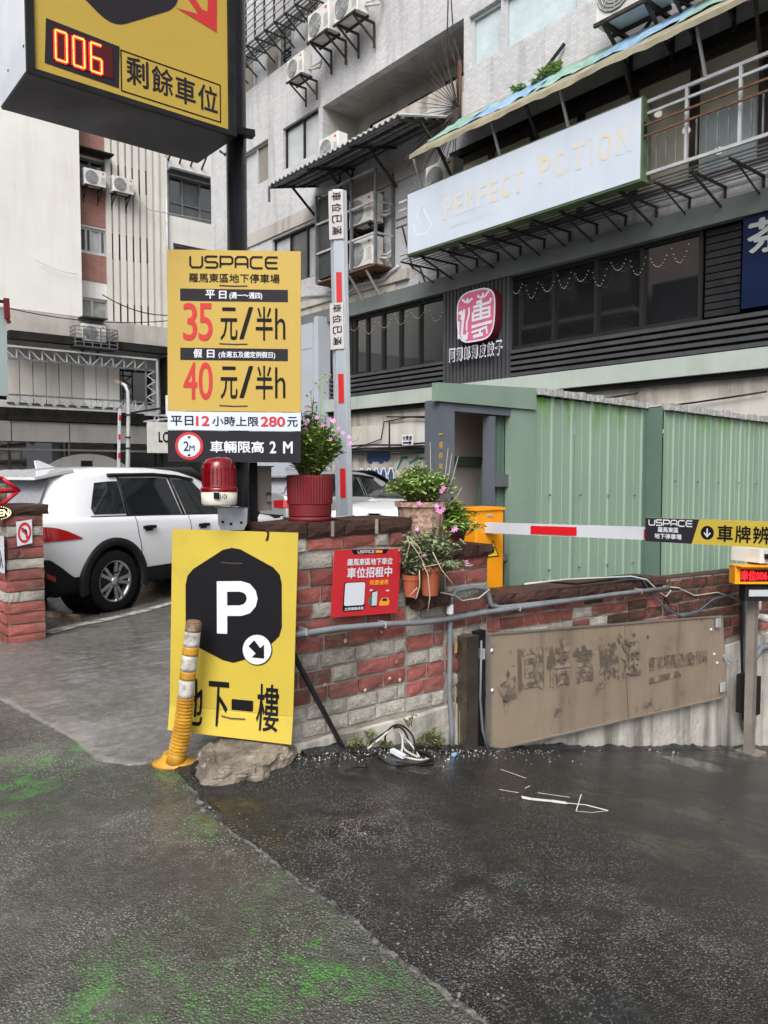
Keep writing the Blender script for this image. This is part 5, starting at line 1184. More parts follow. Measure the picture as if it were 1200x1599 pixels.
def pipe(name, label, pts, r, m='conduit', y=WY - .055, cat='conduit', n=8):
    q = [PY(*p, y) if len(p) == 2 else PY(p[0], p[1], p[2]) for p in pts]
    out = [q[0]]
    for i in range(1, len(q) - 1):
        out += [q[i].lerp(q[i - 1], min(.45, .05 / max(.01, (q[i] - q[i - 1]).length))), q[i], q[i].lerp(q[i + 1], min(.45, .05 / max(.01, (q[i + 1] - q[i]).length)))]
    out.append(q[-1]); return tag(MB().tube(out, r, n).build(name, m), label, cat)
pipe('conduit', 'long grey conduit running level across the brick wall behind the yellow board', [(455, 992), (490, 987), (530, 981), (600, 975), (660, 972), (700, 967), (760, 956), (860, 942), (960, 928), (1045, 918)], .018, y=WY - .075)
pipe('conduit', 'grey conduit rising from the ground and arching over the pillar brickwork', [(706, 1172), (706, 1130), (702, 1080), (703, 1040), (703, 960), (704, 935), (712, 922), (738, 917), (760, 919), (764, 932), (767, 944), (780, 949), (800, 947), (900, 936), (1036, 921)], .017, y=WY - .06)
tag(MB().lathe(PY(703, 951, WY - .06), [(.023, -.03), (.023, .03)], 10).build('pipe_coupling', 'print_white'), 'white coupling on the upright grey conduit', 'coupling')
clip_par = bpy.data.objects['conduit']
for u, v in ((476, 986), (600, 975), (1000, 923), (810, 949)): p = PY(u, v, WY - .075); MB().bx(p.x - .005, p.x + .005, WY - .0945, WY - .02, p.z - .0195, p.z + .0195).build('clip', 'pale_metal', clip_par)
pipe('conduit', 'thick grey conduit down the wall behind the stainless post', [(1166, 925), (1165, 1000), (1167, 1060), (1163, 1130), (1168, 1142), (1176, 1132), (1178, 1030), (1188, 1012), (1230, 1000)], .03, y=WY - .075)
pipe('cable', 'black cable strapped to the thick conduit behind the stainless post', [(1160, 920), (1158, 990), (1161, 1120), (1166, 1138)], .012, 'cable_black', WY - .08, 'cable')
pipe('conduit', 'white capped stub of pipe beside the stainless post', [(1172, 1095), (1174, 1030)], .014, 'print_white', WY - .07)
wires = [('cable', 'black cable bundle lying on the wall coping below the green panels', [(850, 908), (900, 912), (960, 905), (1000, 900), (1030, 915)], .008, 'cable_black', WY - .03),
         ('cable', 'blue cable drooping over the mossy bricks above the stainless panel', [(870, 905), (950, 903), (1003, 905), (1020, 930), (1042, 952), (1065, 962), (1090, 955), (1115, 935), (1140, 930)], .007, 'cable_blue', WY - .05),
         ('cable', 'white cable looping off the coping below the green panels', [(820, 912), (880, 905), (985, 900), (1010, 905), (1030, 925), (1040, 932), (1048, 922)], .007, 'cable_white', WY - .06),
         ('cable', 'thin white cable crossing the arched conduit below the flower pots', [(688, 925), (712, 930), (722, 938), (748, 934), (765, 920)], .005, 'cable_white', WY - .09),
         ('cable', 'second dark cable looping under the coping above the panel', [(930, 903), (990, 902), (1015, 912), (1035, 930), (1045, 945)], .006, 'cable_black', WY - .045),
         ('cable', 'thin cable dangling over the right part of the mossy coping', [(1035, 915), (1060, 918), (1085, 930), (1120, 925), (1150, 935)], .005, 'cable_white', WY - .03)]
for nm, lb, pts, r, m, y in wires:
    q = [PY(u, v, y) for u, v in pts]; tag(MB().tube(q, r, 6).build(nm, m), lb, 'cable')
# moss on the bricks
b = MB()
for k in range(240):
    x = rnd.uniform(5.2, 8.5); z = zr1 - .05 + slp * (x - XR1) - abs(rnd.gauss(0, .1)); s = rnd.uniform(.006, .02); p = V((x, WY - .045 + rnd.uniform(0, .02), z))
    b.bx(p.x - s, p.x + s, p.y - .008, p.y + .03, p.z - s * .7, p.z + s * .7)
del b

# ================================================================== MAIN POLE AND SIGNS
pc = P(374, 700, 4.24); pole = thing('sign_pole', 'tall black steel pole carrying the lightbox and the price board', 'pole', (pc.x, pc.y, 0))
MB().lathe((pc.x, pc.y, 0), [(.054, -.05), (.054, 5.2)], 24).build('shaft', 'black_paint', pole)
p2 = P(392, 700, 4.33); MB().bx(p2.x - .03, p2.x + .03, p2.y - .02, p2.y + .03, 1.2, PY(392, 722, p2.y).z).build('rear_post', 'black_metal', pole)
q = P(385, 208, 4.2); b = MB(); b.bar(P(360, 204, 4.15), P(396, 210, 4.22), .05, .035); b.build('bracket_arm', 'black_metal', pole)
b = MB(); b.bar(P(440, 985, 4.13), P(468, 1040, 4.09), .028, .02); b.bar(P(468, 1040, 4.09), P(539, 1174, 4.30), .026, .02); b.build('strut', 'black_metal', pole)
b = MB(); b.bar(P(360, 1150, 4.2), P(440, 1150, 4.2), .04); b.build('base_plate', 'black_metal', pole)

# lightbox
BYb = 3.60; bxs = thing('lightbox_sign', 'large yellow and black lightbox with red LED digits hanging on the pole', 'sign', (1.5, BYb, 3.3))
f = Pl((0, BYb, 0), (1, 0, 0), (0, 0, 1))
x0 = f.px(42, 112)[0]; x1 = f.px(369, 214)[0]; z0 = (f.px(42, 112)[1] + f.px(368, 215)[1]) / 2; z1 = 4.95; TH = .44
MB().bx(x0, x1, BYb + .012, BYb + TH, z0 + .01, z1).build('casing', 'white_sheet', bxs)
MB().bx(x0 + .004, x1, BYb + .012, BYb + TH - .004, z0, z0 + .008).build('underside', 'dark_sheet', bxs)
fx0 = f.px(54, 90)[0]; fx1 = f.px(357, 205)[0]; fz0 = f.px(54, 106)[1]; fz0 = (fz0 + f.px(360, 206)[1]) / 2
b = MB(); b.bx(x0, fx0, BYb - .01, BYb + .011, z0, z1); b.bx(fx1, x1, BYb - .01, BYb + .011, z0, z1); b.bx(fx0, fx1, BYb - .01, BYb + .011, z0, fz0); b.build('frame', 'black_metal', bxs)
MB().bx(fx0, fx1, BYb + .002, BYb + .008, fz0, z1).build('face', 'lightbox_yellow', bxs)
f = Pl((0, BYb + .0015, 0), (1, 0, 0), (0, 0, 1)); L0 = .0
def pxs(*uv): return [f.px(u, v) for u, v in uv]
poly(f, pxs((72, 28), (187, 73), (186, 138), (70, 98)), 'ink_soft', bxs, 'led_surround', .001)
MB().bx(f.px(83, 60)[0], f.px(176, 90)[0], BYb - .002, BYb + .0, (f.px(83, 94)[1] + f.px(176, 124)[1]) / 2, (f.px(83, 42)[1] + f.px(176, 75)[1]) / 2).build('led_panel', 'led_back', bxs)
cz = (f.px(127, 84)[1]); dw = (f.px(164, 95)[0] - f.px(82, 72)[0]) / 3.0; dh = .125; xs0 = f.px(82, 72)[0]
dots = MB(); glow = MB()
SEG = {'a': ((0, 1), (1, 1)), 'b': ((1, .5), (1, 1)), 'c': ((1, 0), (1, .5)), 'd': ((0, 0), (1, 0)), 'e': ((0, 0), (0, .5)), 'f': ((0, .5), (0, 1)), 'g': ((0, .5), (1, .5))}
for i, dgt in enumerate('006'):
    on_ = 'abcdef' if dgt == '0' else 'acdefg'; ox = xs0 + i * dw + dw * .16
    for sg in on_:
        (ax, ay), (bx_, by_) = SEG[sg]; W2 = dw * .62
        ribbon(glow, f, [(ox + ax * W2, cz - dh / 2 + ay * dh), (ox + bx_ * W2, cz - dh / 2 + by_ * dh)], .017, .004)
        for k in range(9):
            t = (k + .7) / 9.4; x = ox + (ax + (bx_ - ax) * t) * W2; z = cz - dh / 2 + (ay + (by_ - ay) * t) * dh
            dots.bx(x - .0026, x + .0026, BYb - .007, BYb - .003, z - .0026, z + .0026)
glow.build('led_glow', 'led_red', bxs); dots.build('led_dots', 'led_dot', bxs)
b = MB(); q = pxs((189, 78), (344, 133), (344, 190), (189, 142)); ya0 = (q[0][1] + q[1][1]) / 2; yb0 = (q[2][1] + q[3][1]) / 2
ribbon(b, f, [(q[0][0], yb0), (q[1][0], yb0), (q[1][0], ya0), (q[0][0], ya0)], .006, .001, closed=True); b.build('text_box', 'ink', bxs)
for i, chh in enumerate('剩餘車位'):
    u = (215, 254, 290, 325)[i]; a, c = f.px(u, (113, 127, 142, 154)[i]); text(chh, f, (a - .052, c - .062, a + .052, c + .062), 'ink_soft', bxs, bold=.022, lift=.001)
ap = pxs((275, 10), (340, 53), (339, -30), (318, -30), (318, 15), (270, -45), (250, -45)); poly(f, pxs((275, 12), (339, 51), (339, -20), (326, -30), (324, 18), (316, 15), (290, -25), (280, -22), (310, 22)), 'print_red', bxs, 'arrow', .001)
hx = f.px(186, -150); hr = f.px(186, -150)[1] - f.px(180, 41)[1]
def rhex(cx, cz, rx, rz, k=.16, n=5):
    cs = [(cx + rx * math.sin(R_(60 * i)) / math.sin(R_(60)), cz + rz * math.cos(R_(60 * i))) for i in range(6)]; out = []
    for i in range(6):
        p, c, q = cs[i - 1], cs[i], cs[(i + 1) % 6]
        for t in range(n + 1):
            s = t / n; A_ = (c[0] + (p[0] - c[0]) * k, c[1] + (p[1] - c[1]) * k); B_ = (c[0] + (q[0] - c[0]) * k, c[1] + (q[1] - c[1]) * k)
            out.append(((1 - s) ** 2 * A_[0] + 2 * s * (1 - s) * c[0] + s * s * B_[0], (1 - s) ** 2 * A_[1] + 2 * s * (1 - s) * c[1] + s * s * B_[1]))
    return out
hb0 = f.px(178, 42); poly(f, rhex(hb0[0] - .005, hb0[1] + .40 + .02, .33, .425, .2), 'ink_soft', bxs, 'hexagon', .0012)
for u, v in ((37, 72), (13, 110)):
    p = PX(u, v, x0 - .001); MB().lathe(p, [(0, -.002), (.006, -.002), (.006, .002)], 8, 'X').build('rivet', 'black_metal', bxs)
MB().tube([PY(344, 236, BYb + TH - .02), PY(352, 242, BYb + TH), P(357, 236, 4.3)], .008, 6).build('cable', 'cable_white', bxs)

# price board
pb = thing('price_board', 'yellow parking price board with white and black strips on the black pole', 'sign', (pc.x, pc.y - .1, 1.6))
PD = 4.13; f = Bil(P(263, 722, PD), P(470, 724, PD), P(470, 394, PD), P(262, 391, PD))
UX = lambda u: (u - 262.5) / 207.5
VY = lambda v, u=366: 1 - (v - (391 + (u - 262) * .0144)) / 331.0
def bb(u0, v0, u1, v1): return (UX(u0), VY(v1), UX(u1), VY(v0))
def stripe(m, name, v0, v1, t, u0=262, u1=470, lift=0.0):
    b = MB(); A_, B_ = UX(u0), UX(u1); b.prism([f.at(A_, VY(v1), lift), f.at(B_, VY(v1), lift), f.at(B_, VY(v0), lift), f.at(A_, VY(v0), lift)], f.N * -t); return b.build(name, m, pb)
stripe('sign_yellow', 'yellow_panel', 391, 642, .012); stripe('print_pale', 'white_strip', 643, 672, .01, lift=.002); stripe('ink_soft', 'black_strip', 673, 722, .012)
uspace(f, bb(296, 401, 437, 418), 2.9, 'ink', pb, sx=208, sy=331)
text('羅馬東區地下停車場', f, bb(296, 427, 437, 441), 'ink', pb, bold=.012)
for v0, v1 in ((451, 470), (543, 562)):
    poly(f, [(UX(282), VY(v1)), (UX(450), VY(v1)), (UX(450), VY(v0)), (UX(282), VY(v0))], 'ink_soft', pb, 'heading_bar', .0015)
text('平', f, bb(322, 453, 336, 466), 'print_white', pb, bold=.04); text('日', f, bb(343, 454, 354, 466), 'print_white', pb, bold=.04); text('(週一～週四)', f, bb(359, 456, 410, 467), 'print_white', pb, bold=.04)
text('假', f, bb(303, 545, 316, 558), 'print_white', pb, bold=.035); text('日', f, bb(324, 546, 335, 558), 'print_white', pb, bold=.04); text('(含週五及國定例假日)', f, bb(342, 548, 430, 559), 'print_white', pb, bold=.03)
for v0, s in ((474, '35'), (566, '40')):
    for i, d_ in enumerate(s): text(d_, f, bb(287 + i * 24, v0, 308 + i * 24, v0 + 57), 'print_red', pb, bold=.012)
    for chh, u0, u1, w0, w1 in (('元', 345, 371, 6, 56), ('/', 375, 395, 5, 54), ('半', 400, 426, 4, 56), ('h', 430, 446, 6, 54)): text(chh, f, bb(u0, v0 + w0, u1, v0 + w1), 'ink', pb, bold=.012 if chh != 'h' else -.002)
b = MB()
for v in (445.5, 536, 633): ribbon(b, f, [(UX(343), VY(v)), (UX(366), VY(v + .9)), (UX(387), VY(v + .3))], .006, .002)
b.build('strap_slot', 'dark_rust', pb)
x = 268
for s, m_, u0, u1 in (('平日', 'ink', 267, 302), ('12', 'print_red', 307, 327), ('小時上限', 'ink', 332, 404), ('280', 'print_red', 408, 445), ('元', 'ink', 449, 465)):
    text(s, f, bb(u0, 650, u1, 665), m_, pb, bold=.02 if m_ == 'ink' else .045, lift=.004)
b = MB(); cc = (UX(295.5), VY(697)); SX = 208; SY = 331
poly(f, [(cc[0] + 22 / 208 * math.cos(t * .2244), cc[1] + 22 / 331 * math.sin(t * .2244)) for t in range(28)], 'print_red', pb, 'red_ring', .0015)
poly(f, [(cc[0] + 17.5 / 208 * math.cos(t * .2244), cc[1] + 17.5 / 331 * math.sin(t * .2244)) for t in range(28)], 'print_pale', pb, 'disc', .0025)
text('2', f, bb(287, 690, 295, 705), 'ink', pb, bold=.01, lift=.004); text('M', f, bb(296, 696, 304, 705), 'ink', pb, bold=.01, lift=.004)
b = MB(); poly(f, [(UX(292.5), VY(682)), (UX(298.5), VY(682)), (UX(295.5), VY(686))][::-1], None, None, mb=b, lift=.004); poly(f, [(UX(292.5), VY(713)), (UX(298.5), VY(713)), (UX(295.5), VY(709))], None, None, mb=b, lift=.004); b.build('arrow_tips', 'ink', pb)
for chh, u0, u1 in (('車輛限高', 329, 412), ('2', 422, 431), ('M', 443, 457)): text(chh, f, bb(u0, 689, u1, 707), 'print_white', pb, bold=.03)
b = MB(); b.bar(P(330, 520, PD + .03), P(415, 520, PD + .03), .03); b.bar(P(330, 640, PD + .03), P(415, 640, PD + .03), .03); b.build('backing_bars', 'black_metal', pb)

# beacon
bc = P(343, 790, 4.02); be = thing('warning_beacon', 'red domed warning beacon with cream base under the price board', 'beacon', tuple(bc)); s = 4.02 / 1200
zz = lambda v: (P(343, v, 4.02).z)
b = MB(); b.lathe((bc.x, bc.y, 0), [(27 * s, zz(767)), (27 * s, zz(761)), (26 * s, zz(758)), (25.5 * s, zz(735)), (24 * s, zz(726)), (20.5 * s, zz(718)), (14 * s, zz(714.5)), (0, zz(713.5))], 28, smooth=True)
b.build('dome', 'beacon_red', be)
b = MB()
for k in range(26):
    a = 2 * math.pi * k / 26; b.bar((bc.x + 25.8 * s * math.cos(a), bc.y + 25.8 * s * math.sin(a), zz(757)), (bc.x + 25.2 * s * math.cos(a), bc.y + 25.2 * s * math.sin(a), zz(731)), .004)
b.build('dome_ribs', 'beacon_red', be)
MB().lathe((bc.x, bc.y, 0), [(28.5 * s, zz(767.5)), (29 * s, zz(766)), (29 * s, zz(763)), (27 * s, zz(760))], 28).build('collar', 'beacon_red', be)
MB().lathe((bc.x, bc.y, 0), [(0, zz(789)), (25 * s, zz(789)), (27 * s, zz(786)), (28 * s, zz(768)), (0, zz(768))], 28).build('base', 'beacon_cream', be)
ff = Bil(P(334, 779, 3.92), P(356, 780, 3.92), P(356, 770, 3.92), P(334, 769, 3.92)); poly(ff, [(0, 0), (.42, 0), (.42, 1), (0, 1)], 'ink', be, 'label'); text('110V', ff, (.48, .1, 1, .85), 'ink', be, bold=.05)
br = P(366, 800, 4.1); b = MB(); g = lambda u, v: P(u, v, 4.10)
b.prism([g(340, 793), g(387, 793), g(386, 818), (g(381, 828)), g(345, 828), g(341, 818)], _F * .006); b.prism([P(336, 792, 4.0), P(372, 792, 4.0), P(388, 794, 4.18), P(345, 794, 4.18)], (0, 0, .005)); b.build('bracket', 'zinc', be)
b = MB()
for u, v in ((348, 815), (377, 816), (361, 818)): b.lathe(P(u, v, 4.095), [(0, -.003), (.007, -.003), (.007, .003)], 8, 'Y')
b.build('bolts', 'ink', be, kind='stuff')
# control box with padlock
cbx = thing('control_box', 'beige steel control box with padlock behind the red beacon', 'box', tuple(P(411, 765, 4.4)))
A0 = P(399, 729, 4.4); 
b = MB(); yb_ = A0.y; xl = PY(399, 760, yb_).x; xr = PY(425, 760, yb_).x; zt_ = PY(405, 729, yb_).z; zb_ = PY(405, 798, yb_).z
b.bevbox(xl, xr, yb_, yb_ + .16, zb_, zt_, .006); b.build('case', 'enamel_grey', cbx)
MB().bx(xl - .012, xr + .01, yb_ - .012, yb_ + .17, zt_, zt_ + .006).build('lid', 'enamel_grey', cbx)
pk = PY(419, 778, yb_ - .012); b = MB(); b.bx(pk.x - .016, pk.x + .016, pk.y - .012, pk.y, pk.z - .02, pk.z + .016); b.build('padlock', 'enamel_grey', cbx)
MB().tube([(pk.x - .01, pk.y - .006, pk.z + .015), (pk.x - .01, pk.y - .006, pk.z + .032), (pk.x + .01, pk.y - .006, pk.z + .032), (pk.x + .01, pk.y - .006, pk.z + .015)], .0035, 6).build('shackle', 'ink', cbx)
MB().bx(pk.x - .02, pk.x + .02, pk.y, pk.y + .011, pk.z + .025, pk.z + .04).build('hasp', 'pale_metal', cbx)
ws = MB()
for k in range(5): ws.tube(sagline(P(398 + k * 2, 799, 4.42), P(388 - k * 2, 815 + k * 4, 4.2), .01, 5), .004, 5)
for k in range(3): ws.tube([P(400 + 3 * k, 799, 4.42), P(398, 812 + 3 * k, 4.35), P(386, 822 + 3 * k, 4.25)], .003, 5)
ws.build('wires', 'cable_black', cbx)

# P board, folded near its bottom edge
ps = thing('parking_board', 'tall yellow board with black hexagon P and bent lower edge in front of the pole', 'sign', tuple(P(366, 1150, 3.95)))
class Bent:
    def __init__(s, PDT):
        s.tl, s.tr = P(269.5, 826, 4.14), P(466, 832, 4.02); s.ml, s.mr = P(265.5, 1100, 4.13), P(458, 1118, 4.0); s.bl, s.br = P(262, 1140, 4.10), P(455, 1163, 3.965)
        s.v = [0, .82, 1]; s.N = (s.mr - s.ml).cross(s.tl - s.ml).normalized()
    def at(s, a, b, lift=0.0):       # b measured in picture rows from the top edge: 0..1 over 331 rows
        t = 1 - b
        if t <= .828: p = s.tl.lerp(s.tr, a).lerp(s.ml.lerp(s.mr, a), t / .828); wv = .004 * math.sin(t * 5) * math.sin(a * 3.1)
        else: p = s.ml.lerp(s.mr, a).lerp(s.bl.lerp(s.br, a), (t - .828) / .172); wv = 0
        return p + s.N * (lift + wv)
f = Bent(3.99); vs = []; fs = []; rows = [0, .1, .2, .3, .4, .5, .6, .7, .76, .815, .828, .845, .9, .95, 1]; nc = 9
for j, t in enumerate(rows):
    for i in range(nc): vs.append(f.at(i / (nc - 1), 1 - t, 0))
for j, t in enumerate(rows):
    for i in range(nc): vs.append(f.at(i / (nc - 1), 1 - t, -.006))
o_ = len(rows) * nc
for j in range(len(rows) - 1):
    for i in range(nc - 1):
        k = j * nc + i; fs.append((k, k + nc, k + nc + 1, k + 1)); fs.append((o_ + k, o_ + k + 1, o_ + k + nc + 1, o_ + k + nc))
for j in range(len(rows) - 1):
    for i in (0, nc - 1): k = j * nc + i; fs.append((k, k + nc, o_ + k + nc, o_ + k))
for i in range(nc - 1):
    for j in (0, len(rows) - 1): k = j * nc + i; fs.append((k, k + 1, o_ + k + 1, o_ + k))
MB().add(vs, fs).build('panel', 'panel_yellow', ps)
def up(u, v):    # picture position -> a, b on the board (edges are nearly straight)
    t0 = (v - 829) / 331.0; l = 269.5 - 6 * t0; r = 466 - 10.5 * t0; a = (u - l) / (r - l); top = 826 + 6 * a; bot = 1140 + 23 * a; return a, 1 - (v - top) / (bot - top)
hexp = [(364, 854), (377, 856), (428, 883), (438, 894), (441, 908), (441, 972), (437, 986), (425, 997), (385, 1020), (366, 1025), (350, 1021), (303, 997), (295, 988), (291, 976), (291, 908), (294, 895), (303, 885), (350, 857)]
fan = [up(u, v) for u, v in hexp]; ce = (sum(p[0] for p in fan) / len(fan), sum(p[1] for p in fan) / len(fan)); b = MB()
b.add([f.at(*ce, .0022)] + [f.at(*p, .0022) for p in fan], [(0, (i + 1) % len(fan) + 1, i + 1) for i in range(len(fan))]); b.build('hexagon', 'ink', ps)
b = MB(); pP = [(347, 982), (347, 910), (360, 910), (377, 910), (388, 914), (396, 922), (397.5, 930), (396, 938), (388, 947), (377, 951), (349, 951)]
ribbon(b, f, [up(u, v) for u, v in ((349, 981), (349, 911), (378, 911), (388, 914), (394, 921), (396, 929), (394, 937), (388, 944), (378, 947), (349, 947))], .083, .0038, sx=1, sy=1.72); b.build('letter_P', 'print_white', ps)
cc = (403.5, 1006)
poly(f, [up(cc[0] + 23 * math.cos(t * .2244), cc[1] - 23.5 * math.sin(t * .2244)) for t in range(28)], 'ink', ps, 'disc_rim', .0034); poly(f, [up(cc[0] - .5 + 22 * math.cos(t * .2244), cc[1] - .5 - 22.3 * math.sin(t * .2244)) for t in range(28)], 'print_white', ps, 'disc', .0046)
b = MB(); b.add([f.at(*up(u, v), .006) for u, v in ((390, 1000), (399, 991), (408, 1003), (414, 998), (414, 1019), (395, 1017), (401, 1011))], [(0, 6, 2, 1), (6, 5, 4, 3, 2)]); b.build('arrow', 'ink', ps)
for chh, u0, u1, v0, v1 in (('地', 281, 319, 1050, 1125), ('下', 326, 359, 1055, 1127), ('一', 363, 396, 1084, 1094), ('樓', 401, 437, 1060, 1135)):
    a0_, b0_ = up(u0, v1); a1_, b1_ = up(u1, v0); text(chh, f, (a0_, b0_, a1_, b1_), 'ink', ps, bold=.012, lift=.004)
b = MB(); ribbon(b, f, [up(348, 1107), up(362, 1112), up(385, 1113)], .008, .0075); ribbon(b, f, [up(347, 875), up(365, 877), up(381, 877)], .006, .004); b.build('strap_slot', 'dark_rust', ps)
MB().bar(f.at(.0, .172, .001), f.at(1, .172, .001), .003, .003).build('fold', 'panel_yellow', ps)
b = MB(); b.bar(f.at(.15, .9, -.03), f.at(.85, .9, -.03), .03); b.bar(f.at(.15, .3, -.03), f.at(.85, .3, -.03), .03); b.build('backing_bars', 'black_metal', ps)

# rock at the foot
from mathutils import noise as mnoise
rk = MB(); c = V((P(380, 1190, 4.0).x, P(380, 1190, 4.0).y, .0)); rr = random.Random(3); vs = []; fs = []; nu, nv = 90, 26
for j in range(nv + 1):
    ph = (j / nv) * math.pi / 2
    for i in range(nu):
        th = 2 * math.pi * i / nu; pn = V((math.cos(th) * math.cos(ph), math.sin(th) * math.cos(ph), math.sin(ph))); k = 1 + .08 * math.sin(3 * th + 1) + .17 * mnoise.fractal(pn * 1.9, .9, 2.1, 4)
        rx = .25 * k * (math.cos(ph) ** .55 if j < nv else 0.02); ry = .30 * k * (math.cos(ph) ** .55 if j < nv else 0.02)
        vs.append(c + _Rt * (rx * math.cos(th)) + _F * (ry * math.sin(th)) + V((0, 0, -.03 + .135 * math.sin(ph) ** .6 * (1 + .18 * mnoise.fractal(pn * 2.4 + V((4, 2, 1)), .9, 2.1, 4)))))
for j in range(nv):
    for i in range(nu): fs.append((j * nu + i, j * nu + (i + 1) % nu, (j + 1) * nu + (i + 1) % nu, (j + 1) * nu + i))
rk.add(vs, fs, False); tag(rk.build('concrete_footing', 'rock'), 'rough lump of concrete at the foot of the yellow P board', 'footing')
st = MB(); st.lathe(PZ(312, 1205, .01), [(0, -.02), (.045, -.01), (.05, .02), (.03, .05), (0, .055)], 8); tag(st.build('stone', 'soot'), 'dark stone lying beside the base of the yellow bollard', 'stone')

# bollard
bo = thing('bollard', 'battered yellow and white flexible bollard leaning in front of the P board', 'bollard', tuple(PZ(272, 1190)))
path = [(274, 1192), (279, 1168), (285, 1140), (289, 1105), (292, 1070), (296, 1035), (300, 1000), (303, 972)]
BD = PZ(274, 1192)
d0 = (BD - _C).dot(_F) - .03
def bp(v):
    for (u0, v0), (u1, v1) in zip(path, path[1:]):
        if v1 <= v <= v0: return P(u0 + (u1 - u0) * (v0 - v) / (v0 - v1), v, d0)
    return P(path[-1][0], v, d0)
def seg(v0, v1, r0, r1, m, nm, n=4, **k): return MB().tube([bp(v0 + (v1 - v0) * i / n) for i in range(n + 1)], [r0 + (r1 - r0) * i / n for i in range(n + 1)], 18).build(nm, m, bo)
MB().tube([bp(1192), bp(1180), bp(1172)], [.052, .047, .046], 18).build('neck', 'bollard_gold', bo)
b = MB(); vv = 1174; pts = []; rs = []
while vv > 1086:
    pts += [bp(vv), bp(vv - 1.6), bp(vv - 2.6), bp(vv - 4.2)]; k = (1174 - vv) / 88; r = .050 - .006 * k; rs += [r, r, r - .007, r - .007]; vv -= 5.2
b.tube(pts, rs, 20, smooth=False); b.build('ribbed_sleeve', 'bollard_gold', bo)
for v0, v1, m_, nm in ((1088, 1060, 'bollard_white', 'white_band'), (1060, 1047, 'bollard_gold', 'yellow_band'), (1047, 1022, 'bollard_white', 'white_band'), (1022, 1009, 'bollard_gold', 'yellow_band'), (1009, 985, 'bollard_white', 'white_band'), (985, 972, 'bollard_brown', 'cap')):
    seg(v0, v1, .0415 if 'white' in nm else .0425, .0405 if 'white' in nm else .0415, m_, nm)
MB().tube([bp(973), P(303.3, 969, d0), P(303.4, 967.5, d0)], [.0405, .034, .012], 16).build('cap_top', 'bollard_brown', bo)
b = MB(); b.lathe(BD + _Rt * -.005, [(.0, .0), (.105, .0), (.10, .012), (.06, .03), (.05, .06)], 20, M=Matrix.Rotation(HEAD, 3, 'Z') @ Matrix.Diagonal((.9, 1.15, 1))); b.build('base_flange', 'bollard_gold', bo)

# red leaflet sign on the wall
rs_ = thing('leaflet_sign', 'red parking rental sign mounted on the brick wall beside the yellow board', 'sign', tuple(PY(570, 910, WY - .05)))
f = Bil(PY(517.5, 964.5, WY - .075), PY(621, 957, WY - .075), PY(627, 857, WY - .075), PY(523.5, 859, WY - .075))
MB().prism([f.at(0, 0), f.at(1, 0), f.at(1, 1), f.at(0, 1)], f.N * -.008).build('plate', 'sign_red', rs_)
poly(f, [(.23, 1), (.27, .932), (.755, .932), (.795, 1)], 'ink', rs_, 'header', .001)
uspace(f, (.325, .948, .58, .985), .008, 'print_white', rs_)
b = MB(); poly(f, [(.595, .945), (.70, .945), (.70, .985), (.595, .985)], 'print_orange', rs_, 'tag', .002)
text('羅馬東區地下車位', f, (.185, .765, .865, .865), 'print_white', rs_, bold=.035); text('車位招租中', f, (.19, .575, .865, .73), 'print_white', rs_, bold=.04); text('限量優惠', f, (.535, .455, .82, .53), 'print_orange', rs_, bold=.04)
def rrect(x0, y0, x1, y1, r, ry):
    o = []
    for cx, cy, a0 in ((x1 - r, y1 - ry, 0), (x0 + r, y1 - ry, 90), (x0 + r, y0 + ry, 180), (x1 - r, y0 + ry, 270)): o += [(cx + r * math.cos(R_(a0 + t * 30)), cy + ry * math.sin(R_(a0 + t * 30))) for t in range(4)]
    return o
poly(f, rrect(.155, .075, .475, .515, .03, .03), 'ink', rs_, 'badge', .001); poly(f, rrect(.17, .16, .465, .505, .03, .03), 'print_white', rs_, 'blank_panel', .002); text('立即掃描承租', f, (.18, .09, .46, .135), 'print_white', rs_, bold=.03)
poly(f, rrect(.57, .12, .67, .37, .02, .02), 'ink_soft', rs_, 'phone', .001); poly(f, [(.58, .14), (.66, .14), (.66, .36), (.58, .34)], 'glass_foil', rs_, 'phone_screen', .0022); poly(f, rrect(.53, .16, .57, .27, .02, .04), 'graffiti_green', rs_, 'tree', .001)
poly(f, [(.70, .13), (.85, .13), (.86, .19), (.83, .25), (.74, .25), (.70, .19)], 'print_orange', rs_, 'little_car', .001); poly(f, [(.74, .2), (.82, .2), (.81, .24), (.75, .24)], 'ink_soft', rs_, 'little_windscreen', .002); poly(f, [(.53, .365), (.6, .365), (.58, .385), (.56, .395), (.545, .38)], 'print_white', rs_, 'cloud', .001); poly(f, [(.79, .35), (.85, .35), (.84, .37), (.8, .37)], 'print_white', rs_, 'cloud', .001)

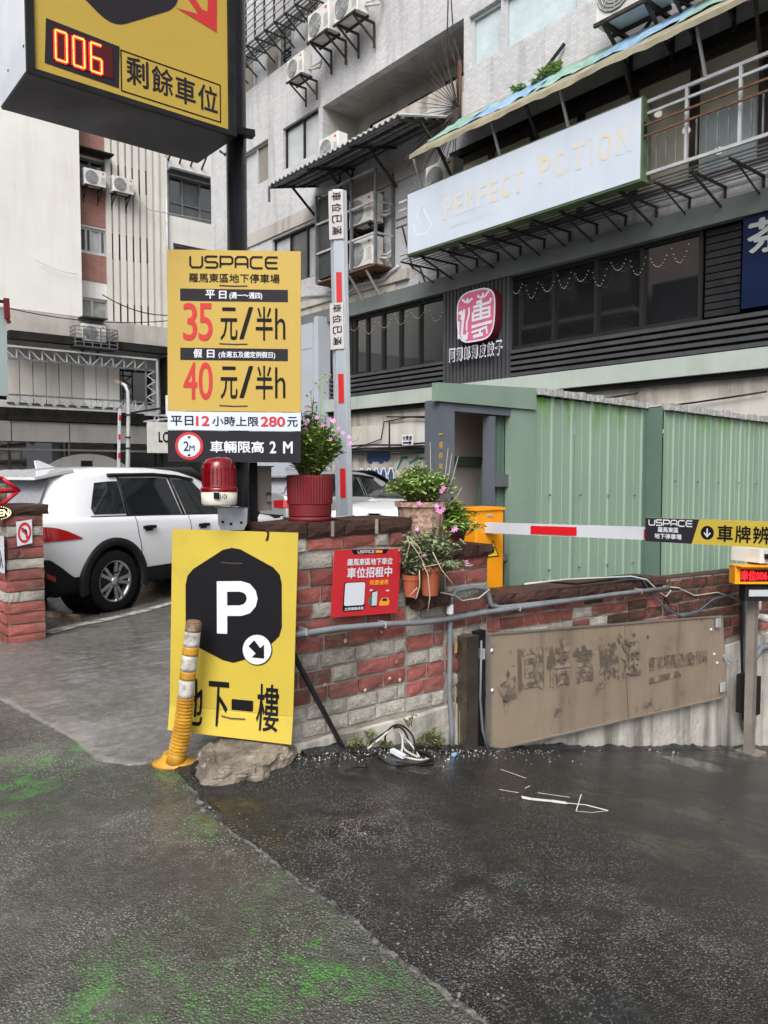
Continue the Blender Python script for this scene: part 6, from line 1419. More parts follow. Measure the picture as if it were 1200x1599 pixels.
# debris against the wall foot
b = MB()
for k in range(520):
    if k < 380:
        x = rnd.uniform(2.2, 4.4); y = WY - .04 - abs(rnd.gauss(0, .12)); z = ramp_z(x) + .014
    else:
        yy = rnd.uniform(.2, 3.2); x = interp(rtab, yy) + rnd.gauss(.03, .06); y = yy; z = .012
    s = rnd.uniform(.0015, .0042) * (1.5 if rnd.random() < .06 else 1); a = rnd.uniform(0, 3)
    M_ = Matrix.Translation((x, y, z)) @ Matrix.Rotation(a, 4, 'Z'); b.bx(-s, s, -s * .7, s * .8, -.002, s * .7, M_)
b.build('debris', 'asphalt_chip', label='small pale chips scattered along the wall foot and asphalt joint', kind='stuff')
b = MB()
for k in range(120):
    x = rnd.uniform(2.2, 3.9) if rnd.random() < .8 else rnd.uniform(2.2, 6); y = WY - .05 - abs(rnd.gauss(0, .14)); s = rnd.uniform(.0015, .0042) * (1.8 if rnd.random() < .08 else 1)
    M_ = Matrix.Translation((x, y, ramp_z(x) + .015)) @ Matrix.Rotation(rnd.uniform(0, 3), 4, 'Z'); b.bx(-s, s, -s * .6, s * .6, -.002, .003, M_)
b.build('litter', 'splash_paint', label='tiny white litter along the foot of the brick wall', kind='stuff')
b = MB(); rg = Pl((0, 0, .016), (1, 0, 0), (0, 1, 0))
def rgp(u, v): p = PR(u, v); return p
def floor_ribbon(b, pts, w):
    q = [PR(u, v) + V((0, 0, .018)) for u, v in pts]
    for p, r in zip(q, q[1:]):
        d = (r - p); n_ = V((-d.y, d.x, 0)).normalized() * w / 2; b.quad(p - n_, r - n_ * .9, r + n_ * .9, p + n_)
floor_ribbon(b, [(815, 1250), (830, 1253), (862, 1256), (885, 1259)], .035); floor_ribbon(b, [(885, 1259), (915, 1262), (950, 1271)], .012); floor_ribbon(b, [(950, 1271), (925, 1274), (900, 1272), (908, 1245)], .006)
floor_ribbon(b, [(782, 1206), (800, 1212), (822, 1220)], .005); floor_ribbon(b, [(780, 1238), (810, 1243)], .006); floor_ribbon(b, [(840, 1243), (868, 1247), (890, 1250)], .007); floor_ribbon(b, [(820, 1236), (828, 1232)], .006)
b.build('paint_splash', 'splash_paint', label='white paint splash on the black asphalt ramp', kind='structure')
tag(MB().tube([PR(708, 1184) + V((0, 0, .02)), PR(714, 1182) + V((0, 0, .02))], [.014, .012], 8).build('bottle_cap', 'tarp_blue'), 'blue bottle cap at the foot of the grey conduit', 'bottle cap')
# ================================================================== PLANTS
def leafy(parent, base, height, spread, nst, nleaf, m, leaf=.03, lean=(0, 0), seed=1, droop=0.0, nm='foliage'):
    r = random.Random(seed); b = MB(); s = MB(); tips = []
    for i in range(nst):
        a = r.uniform(0, 2 * math.pi); q = r.random() ** .6; h = height * r.uniform(.45, 1.0) * (1.15 - .5 * q)
        tip = base + V((math.cos(a) * spread * q + lean[0], math.sin(a) * spread * q + lean[1], h))
        st0 = base + V((math.cos(a) * spread * q * .25, math.sin(a) * spread * q * .25, 0)); mid = (st0 + tip) / 2 + V((r.uniform(-.03, .03), r.uniform(-.03, .03), .04 + droop))
        pts = [st0, st0.lerp(mid, .6), mid, mid.lerp(tip, .5), tip]; s.tube(pts, [.0035, .003, .0028, .002, .0012], 4, cap=False); tips.append(tip)
        for k in range(nleaf):
            t = .18 + .82 * k / nleaf; j = min(3, int(t * 4)); p = pts[j].lerp(pts[j + 1], t * 4 - j)
            for sd in (0, 1):
                aa = r.uniform(0, 6.28) + sd * math.pi; L_ = leaf * r.uniform(.6, 1.15); w = L_ * r.uniform(.2, .3)
                d = V((math.cos(aa), math.sin(aa), r.uniform(-.3, .9))).normalized(); n_ = d.cross(V((r.uniform(-.3, .3), r.uniform(-.3, .3), 1))).normalized() * w; dn = V((0, 0, -L_ * .18))
                b.add([p, p + d * L_ * .45 - n_, p + d * L_ + dn, p + d * L_ * .45 + n_], [(0, 1, 2, 3)])
    s.build('stems', 'stem', parent); b.build(nm, m, parent); return tips
def flower_mesh():
    b = MB()
    for k in range(5):
        a = 2 * math.pi * k / 5; c, s_ = math.cos(a), math.sin(a); c2, s2 = math.cos(a + .5), math.sin(a + .5); c3, s3 = math.cos(a - .5), math.sin(a - .5)
        b.add([(0, 0, 0), (.55 * c3, .55 * s3, .1), (c, s_, .12), (.55 * c2, .55 * s2, .1)], [(0, 1, 2, 3)])
    b.lathe((0, 0, 0), [(.12, .02), (.1, .08), (0, .1)], 6)
    me = bpy.data.meshes.new('flower'); me.from_pydata([tuple(v) for v in b.v], [], b.f); return me
FM = {k: flower_mesh() for k in ('petal', 'petal_pale')}
for k, me in FM.items(): me.materials.append(MATS[k])
def flower(parent, p, s=.02, m='petal'):
    o = bpy.data.objects.new('flower', FM[m]); C.objects.link(o); o.parent = parent; o.location = WM[parent].inverted() @ V(p); o.scale = (s, s, s)
    d = (_C - V(p)).normalized() + V((rnd.uniform(-.4, .4), rnd.uniform(-.4, .4), .3)); o.rotation_euler = d.to_track_quat('Z', 'Y').to_euler()
# ribbed red pot on the wall
pr = P(484.5, 806, 4.36); rp = thing('potted_plant', 'ribbed dark red pot of pink vinca on the wall beside the price board', 'potted plant', (pr.x, pr.y + .0, zt)); s = 4.36 / 1200; cy = pr + V((0, 0, 0)); cx0, cyy = pr.x, pr.y
zq = lambda v: P(484, v, 4.36).z; zpot = max(zt + .002, zq(806))
b = MB(); n = 96; vs = []; fs = []
prof = [(30 * s, zpot), (33.5 * s, zpot + .006), (33.5 * s, zq(787)), (34.5 * s, zq(786)), (35.5 * s, zq(745)), (35.5 * s, zq(742)), (33 * s, zq(742)), (31 * s, zq(748)), (0, zq(748))]
for j, (r, z) in enumerate(prof):
    for i in range(n):
        a = 2 * math.pi * i / n; k = (.0028 if i % 2 else -.0012) if j in (3, 4) else 0; vs.append((cx0 + (r + k) * math.cos(a), cyy + (r + k) * math.sin(a), z))
for j in range(len(prof) - 1):
    for i in range(n): fs.append((j * n + i, j * n + (i + 1) % n, (j + 1) * n + (i + 1) % n, (j + 1) * n + i))
b.add(vs, fs); b.build('pot', 'pot_red', rp); MB().lathe((cx0, cyy, 0), [(0, zt), (34 * s, zt), (34 * s, zpot)], 24).build('saucer', 'pot_red', rp); MB().lathe((cx0, cyy, 0), [(32 * s, zq(747)), (0, zq(745))], 20).build('soil', 'soil', rp)
base = V((cx0, cyy, zq(748))); tips = leafy(rp, base, .40, .20, 150, 12, 'leaf', .047, (.03, .0), 5); t2 = leafy(rp, base, .46, .13, 26, 12, 'leaf_pale', .036, (.03, 0), 8, nm='upper_foliage')
for (u, v) in ((479, 636), (477, 660), (495, 652), (516, 655), (521, 657), (505, 664), (536, 676), (517, 686), (477, 672), (545, 682), (492, 690), (506, 700), (547, 692), (530, 668), (467, 650)): flower(rp, P(u, v, 4.26), rnd.uniform(.014, .02), rnd.choice(('petal', 'petal', 'petal_pale')))
b = MB(); b.tube([P(490, 740, 4.36), P(500, 660, 4.34), P(505, 590, 4.32)], .003, 4); b.tube([P(480, 740, 4.36), P(488, 660, 4.34), P(486, 612, 4.3)], .0025, 4); b.tube([P(500, 740, 4.36), P(530, 700, 4.3), P(560, 686, 4.3), P(562, 672, 4.3)], .0025, 4)
for (u, v) in ((505, 588), (500, 592), (512, 596), (498, 604), (508, 612), (486, 612), (480, 618), (516, 586), (562, 672), (508, 584), (494, 598)):
    p = P(u, v, 4.32); b.lathe(p, [(0, -.008), (.009, 0), (0, .01)], 5)
b.build('tall_sprig', 'leaf_pale', rp)
yb = thing('yellow_clip', 'small yellow plastic clip on the wall coping by the red pot', 'clip', tuple(P(495, 809, 4.15))); b = MB(); q = PZ(495, 810, zt + .008); b.bx(q.x - .03, q.x + .02, q.y - .012, q.y + .012, zt + .001, zt + .018); b.build('clip', 'label_yellow', yb)
MB().tube([(q.x + .02, q.y, zt + .01), (q.x + .1, q.y - .02, zt + .012), (q.x + .25, q.y - .03, zt + .02)], .004, 5).build('cord', 'cable_white', yb)

# speckled bowl and small pots on the ledge
def pot(parent, u, vt, vb, wt, wb, d, m, sides=24, rim=True, nm='pot'):
    s = d / 1200; c = P(u, vb, d); z0 = c.z; z1 = P(u, vt, d).z; pr_ = [(0, z0), (wb / 2 * s, z0), (wt / 2 * s * .96, z1 - .03), (wt / 2 * s * .96 if not rim else wt / 2 * s * 1.06, z1 - .03), (wt / 2 * s * (1.06 if rim else 1), z1), (wt / 2 * s * .92, z1), (wt / 2 * s * .86, z1 - .025), (0, z1 - .025)]
    MB().lathe((c.x, c.y, 0), pr_, sides, smooth=False).build(nm, m, parent); return V((c.x, c.y, z1 - .02))
p1 = thing('potted_plant', 'big speckled stone bowl with bushy green vinca behind the small clay pots', 'potted plant', tuple(P(658, 905, 4.88)))
base = pot(p1, 657, 783, 935, 78, 44, 4.9, 'pot_stone', 14)
leafy(p1, base, .26, .25, 150, 10, 'leaf_pale', .042, (0, 0), 11); leafy(p1, base, .32, .17, 30, 10, 'leaf', .038, (0, 0), 12, nm='upper_foliage')
for (u, v) in ((690, 767), (655, 786), (693, 762)): flower(p1, P(u, v, 4.7), .02)
b = MB()
for (u, v, u2, v2) in ((668, 780, 672, 690), (690, 780, 706, 708), (693, 780, 716, 712), (686, 780, 700, 700), (700, 790, 722, 760)): b.tube([P(u, v, 4.85), P((u + u2) / 2 + 3, (v + v2) / 2, 4.85), P(u2, v2, 4.85)], [.004, .003, .0015], 4)
b.build('dry_stalks', 'dry_stem', p1)
p3 = thing('potted_plant', 'small clay pot with grey-green trailing leaves, right one on the brick ledge', 'potted plant', tuple(P(672, 928, 4.62)))
base3 = pot(p3, 672, 884, 929, 33, 25, 4.62, 'terracotta', 16); leafy(p3, base3, .30, .20, 75, 9, 'leaf_grey', .045, (0, 0), 21)
leafy(p3, base3 + V((0, -.05, -.02)), .10, .20, 34, 8, 'leaf_grey', .04, (0, -.02), 22, nm='trailing_leaves')
for (u, v) in ((652, 826), (682, 790), (663, 868)): flower(p3, P(u, v, 4.5), .018, 'petal_pale')
p4 = thing('potted_plant', 'small clay pot with sparse dry stems, left one on the brick ledge', 'potted plant', tuple(P(641, 930, 4.6)))
base4 = pot(p4, 643, 897, 931, 28, 22, 4.6, 'terracotta', 16); leafy(p4, base4, .28, .12, 26, 8, 'leaf_grey', .045, (0, 0), 23)
b = MB()
for pts in (((660, 880), (668, 895), (672, 930), (668, 958)), ((655, 890), (656, 915), (650, 935), (640, 930), (652, 918)), ((640, 845), (652, 862), (665, 885), (690, 880)), ((676, 862), (690, 890), (710, 915)), ((632, 880), (640, 850), (636, 838)), ((640, 840), (655, 855), (660, 868))):
    b.tube([P(u, v, 4.45) for u, v in pts], .0035, 4)
b.build('dry_stems', 'dry_stem', p4)
p5 = thing('potted_plant', 'dark red pot of round-leaved vinca with pink flowers on the second pillar', 'potted plant', tuple(P(705, 850, 5.0)))
base5 = pot(p5, 709, 820, 848, 40, 30, 5.0, 'pot_red', 16); leafy(p5, base5, .19, .15, 40, 7, 'leaf', .055, (-.02, 0), 31); leafy(p5, base5 + V((-.02, -.08, -.04)), .12, .19, 34, 7, 'leaf_pale', .045, (0, 0), 33, nm='lower_foliage')
for (u, v) in ((684, 797), (693, 795), (709, 828), (712, 826), (729, 880), (688, 799)): flower(p5, P(u, v, 4.7), .021)
MB().tube([P(692, 852, 4.9), P(692, 832, 4.9)], .015, 8).build('grey_bottle', 'grey_metal', p5); MB().tube([P(692, 832, 4.9), P(692, 818, 4.9)], [.015, .012], 8).build('yellow_neck', 'label_yellow', p5)
# weeds and cable tangle at the wall foot
wd = thing('weeds', 'green weeds growing at the foot of the brick wall around the tangled cables', 'weeds', tuple(PR(640, 1170)))
for i, (u, v, h, n_) in enumerate(((568, 1172, .13, 5), (676, 1160, .2, 12), (662, 1172, .15, 10), (600, 1180, .09, 10), (548, 1165, .07, 5), (688, 1172, .13, 7), (640, 1130, .12, 4), (580, 1150, .05, 4))):
    p = PY(u, v, WY - .08); leafy(wd, V((p.x, p.y, max(ramp_z(p.x), p.z - .02))), h * .9, .06, n_ * 2 // 3 + 1, 8, 'weed', .026, (0, -.02), 50 + i, nm='weed')
tg = thing('cable_tangle', 'loose tangle of black and white cables lying against the brick wall foot', 'cables', tuple(PR(640, 1185)))
loops = [('cable_black', ((578, 1160), (600, 1145), (622, 1135), (634, 1145), (642, 1165), (660, 1180), (676, 1190), (650, 1199), (620, 1195))), ('cable_white', ((574, 1175), (592, 1155), (612, 1138), (620, 1136), (628, 1150), (632, 1170), (652, 1187))),
         ('cable_black', ((590, 1185), (610, 1200), (645, 1200), (676, 1198), (668, 1182), (640, 1176))), ('cable_white', ((610, 1180), (630, 1187), (655, 1192), (670, 1190))), ('cable_black', ((604, 1170), (602, 1150), (612, 1135), (628, 1133), (645, 1150), (650, 1185))),
         ('cable_white', ((618, 1140), (640, 1160), (655, 1187))), ('cable_black', ((552, 1184), (575, 1186), (590, 1180))), ('cable_white', ((630, 1140), (628, 1180)))]
for i, (m_, pts) in enumerate(loops):
    q = [PY(u, v, WY - .10 - .03 * (k % 3)) for k, (u, v) in enumerate(pts)]
    q = [V((p.x, p.y - max(0, (1186 - 0 if False else 0)), max(p.z, ramp_z(p.x) + .02))) if p.z > ramp_z(p.x) + .02 else PR(*pts[k]) + V((0, 0, .02)) for k, p in enumerate(q)]
    out = []
    for k in range(len(q) - 1):
        p0, p1_, p2_, p3_ = q[max(k - 1, 0)], q[k], q[k + 1], q[min(k + 2, len(q) - 1)]
        for t in (0, .25, .5, .75): out.append(.5 * ((2 * p1_) + (p2_ - p0) * t + (2 * p0 - 5 * p1_ + 4 * p2_ - p3_) * t * t + (3 * p1_ - p0 - 3 * p2_ + p3_) * t ** 3))
    out.append(q[-1]); MB().tube(out, .006, 6).build('cable', m_, tg)
MB().bar(PR(612, 1182) + V((0, 0, .04)), PR(632, 1190) + V((0, 0, .03)), .03, .02).build('connector', 'print_white', tg)
tag(MB().tube([PR(540, 1207) + V((0, 0, .02)), PR(555, 1204) + V((0, 0, .02)), PR(575, 1203) + V((0, 0, .02))], .004, 5).build('twig', 'cable_black'), 'black twig on the ramp asphalt near the cable tangle', 'twig')
gt = thing('weeds', 'grass tuft growing on the awning edge below the tie rod', 'weeds', tuple(PX(860, 118, 12.2)))
for i, (u, v) in enumerate(((850, 128), (862, 122), (872, 114), (843, 134), (812, 146))): leafy(gt, PX(u, v, 12.2), .28 if i < 3 else .15, .22, 14, 8, 'leaf_pale', .09, (0, 0), 70 + i, nm='grass')

# ================================================================== GREEN SHED
sh = thing('metal_shed', 'green corrugated metal shed with open doorway behind the boundary wall', 'shed', (6, 4.05, 0))
S1, S2, DY = 4.05, 3.85, 4.05
def ribs(x0, x1, y, z0, z1a, z1b, pitch=.2, amp=.013, m='shed_green', nm='corrugated_sheet', par=sh, skew=0.0):
    b = MB(); xs = []; x = x0
    while x < x1: xs += [(x, 0), (x + pitch * .36, 0), (x + pitch * .39, -amp * .3), (x + pitch * .42, 0), (x + pitch * .78, 0), (x + pitch * .83, -amp), (x + pitch * .93, -amp), (x + pitch * .98, 0)]; x += pitch
    xs = [(min(a, x1), d) for a, d in xs if a <= x1] + [(x1, 0)]; vs = []; fs = []
    for i, (a, d) in enumerate(xs):
        t = (a - x0) / (x1 - x0); vs += [(a, y + d, z0), (a, y + d, z1a + (z1b - z1a) * t)]
        if i: k = 2 * (i - 1); fs.append((k, k + 2, k + 3, k + 1))
    b.add(vs, fs); return b.build(nm, m, par)
zA = PY(838, 612, S1).z; zB = PY(1004, 634, S1).z; zC = PY(1036, 636, S2).z; zD = PY(1200, 657, S2).z
xA = PY(834, 700, S1).x; xB = PY(1005, 700, S1).x; xC = PY(1036, 700, S2).x
# sheets one metre wide, each its own piece
n = 3
for i in range(n):
    a, c = xA + (xB - xA) * i / n, xA + (xB - xA) * (i + 1) / n; ribs(a + (.004 if i else 0), c, S1, .45, zA + (zB - zA) * i / n, zA + (zB - zA) * (i + 1) / n, pitch=(xB - xA) / 6)
xE = 12.2; nE = 6; zE = zC + (zD - zC) * (xE - xC) / (PY(1200, 657, S2).x - xC)
for i in range(nE):
    a, c = xC + (xE - xC) * i / nE, xC + (xE - xC) * (i + 1) / nE; ribs(a + (.004 if i else 0), c, S2, .2, zC + (zE - zC) * i / nE, zC + (zE - zC) * (i + 1) / nE, pitch=.2)
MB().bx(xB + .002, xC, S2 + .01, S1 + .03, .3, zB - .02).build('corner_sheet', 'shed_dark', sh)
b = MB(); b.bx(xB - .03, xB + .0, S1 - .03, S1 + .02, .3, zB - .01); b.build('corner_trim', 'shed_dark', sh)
zF0 = PY(700, 597, S1).z; xD = PY(684, 700, S1).x
b = MB(); b.bx(PY(795, 700, S1).x, xA, S1 - .02, S1 + .04, .4, PY(820, 640, S1).z); b.build('post_cover', 'shed_trim', sh)
b = MB(); b.prism([PY(684, 626, S1 - .04), PY(838, 640, S1 - .04), PY(838, 606, S1 - .04), PY(684, 597, S1 - .04)], (0, .06, 0)); b.build('fascia', 'shed_trim', sh)
MB().bx(xD, PY(707, 700, S1).x, S1 - .02, S1 + .14, 0, PY(695, 625, S1).z).build('door_post', 'blue_grey_steel', sh)
b = MB(); b.prism([PY(690, 640, S1 - .015), PY(804, 650, S1 - .015), PY(804, 636, S1 - .015), PY(690, 625, S1 - .015)], (0, .1, 0)); b.build('door_lintel', 'blue_grey_steel', sh)
MB().bx(PY(763, 700, S1).x, PY(772, 700, S1).x, S1 - .01, S1 + .06, .2, PY(768, 650, S1).z).build('door_jamb', 'blue_grey_steel', sh)
MB().bx(PY(772, 700, S1).x, PY(802, 700, S1).x, S1 + .0, S1 + .03, PY(785, 760, S1).z, PY(785, 741, S1).z).build('latch_bar', 'grey_metal', sh)
MB().bx(PY(772, 700, S1).x, PY(802, 700, S1).x, S1 + .0, S1 + .03, PY(785, 876, S1).z, PY(785, 866, S1).z).build('latch_bar', 'grey_metal', sh)
ribs(PY(773, 700, S1).x, PY(797, 700, S1).x, S1 + .06, .2, 2.05, 2.05, pitch=.12, m='shed_dark', nm='inner_sheet')
MB().bx(PY(692, 700, S1 + .5).x, xA + .3, S1 + .5, S1 + .55, 0, 2.13).build('inner_wall', 'taupe_panel', sh)
MB().bx(PY(694, 700, S1 + .5).x, xA + .3, S1 + .46, S1 + .49, PY(720, 727, S1 + .5).z, PY(720, 713, S1 + .5).z).build('inner_rail', 'shed_dark', sh)
b = MB(); b.add([PY(738, 800, S1 + .35), PY(764, 800, S1 + .2), PY(764, 690, S1 + .2)], [(0, 1, 2)]); b.prism([PY(736, 860, S1 + .35), PY(765, 860, S1 + .2), PY(765, 660, S1 + .2)], (0, .02, 0)); b.build('leaning_sheet', 'shed_dark', sh)
b = MB(); zt2 = 2.12; b.prism([(xD, S1, zF0 - .03), (xB, S1, zB - .03), (xB, S1 + 1.2, zB - .03), (xD + .6, S1 + .7, zF0 - .03)], (0, 0, .02)); b.prism([(xC, S2, zC - .03), (xE, S2, zE - .03), (xE, S1 + 1.2, zE - .03), (xC, S1 + 1.2, zC - .03)], (0, 0, .02)); b.build('roof', 'shed_trim', sh)
MB().bx(PY(696, 700, S1 + 1.25).x, xE, S1 + 1.21, S1 + 1.25, 0, 1.95).build('back_wall', 'shed_dark', sh)
# white foam closure strip lumps along the top and moss runs
b = MB()
for (x0, x1, y, za_, zb__) in ((xA, xB, S1, zA, zB), (xC, xE, S2, zC, zE)):
    x = x0
    while x < x1:
        w = rnd.uniform(.07, .13); t = (x - x0) / (x1 - x0); z = za_ + (zb__ - za_) * t; b.bevbox(x, min(x + w, x1), y - .045 - rnd.uniform(0, .012), y + .03, z - .025, z + .03 + rnd.uniform(-.01, .014), .012); x += w + rnd.uniform(.004, .03)
b.build('foam_strip', 'foam_white', sh, kind='stuff')
b = MB()
for (x0, x1, y, za_, zb__) in ((xA + .03, xB - .1, S1, zA, zB), (xC, xC + 3.2, S2, zC, zC + (zE - zC) * 3.2 / (xE - xC))):
    for k in range(150):
        t = rnd.random(); x = x0 + (x1 - x0) * t; c = .35 + .65 * abs(math.sin(x * 9)) ** 2
        if rnd.random() > c: continue
        z = za_ + (zb__ - za_) * t - .03 - abs(rnd.gauss(0, .035 if y == S1 else .05)) * c; w = rnd.uniform(.004, .014); h = rnd.uniform(.006, .022); b.bx(x - w, x + w, y - .0262, y - .002, z - h, z + h)
del b
b = MB()
for x0, y, zz_ in ((xA, S1, (1.35, .72)), (xC, S2, (1.45, .95))):
    for z in zz_:
        for k in range(6): b.lathe((x0 + .18 + k * .42, y - .028, z - .01 * k), [(0, -.004), (.011, -.004), (.011, .006)], 6, 'Y')
b.build('screws', 'grey_metal', sh)
vf = Pl((0, S1 - .022, 0), (1, 0, 0), (0, 0, 1))
for i, chh in enumerate('一樓停車'):
    a, c = vf.px(688, 678 + i * 17); text(chh, vf, (a - .016, c - (.026 if i else .004), a + .022, c + (.026 if i else .004)), 'ochre_print', sh, bold=.02)

# ================================================================== BARRIERS
bx_ = thing('barrier_box', 'orange barrier gate cabinet with warning triangle behind the second pillar', 'barrier cabinet', (4.18, 3.85, 0))
YG = 3.80; gx0, gx1 = PY(744, 850, YG).x, PY(787, 850, YG).x; gz1 = PY(765, 797, YG).z
MB().bevbox(gx0, gx1, YG, YG + .22, -.1, gz1, .012).build('cabinet', 'box_orange', bx_)
MB().bevbox(gx0 - .012, gx1 + .008, YG - .012, YG + .23, gz1 + .001, gz1 + .02, .012).build('lid', 'box_orange', bx_)
gf = Pl((0, YG - .001, 0), (1, 0, 0), (0, 0, 1))
a, c = gf.px(770, 857); s = .068
poly(gf, [(a - s, c - s * .9), (a + s, c - s * .9), (a, c + s * 1.0)], 'ink', bx_, 'triangle_edge', .001); poly(gf, [(a - s * .78, c - s * .78), (a + s * .78, c - s * .78), (a, c + s * .76)], 'label_yellow', bx_, 'warning_triangle', .002)
b = MB(); poly(gf, [(a - .01, c - .03), (a + .01, c - .03), (a + .007, c + .015), (a - .007, c + .015)], None, None, mb=b, lift=.003); ribbon(b, gf, circle(gf, (a, c - .0), .018, 12), .006, .003, closed=True); b.build('warning_mark', 'ink', bx_)
b = MB()
for k in range(3): q0 = gf.px(773, 822 + k * 7)[1]; qa = gf.px(771, 822)[0]; b.bx(qa, qa + .045, YG - .006, YG + .0, q0, q0 + .01)
b.build('vent', 'box_orange', bx_)
b = MB(); q = gf.px(765, 804); b.bx(q[0] - .03, q[0] + .03, YG - .006, YG, q[1] - .012, q[1] + .004); b.build('lock_plate', 'pale_metal', bx_)
ar = thing('boom_gate', 'white lowered barrier arm with red band and yellow parking plate over the ramp', 'barrier arm', (4.15, 3.75, 1.14))
AX = 4.14; Af = Pl((AX - .022, 0, 0), (0, -1, 0), (0, 0, 1))
def armz(y): return 1.138 + (3.75 - y) * .030
b = MB(); y0_, y1_ = 3.95, -.4; h = .038
b.prism([(AX - .02, y0_, armz(y0_) - h), (AX + .02, y0_, armz(y0_) - h), (AX + .02, y0_, armz(y0_) + h), (AX - .02, y0_, armz(y0_) + h)], (0, y1_ - y0_, armz(y1_) - armz(y0_))); b.build('boom', 'arm_white', ar)
ra, rb_ = Af.px(829, 828)[0], Af.px(901, 828)[0]; poly(Af, [(ra, armz(-ra) - .03), (rb_, armz(-rb_) - .03), (rb_, armz(-rb_) + .026), (ra, armz(-ra) + .026)], 'reflector_red', ar, 'red_band', .002)
ra, rb_ = Af.px(1006, 828)[0], Af.px(1010, 828)[0]; poly(Af, [(ra - .2 * 0, armz(-ra) - .03), (rb_, armz(-rb_) - .03), (rb_, armz(-rb_) + .026), (ra, armz(-ra) + .026)], 'reflector_red', ar, 'red_band', .002)
PX0 = AX - .05; Pf = Pl((PX0, 0, 0), (0, -1, 0), (0, 0, 1)); pl0 = Pf.px(1008, 826)[0]; zlo = Pf.px(1008, 845)[1]; zhi = Pf.px(1008, 808)[1]; plen = 2.2; zlo2 = Pf.px(1199, 856)[1]; zhi2 = Pf.px(1199, 815)[1]; pl2 = Pf.px(1199, 835)[0]
k_ = (zlo2 - zlo) / (pl2 - pl0); Hh = ((zhi - zlo) + (zhi2 - zlo2)) / 2
class Sk:      # plate plane following the slight rise of the boom
    N = V((-1, 0, 0))
    def at(s, a, b, lift=0.0): return V((PX0 - lift, -(pl0 + a), zlo + k_ * a + b * Hh))
pf2 = Sk(); sgn = Pf.px(1093, 830)[0] - pl0
MB().prism([pf2.at(0, 0), pf2.at(plen, 0), pf2.at(plen, 1), pf2.at(0, 1)], (.02, 0, 0)).build('plate', 'panel_yellow', ar)
poly(pf2, [(0, 0), (Pf.px(1081, 830)[0] - pl0, 0), (Pf.px(1092, 830)[0] - pl0, 1), (0, 1)], 'ink_soft', ar, 'black_field', .001)
ax_ = lambda u: Pf.px(u, 832)[0] - pl0
uspace(pf2, (ax_(1013), .70, ax_(1083), .93), .0062, 'print_white', ar, sy=Hh)
text('羅馬東區', pf2, (ax_(1028), .42, ax_(1060), .63), 'print_white', ar, bold=.03); text('地下停車場', pf2, (ax_(1023), .14, ax_(1065), .36), 'print_white', ar, bold=.03)
cc = (ax_(1105), .48); R__ = .038
poly(pf2, [(cc[0] + R__ * math.cos(t * .2618), cc[1] + R__ / Hh * math.sin(t * .2618)) for t in range(24)], 'ink', ar, 'disc', .0015)
b = MB(); ribbon(b, pf2, [(cc[0], cc[1] + .17), (cc[0], cc[1] - .15)], .007, .003); ribbon(b, pf2, [(cc[0] - .018, cc[1] + .0), (cc[0], cc[1] - .16), (cc[0] + .018, cc[1])], .007, .003, sy=Hh); b.build('arrow', 'print_white', ar)
for chh, u0, u1 in (('車', 1121, 1145), ('牌', 1149, 1173), ('辨', 1177, 1203), ('識', 1207, 1234)): text(chh, pf2, (ax_(u0), .16, ax_(u1), .80), 'ink', ar, bold=.022)
# raised arm behind the wall with two hand-lettered papers
va = thing('boom_gate', 'tall raised grey barrier arm with red bands and two paper notes behind the wall', 'barrier arm', tuple(P(541, 820, 5.3))); VD = 5.3
bt, tp_ = P(541, 960, VD), P(528, 298, VD); Mx = Matrix(((_Rt.x, _F.x, 0), (_Rt.y, _F.y, 0), (0, 0, 1)))
b = MB(); hw = 13 * VD / 1200; sec = [(-hw, -.0), (-hw * .55, -.03), (hw * .55, -.03), (hw, .0), (hw, .05), (-hw, .05)]
b.prism([bt + Mx @ V((x, y, 0)) for x, y in sec], tp_ - bt); b.build('boom', 'arm_white', va)
dv = (tp_ - bt); at_v = lambda v: bt + dv * ((960 - v) / (960 - 298.0)); fr_ = Mx @ V((0, -.032, 0))
b = MB(); c0_, c1_ = at_v(805), at_v(376); w = _Rt * hw * .5
b.quad(c0_ + fr_ - w, c0_ + fr_ + w, c1_ + fr_ + w, c1_ + fr_ - w); b.build('face_strip', 'arm_grey', va)
for v0, v1 in ((471, 424), (625, 580), (773, 727), (360, 320)):
    if v0 == 360: continue
    q0, q1 = at_v(v0), at_v(v1); fr2 = fr_ * 1.15; b = MB(); b.quad(q0 + fr2 - w * .75, q0 + fr2 + w * .55, q1 + fr2 + w * .55, q1 + fr2 - w * .75); b.build('red_band', 'reflector_red', va)
MB().bar(P(541, 1000, VD + .15), P(541, 830, VD + .15), .3, .28).build('housing', 'box_orange', va)
for nm, (ul, vt, ur, vb_) in (('a', (513, 299, 537, 374)), ('b', (515, 474, 537, 546))):
    fz = Bil(P(ul + 1.5, vb_, VD - .04), P(ur + .5, vb_ - 2, VD - .045), P(ur - 1, vt - 2, VD - .045), P(ul, vt, VD - .04))
    MB().prism([fz.at(0, 0), fz.at(1, 0), fz.at(1, 1), fz.at(0, 1)], fz.N * -.003).build('paper_note', 'paper', va)
    for i, chh in enumerate('車位已滿'): text(chh, fz, (.22, .80 - i * .235, .86, .97 - i * .235), 'ink', va, bold=.01, lift=.004, turn=90)
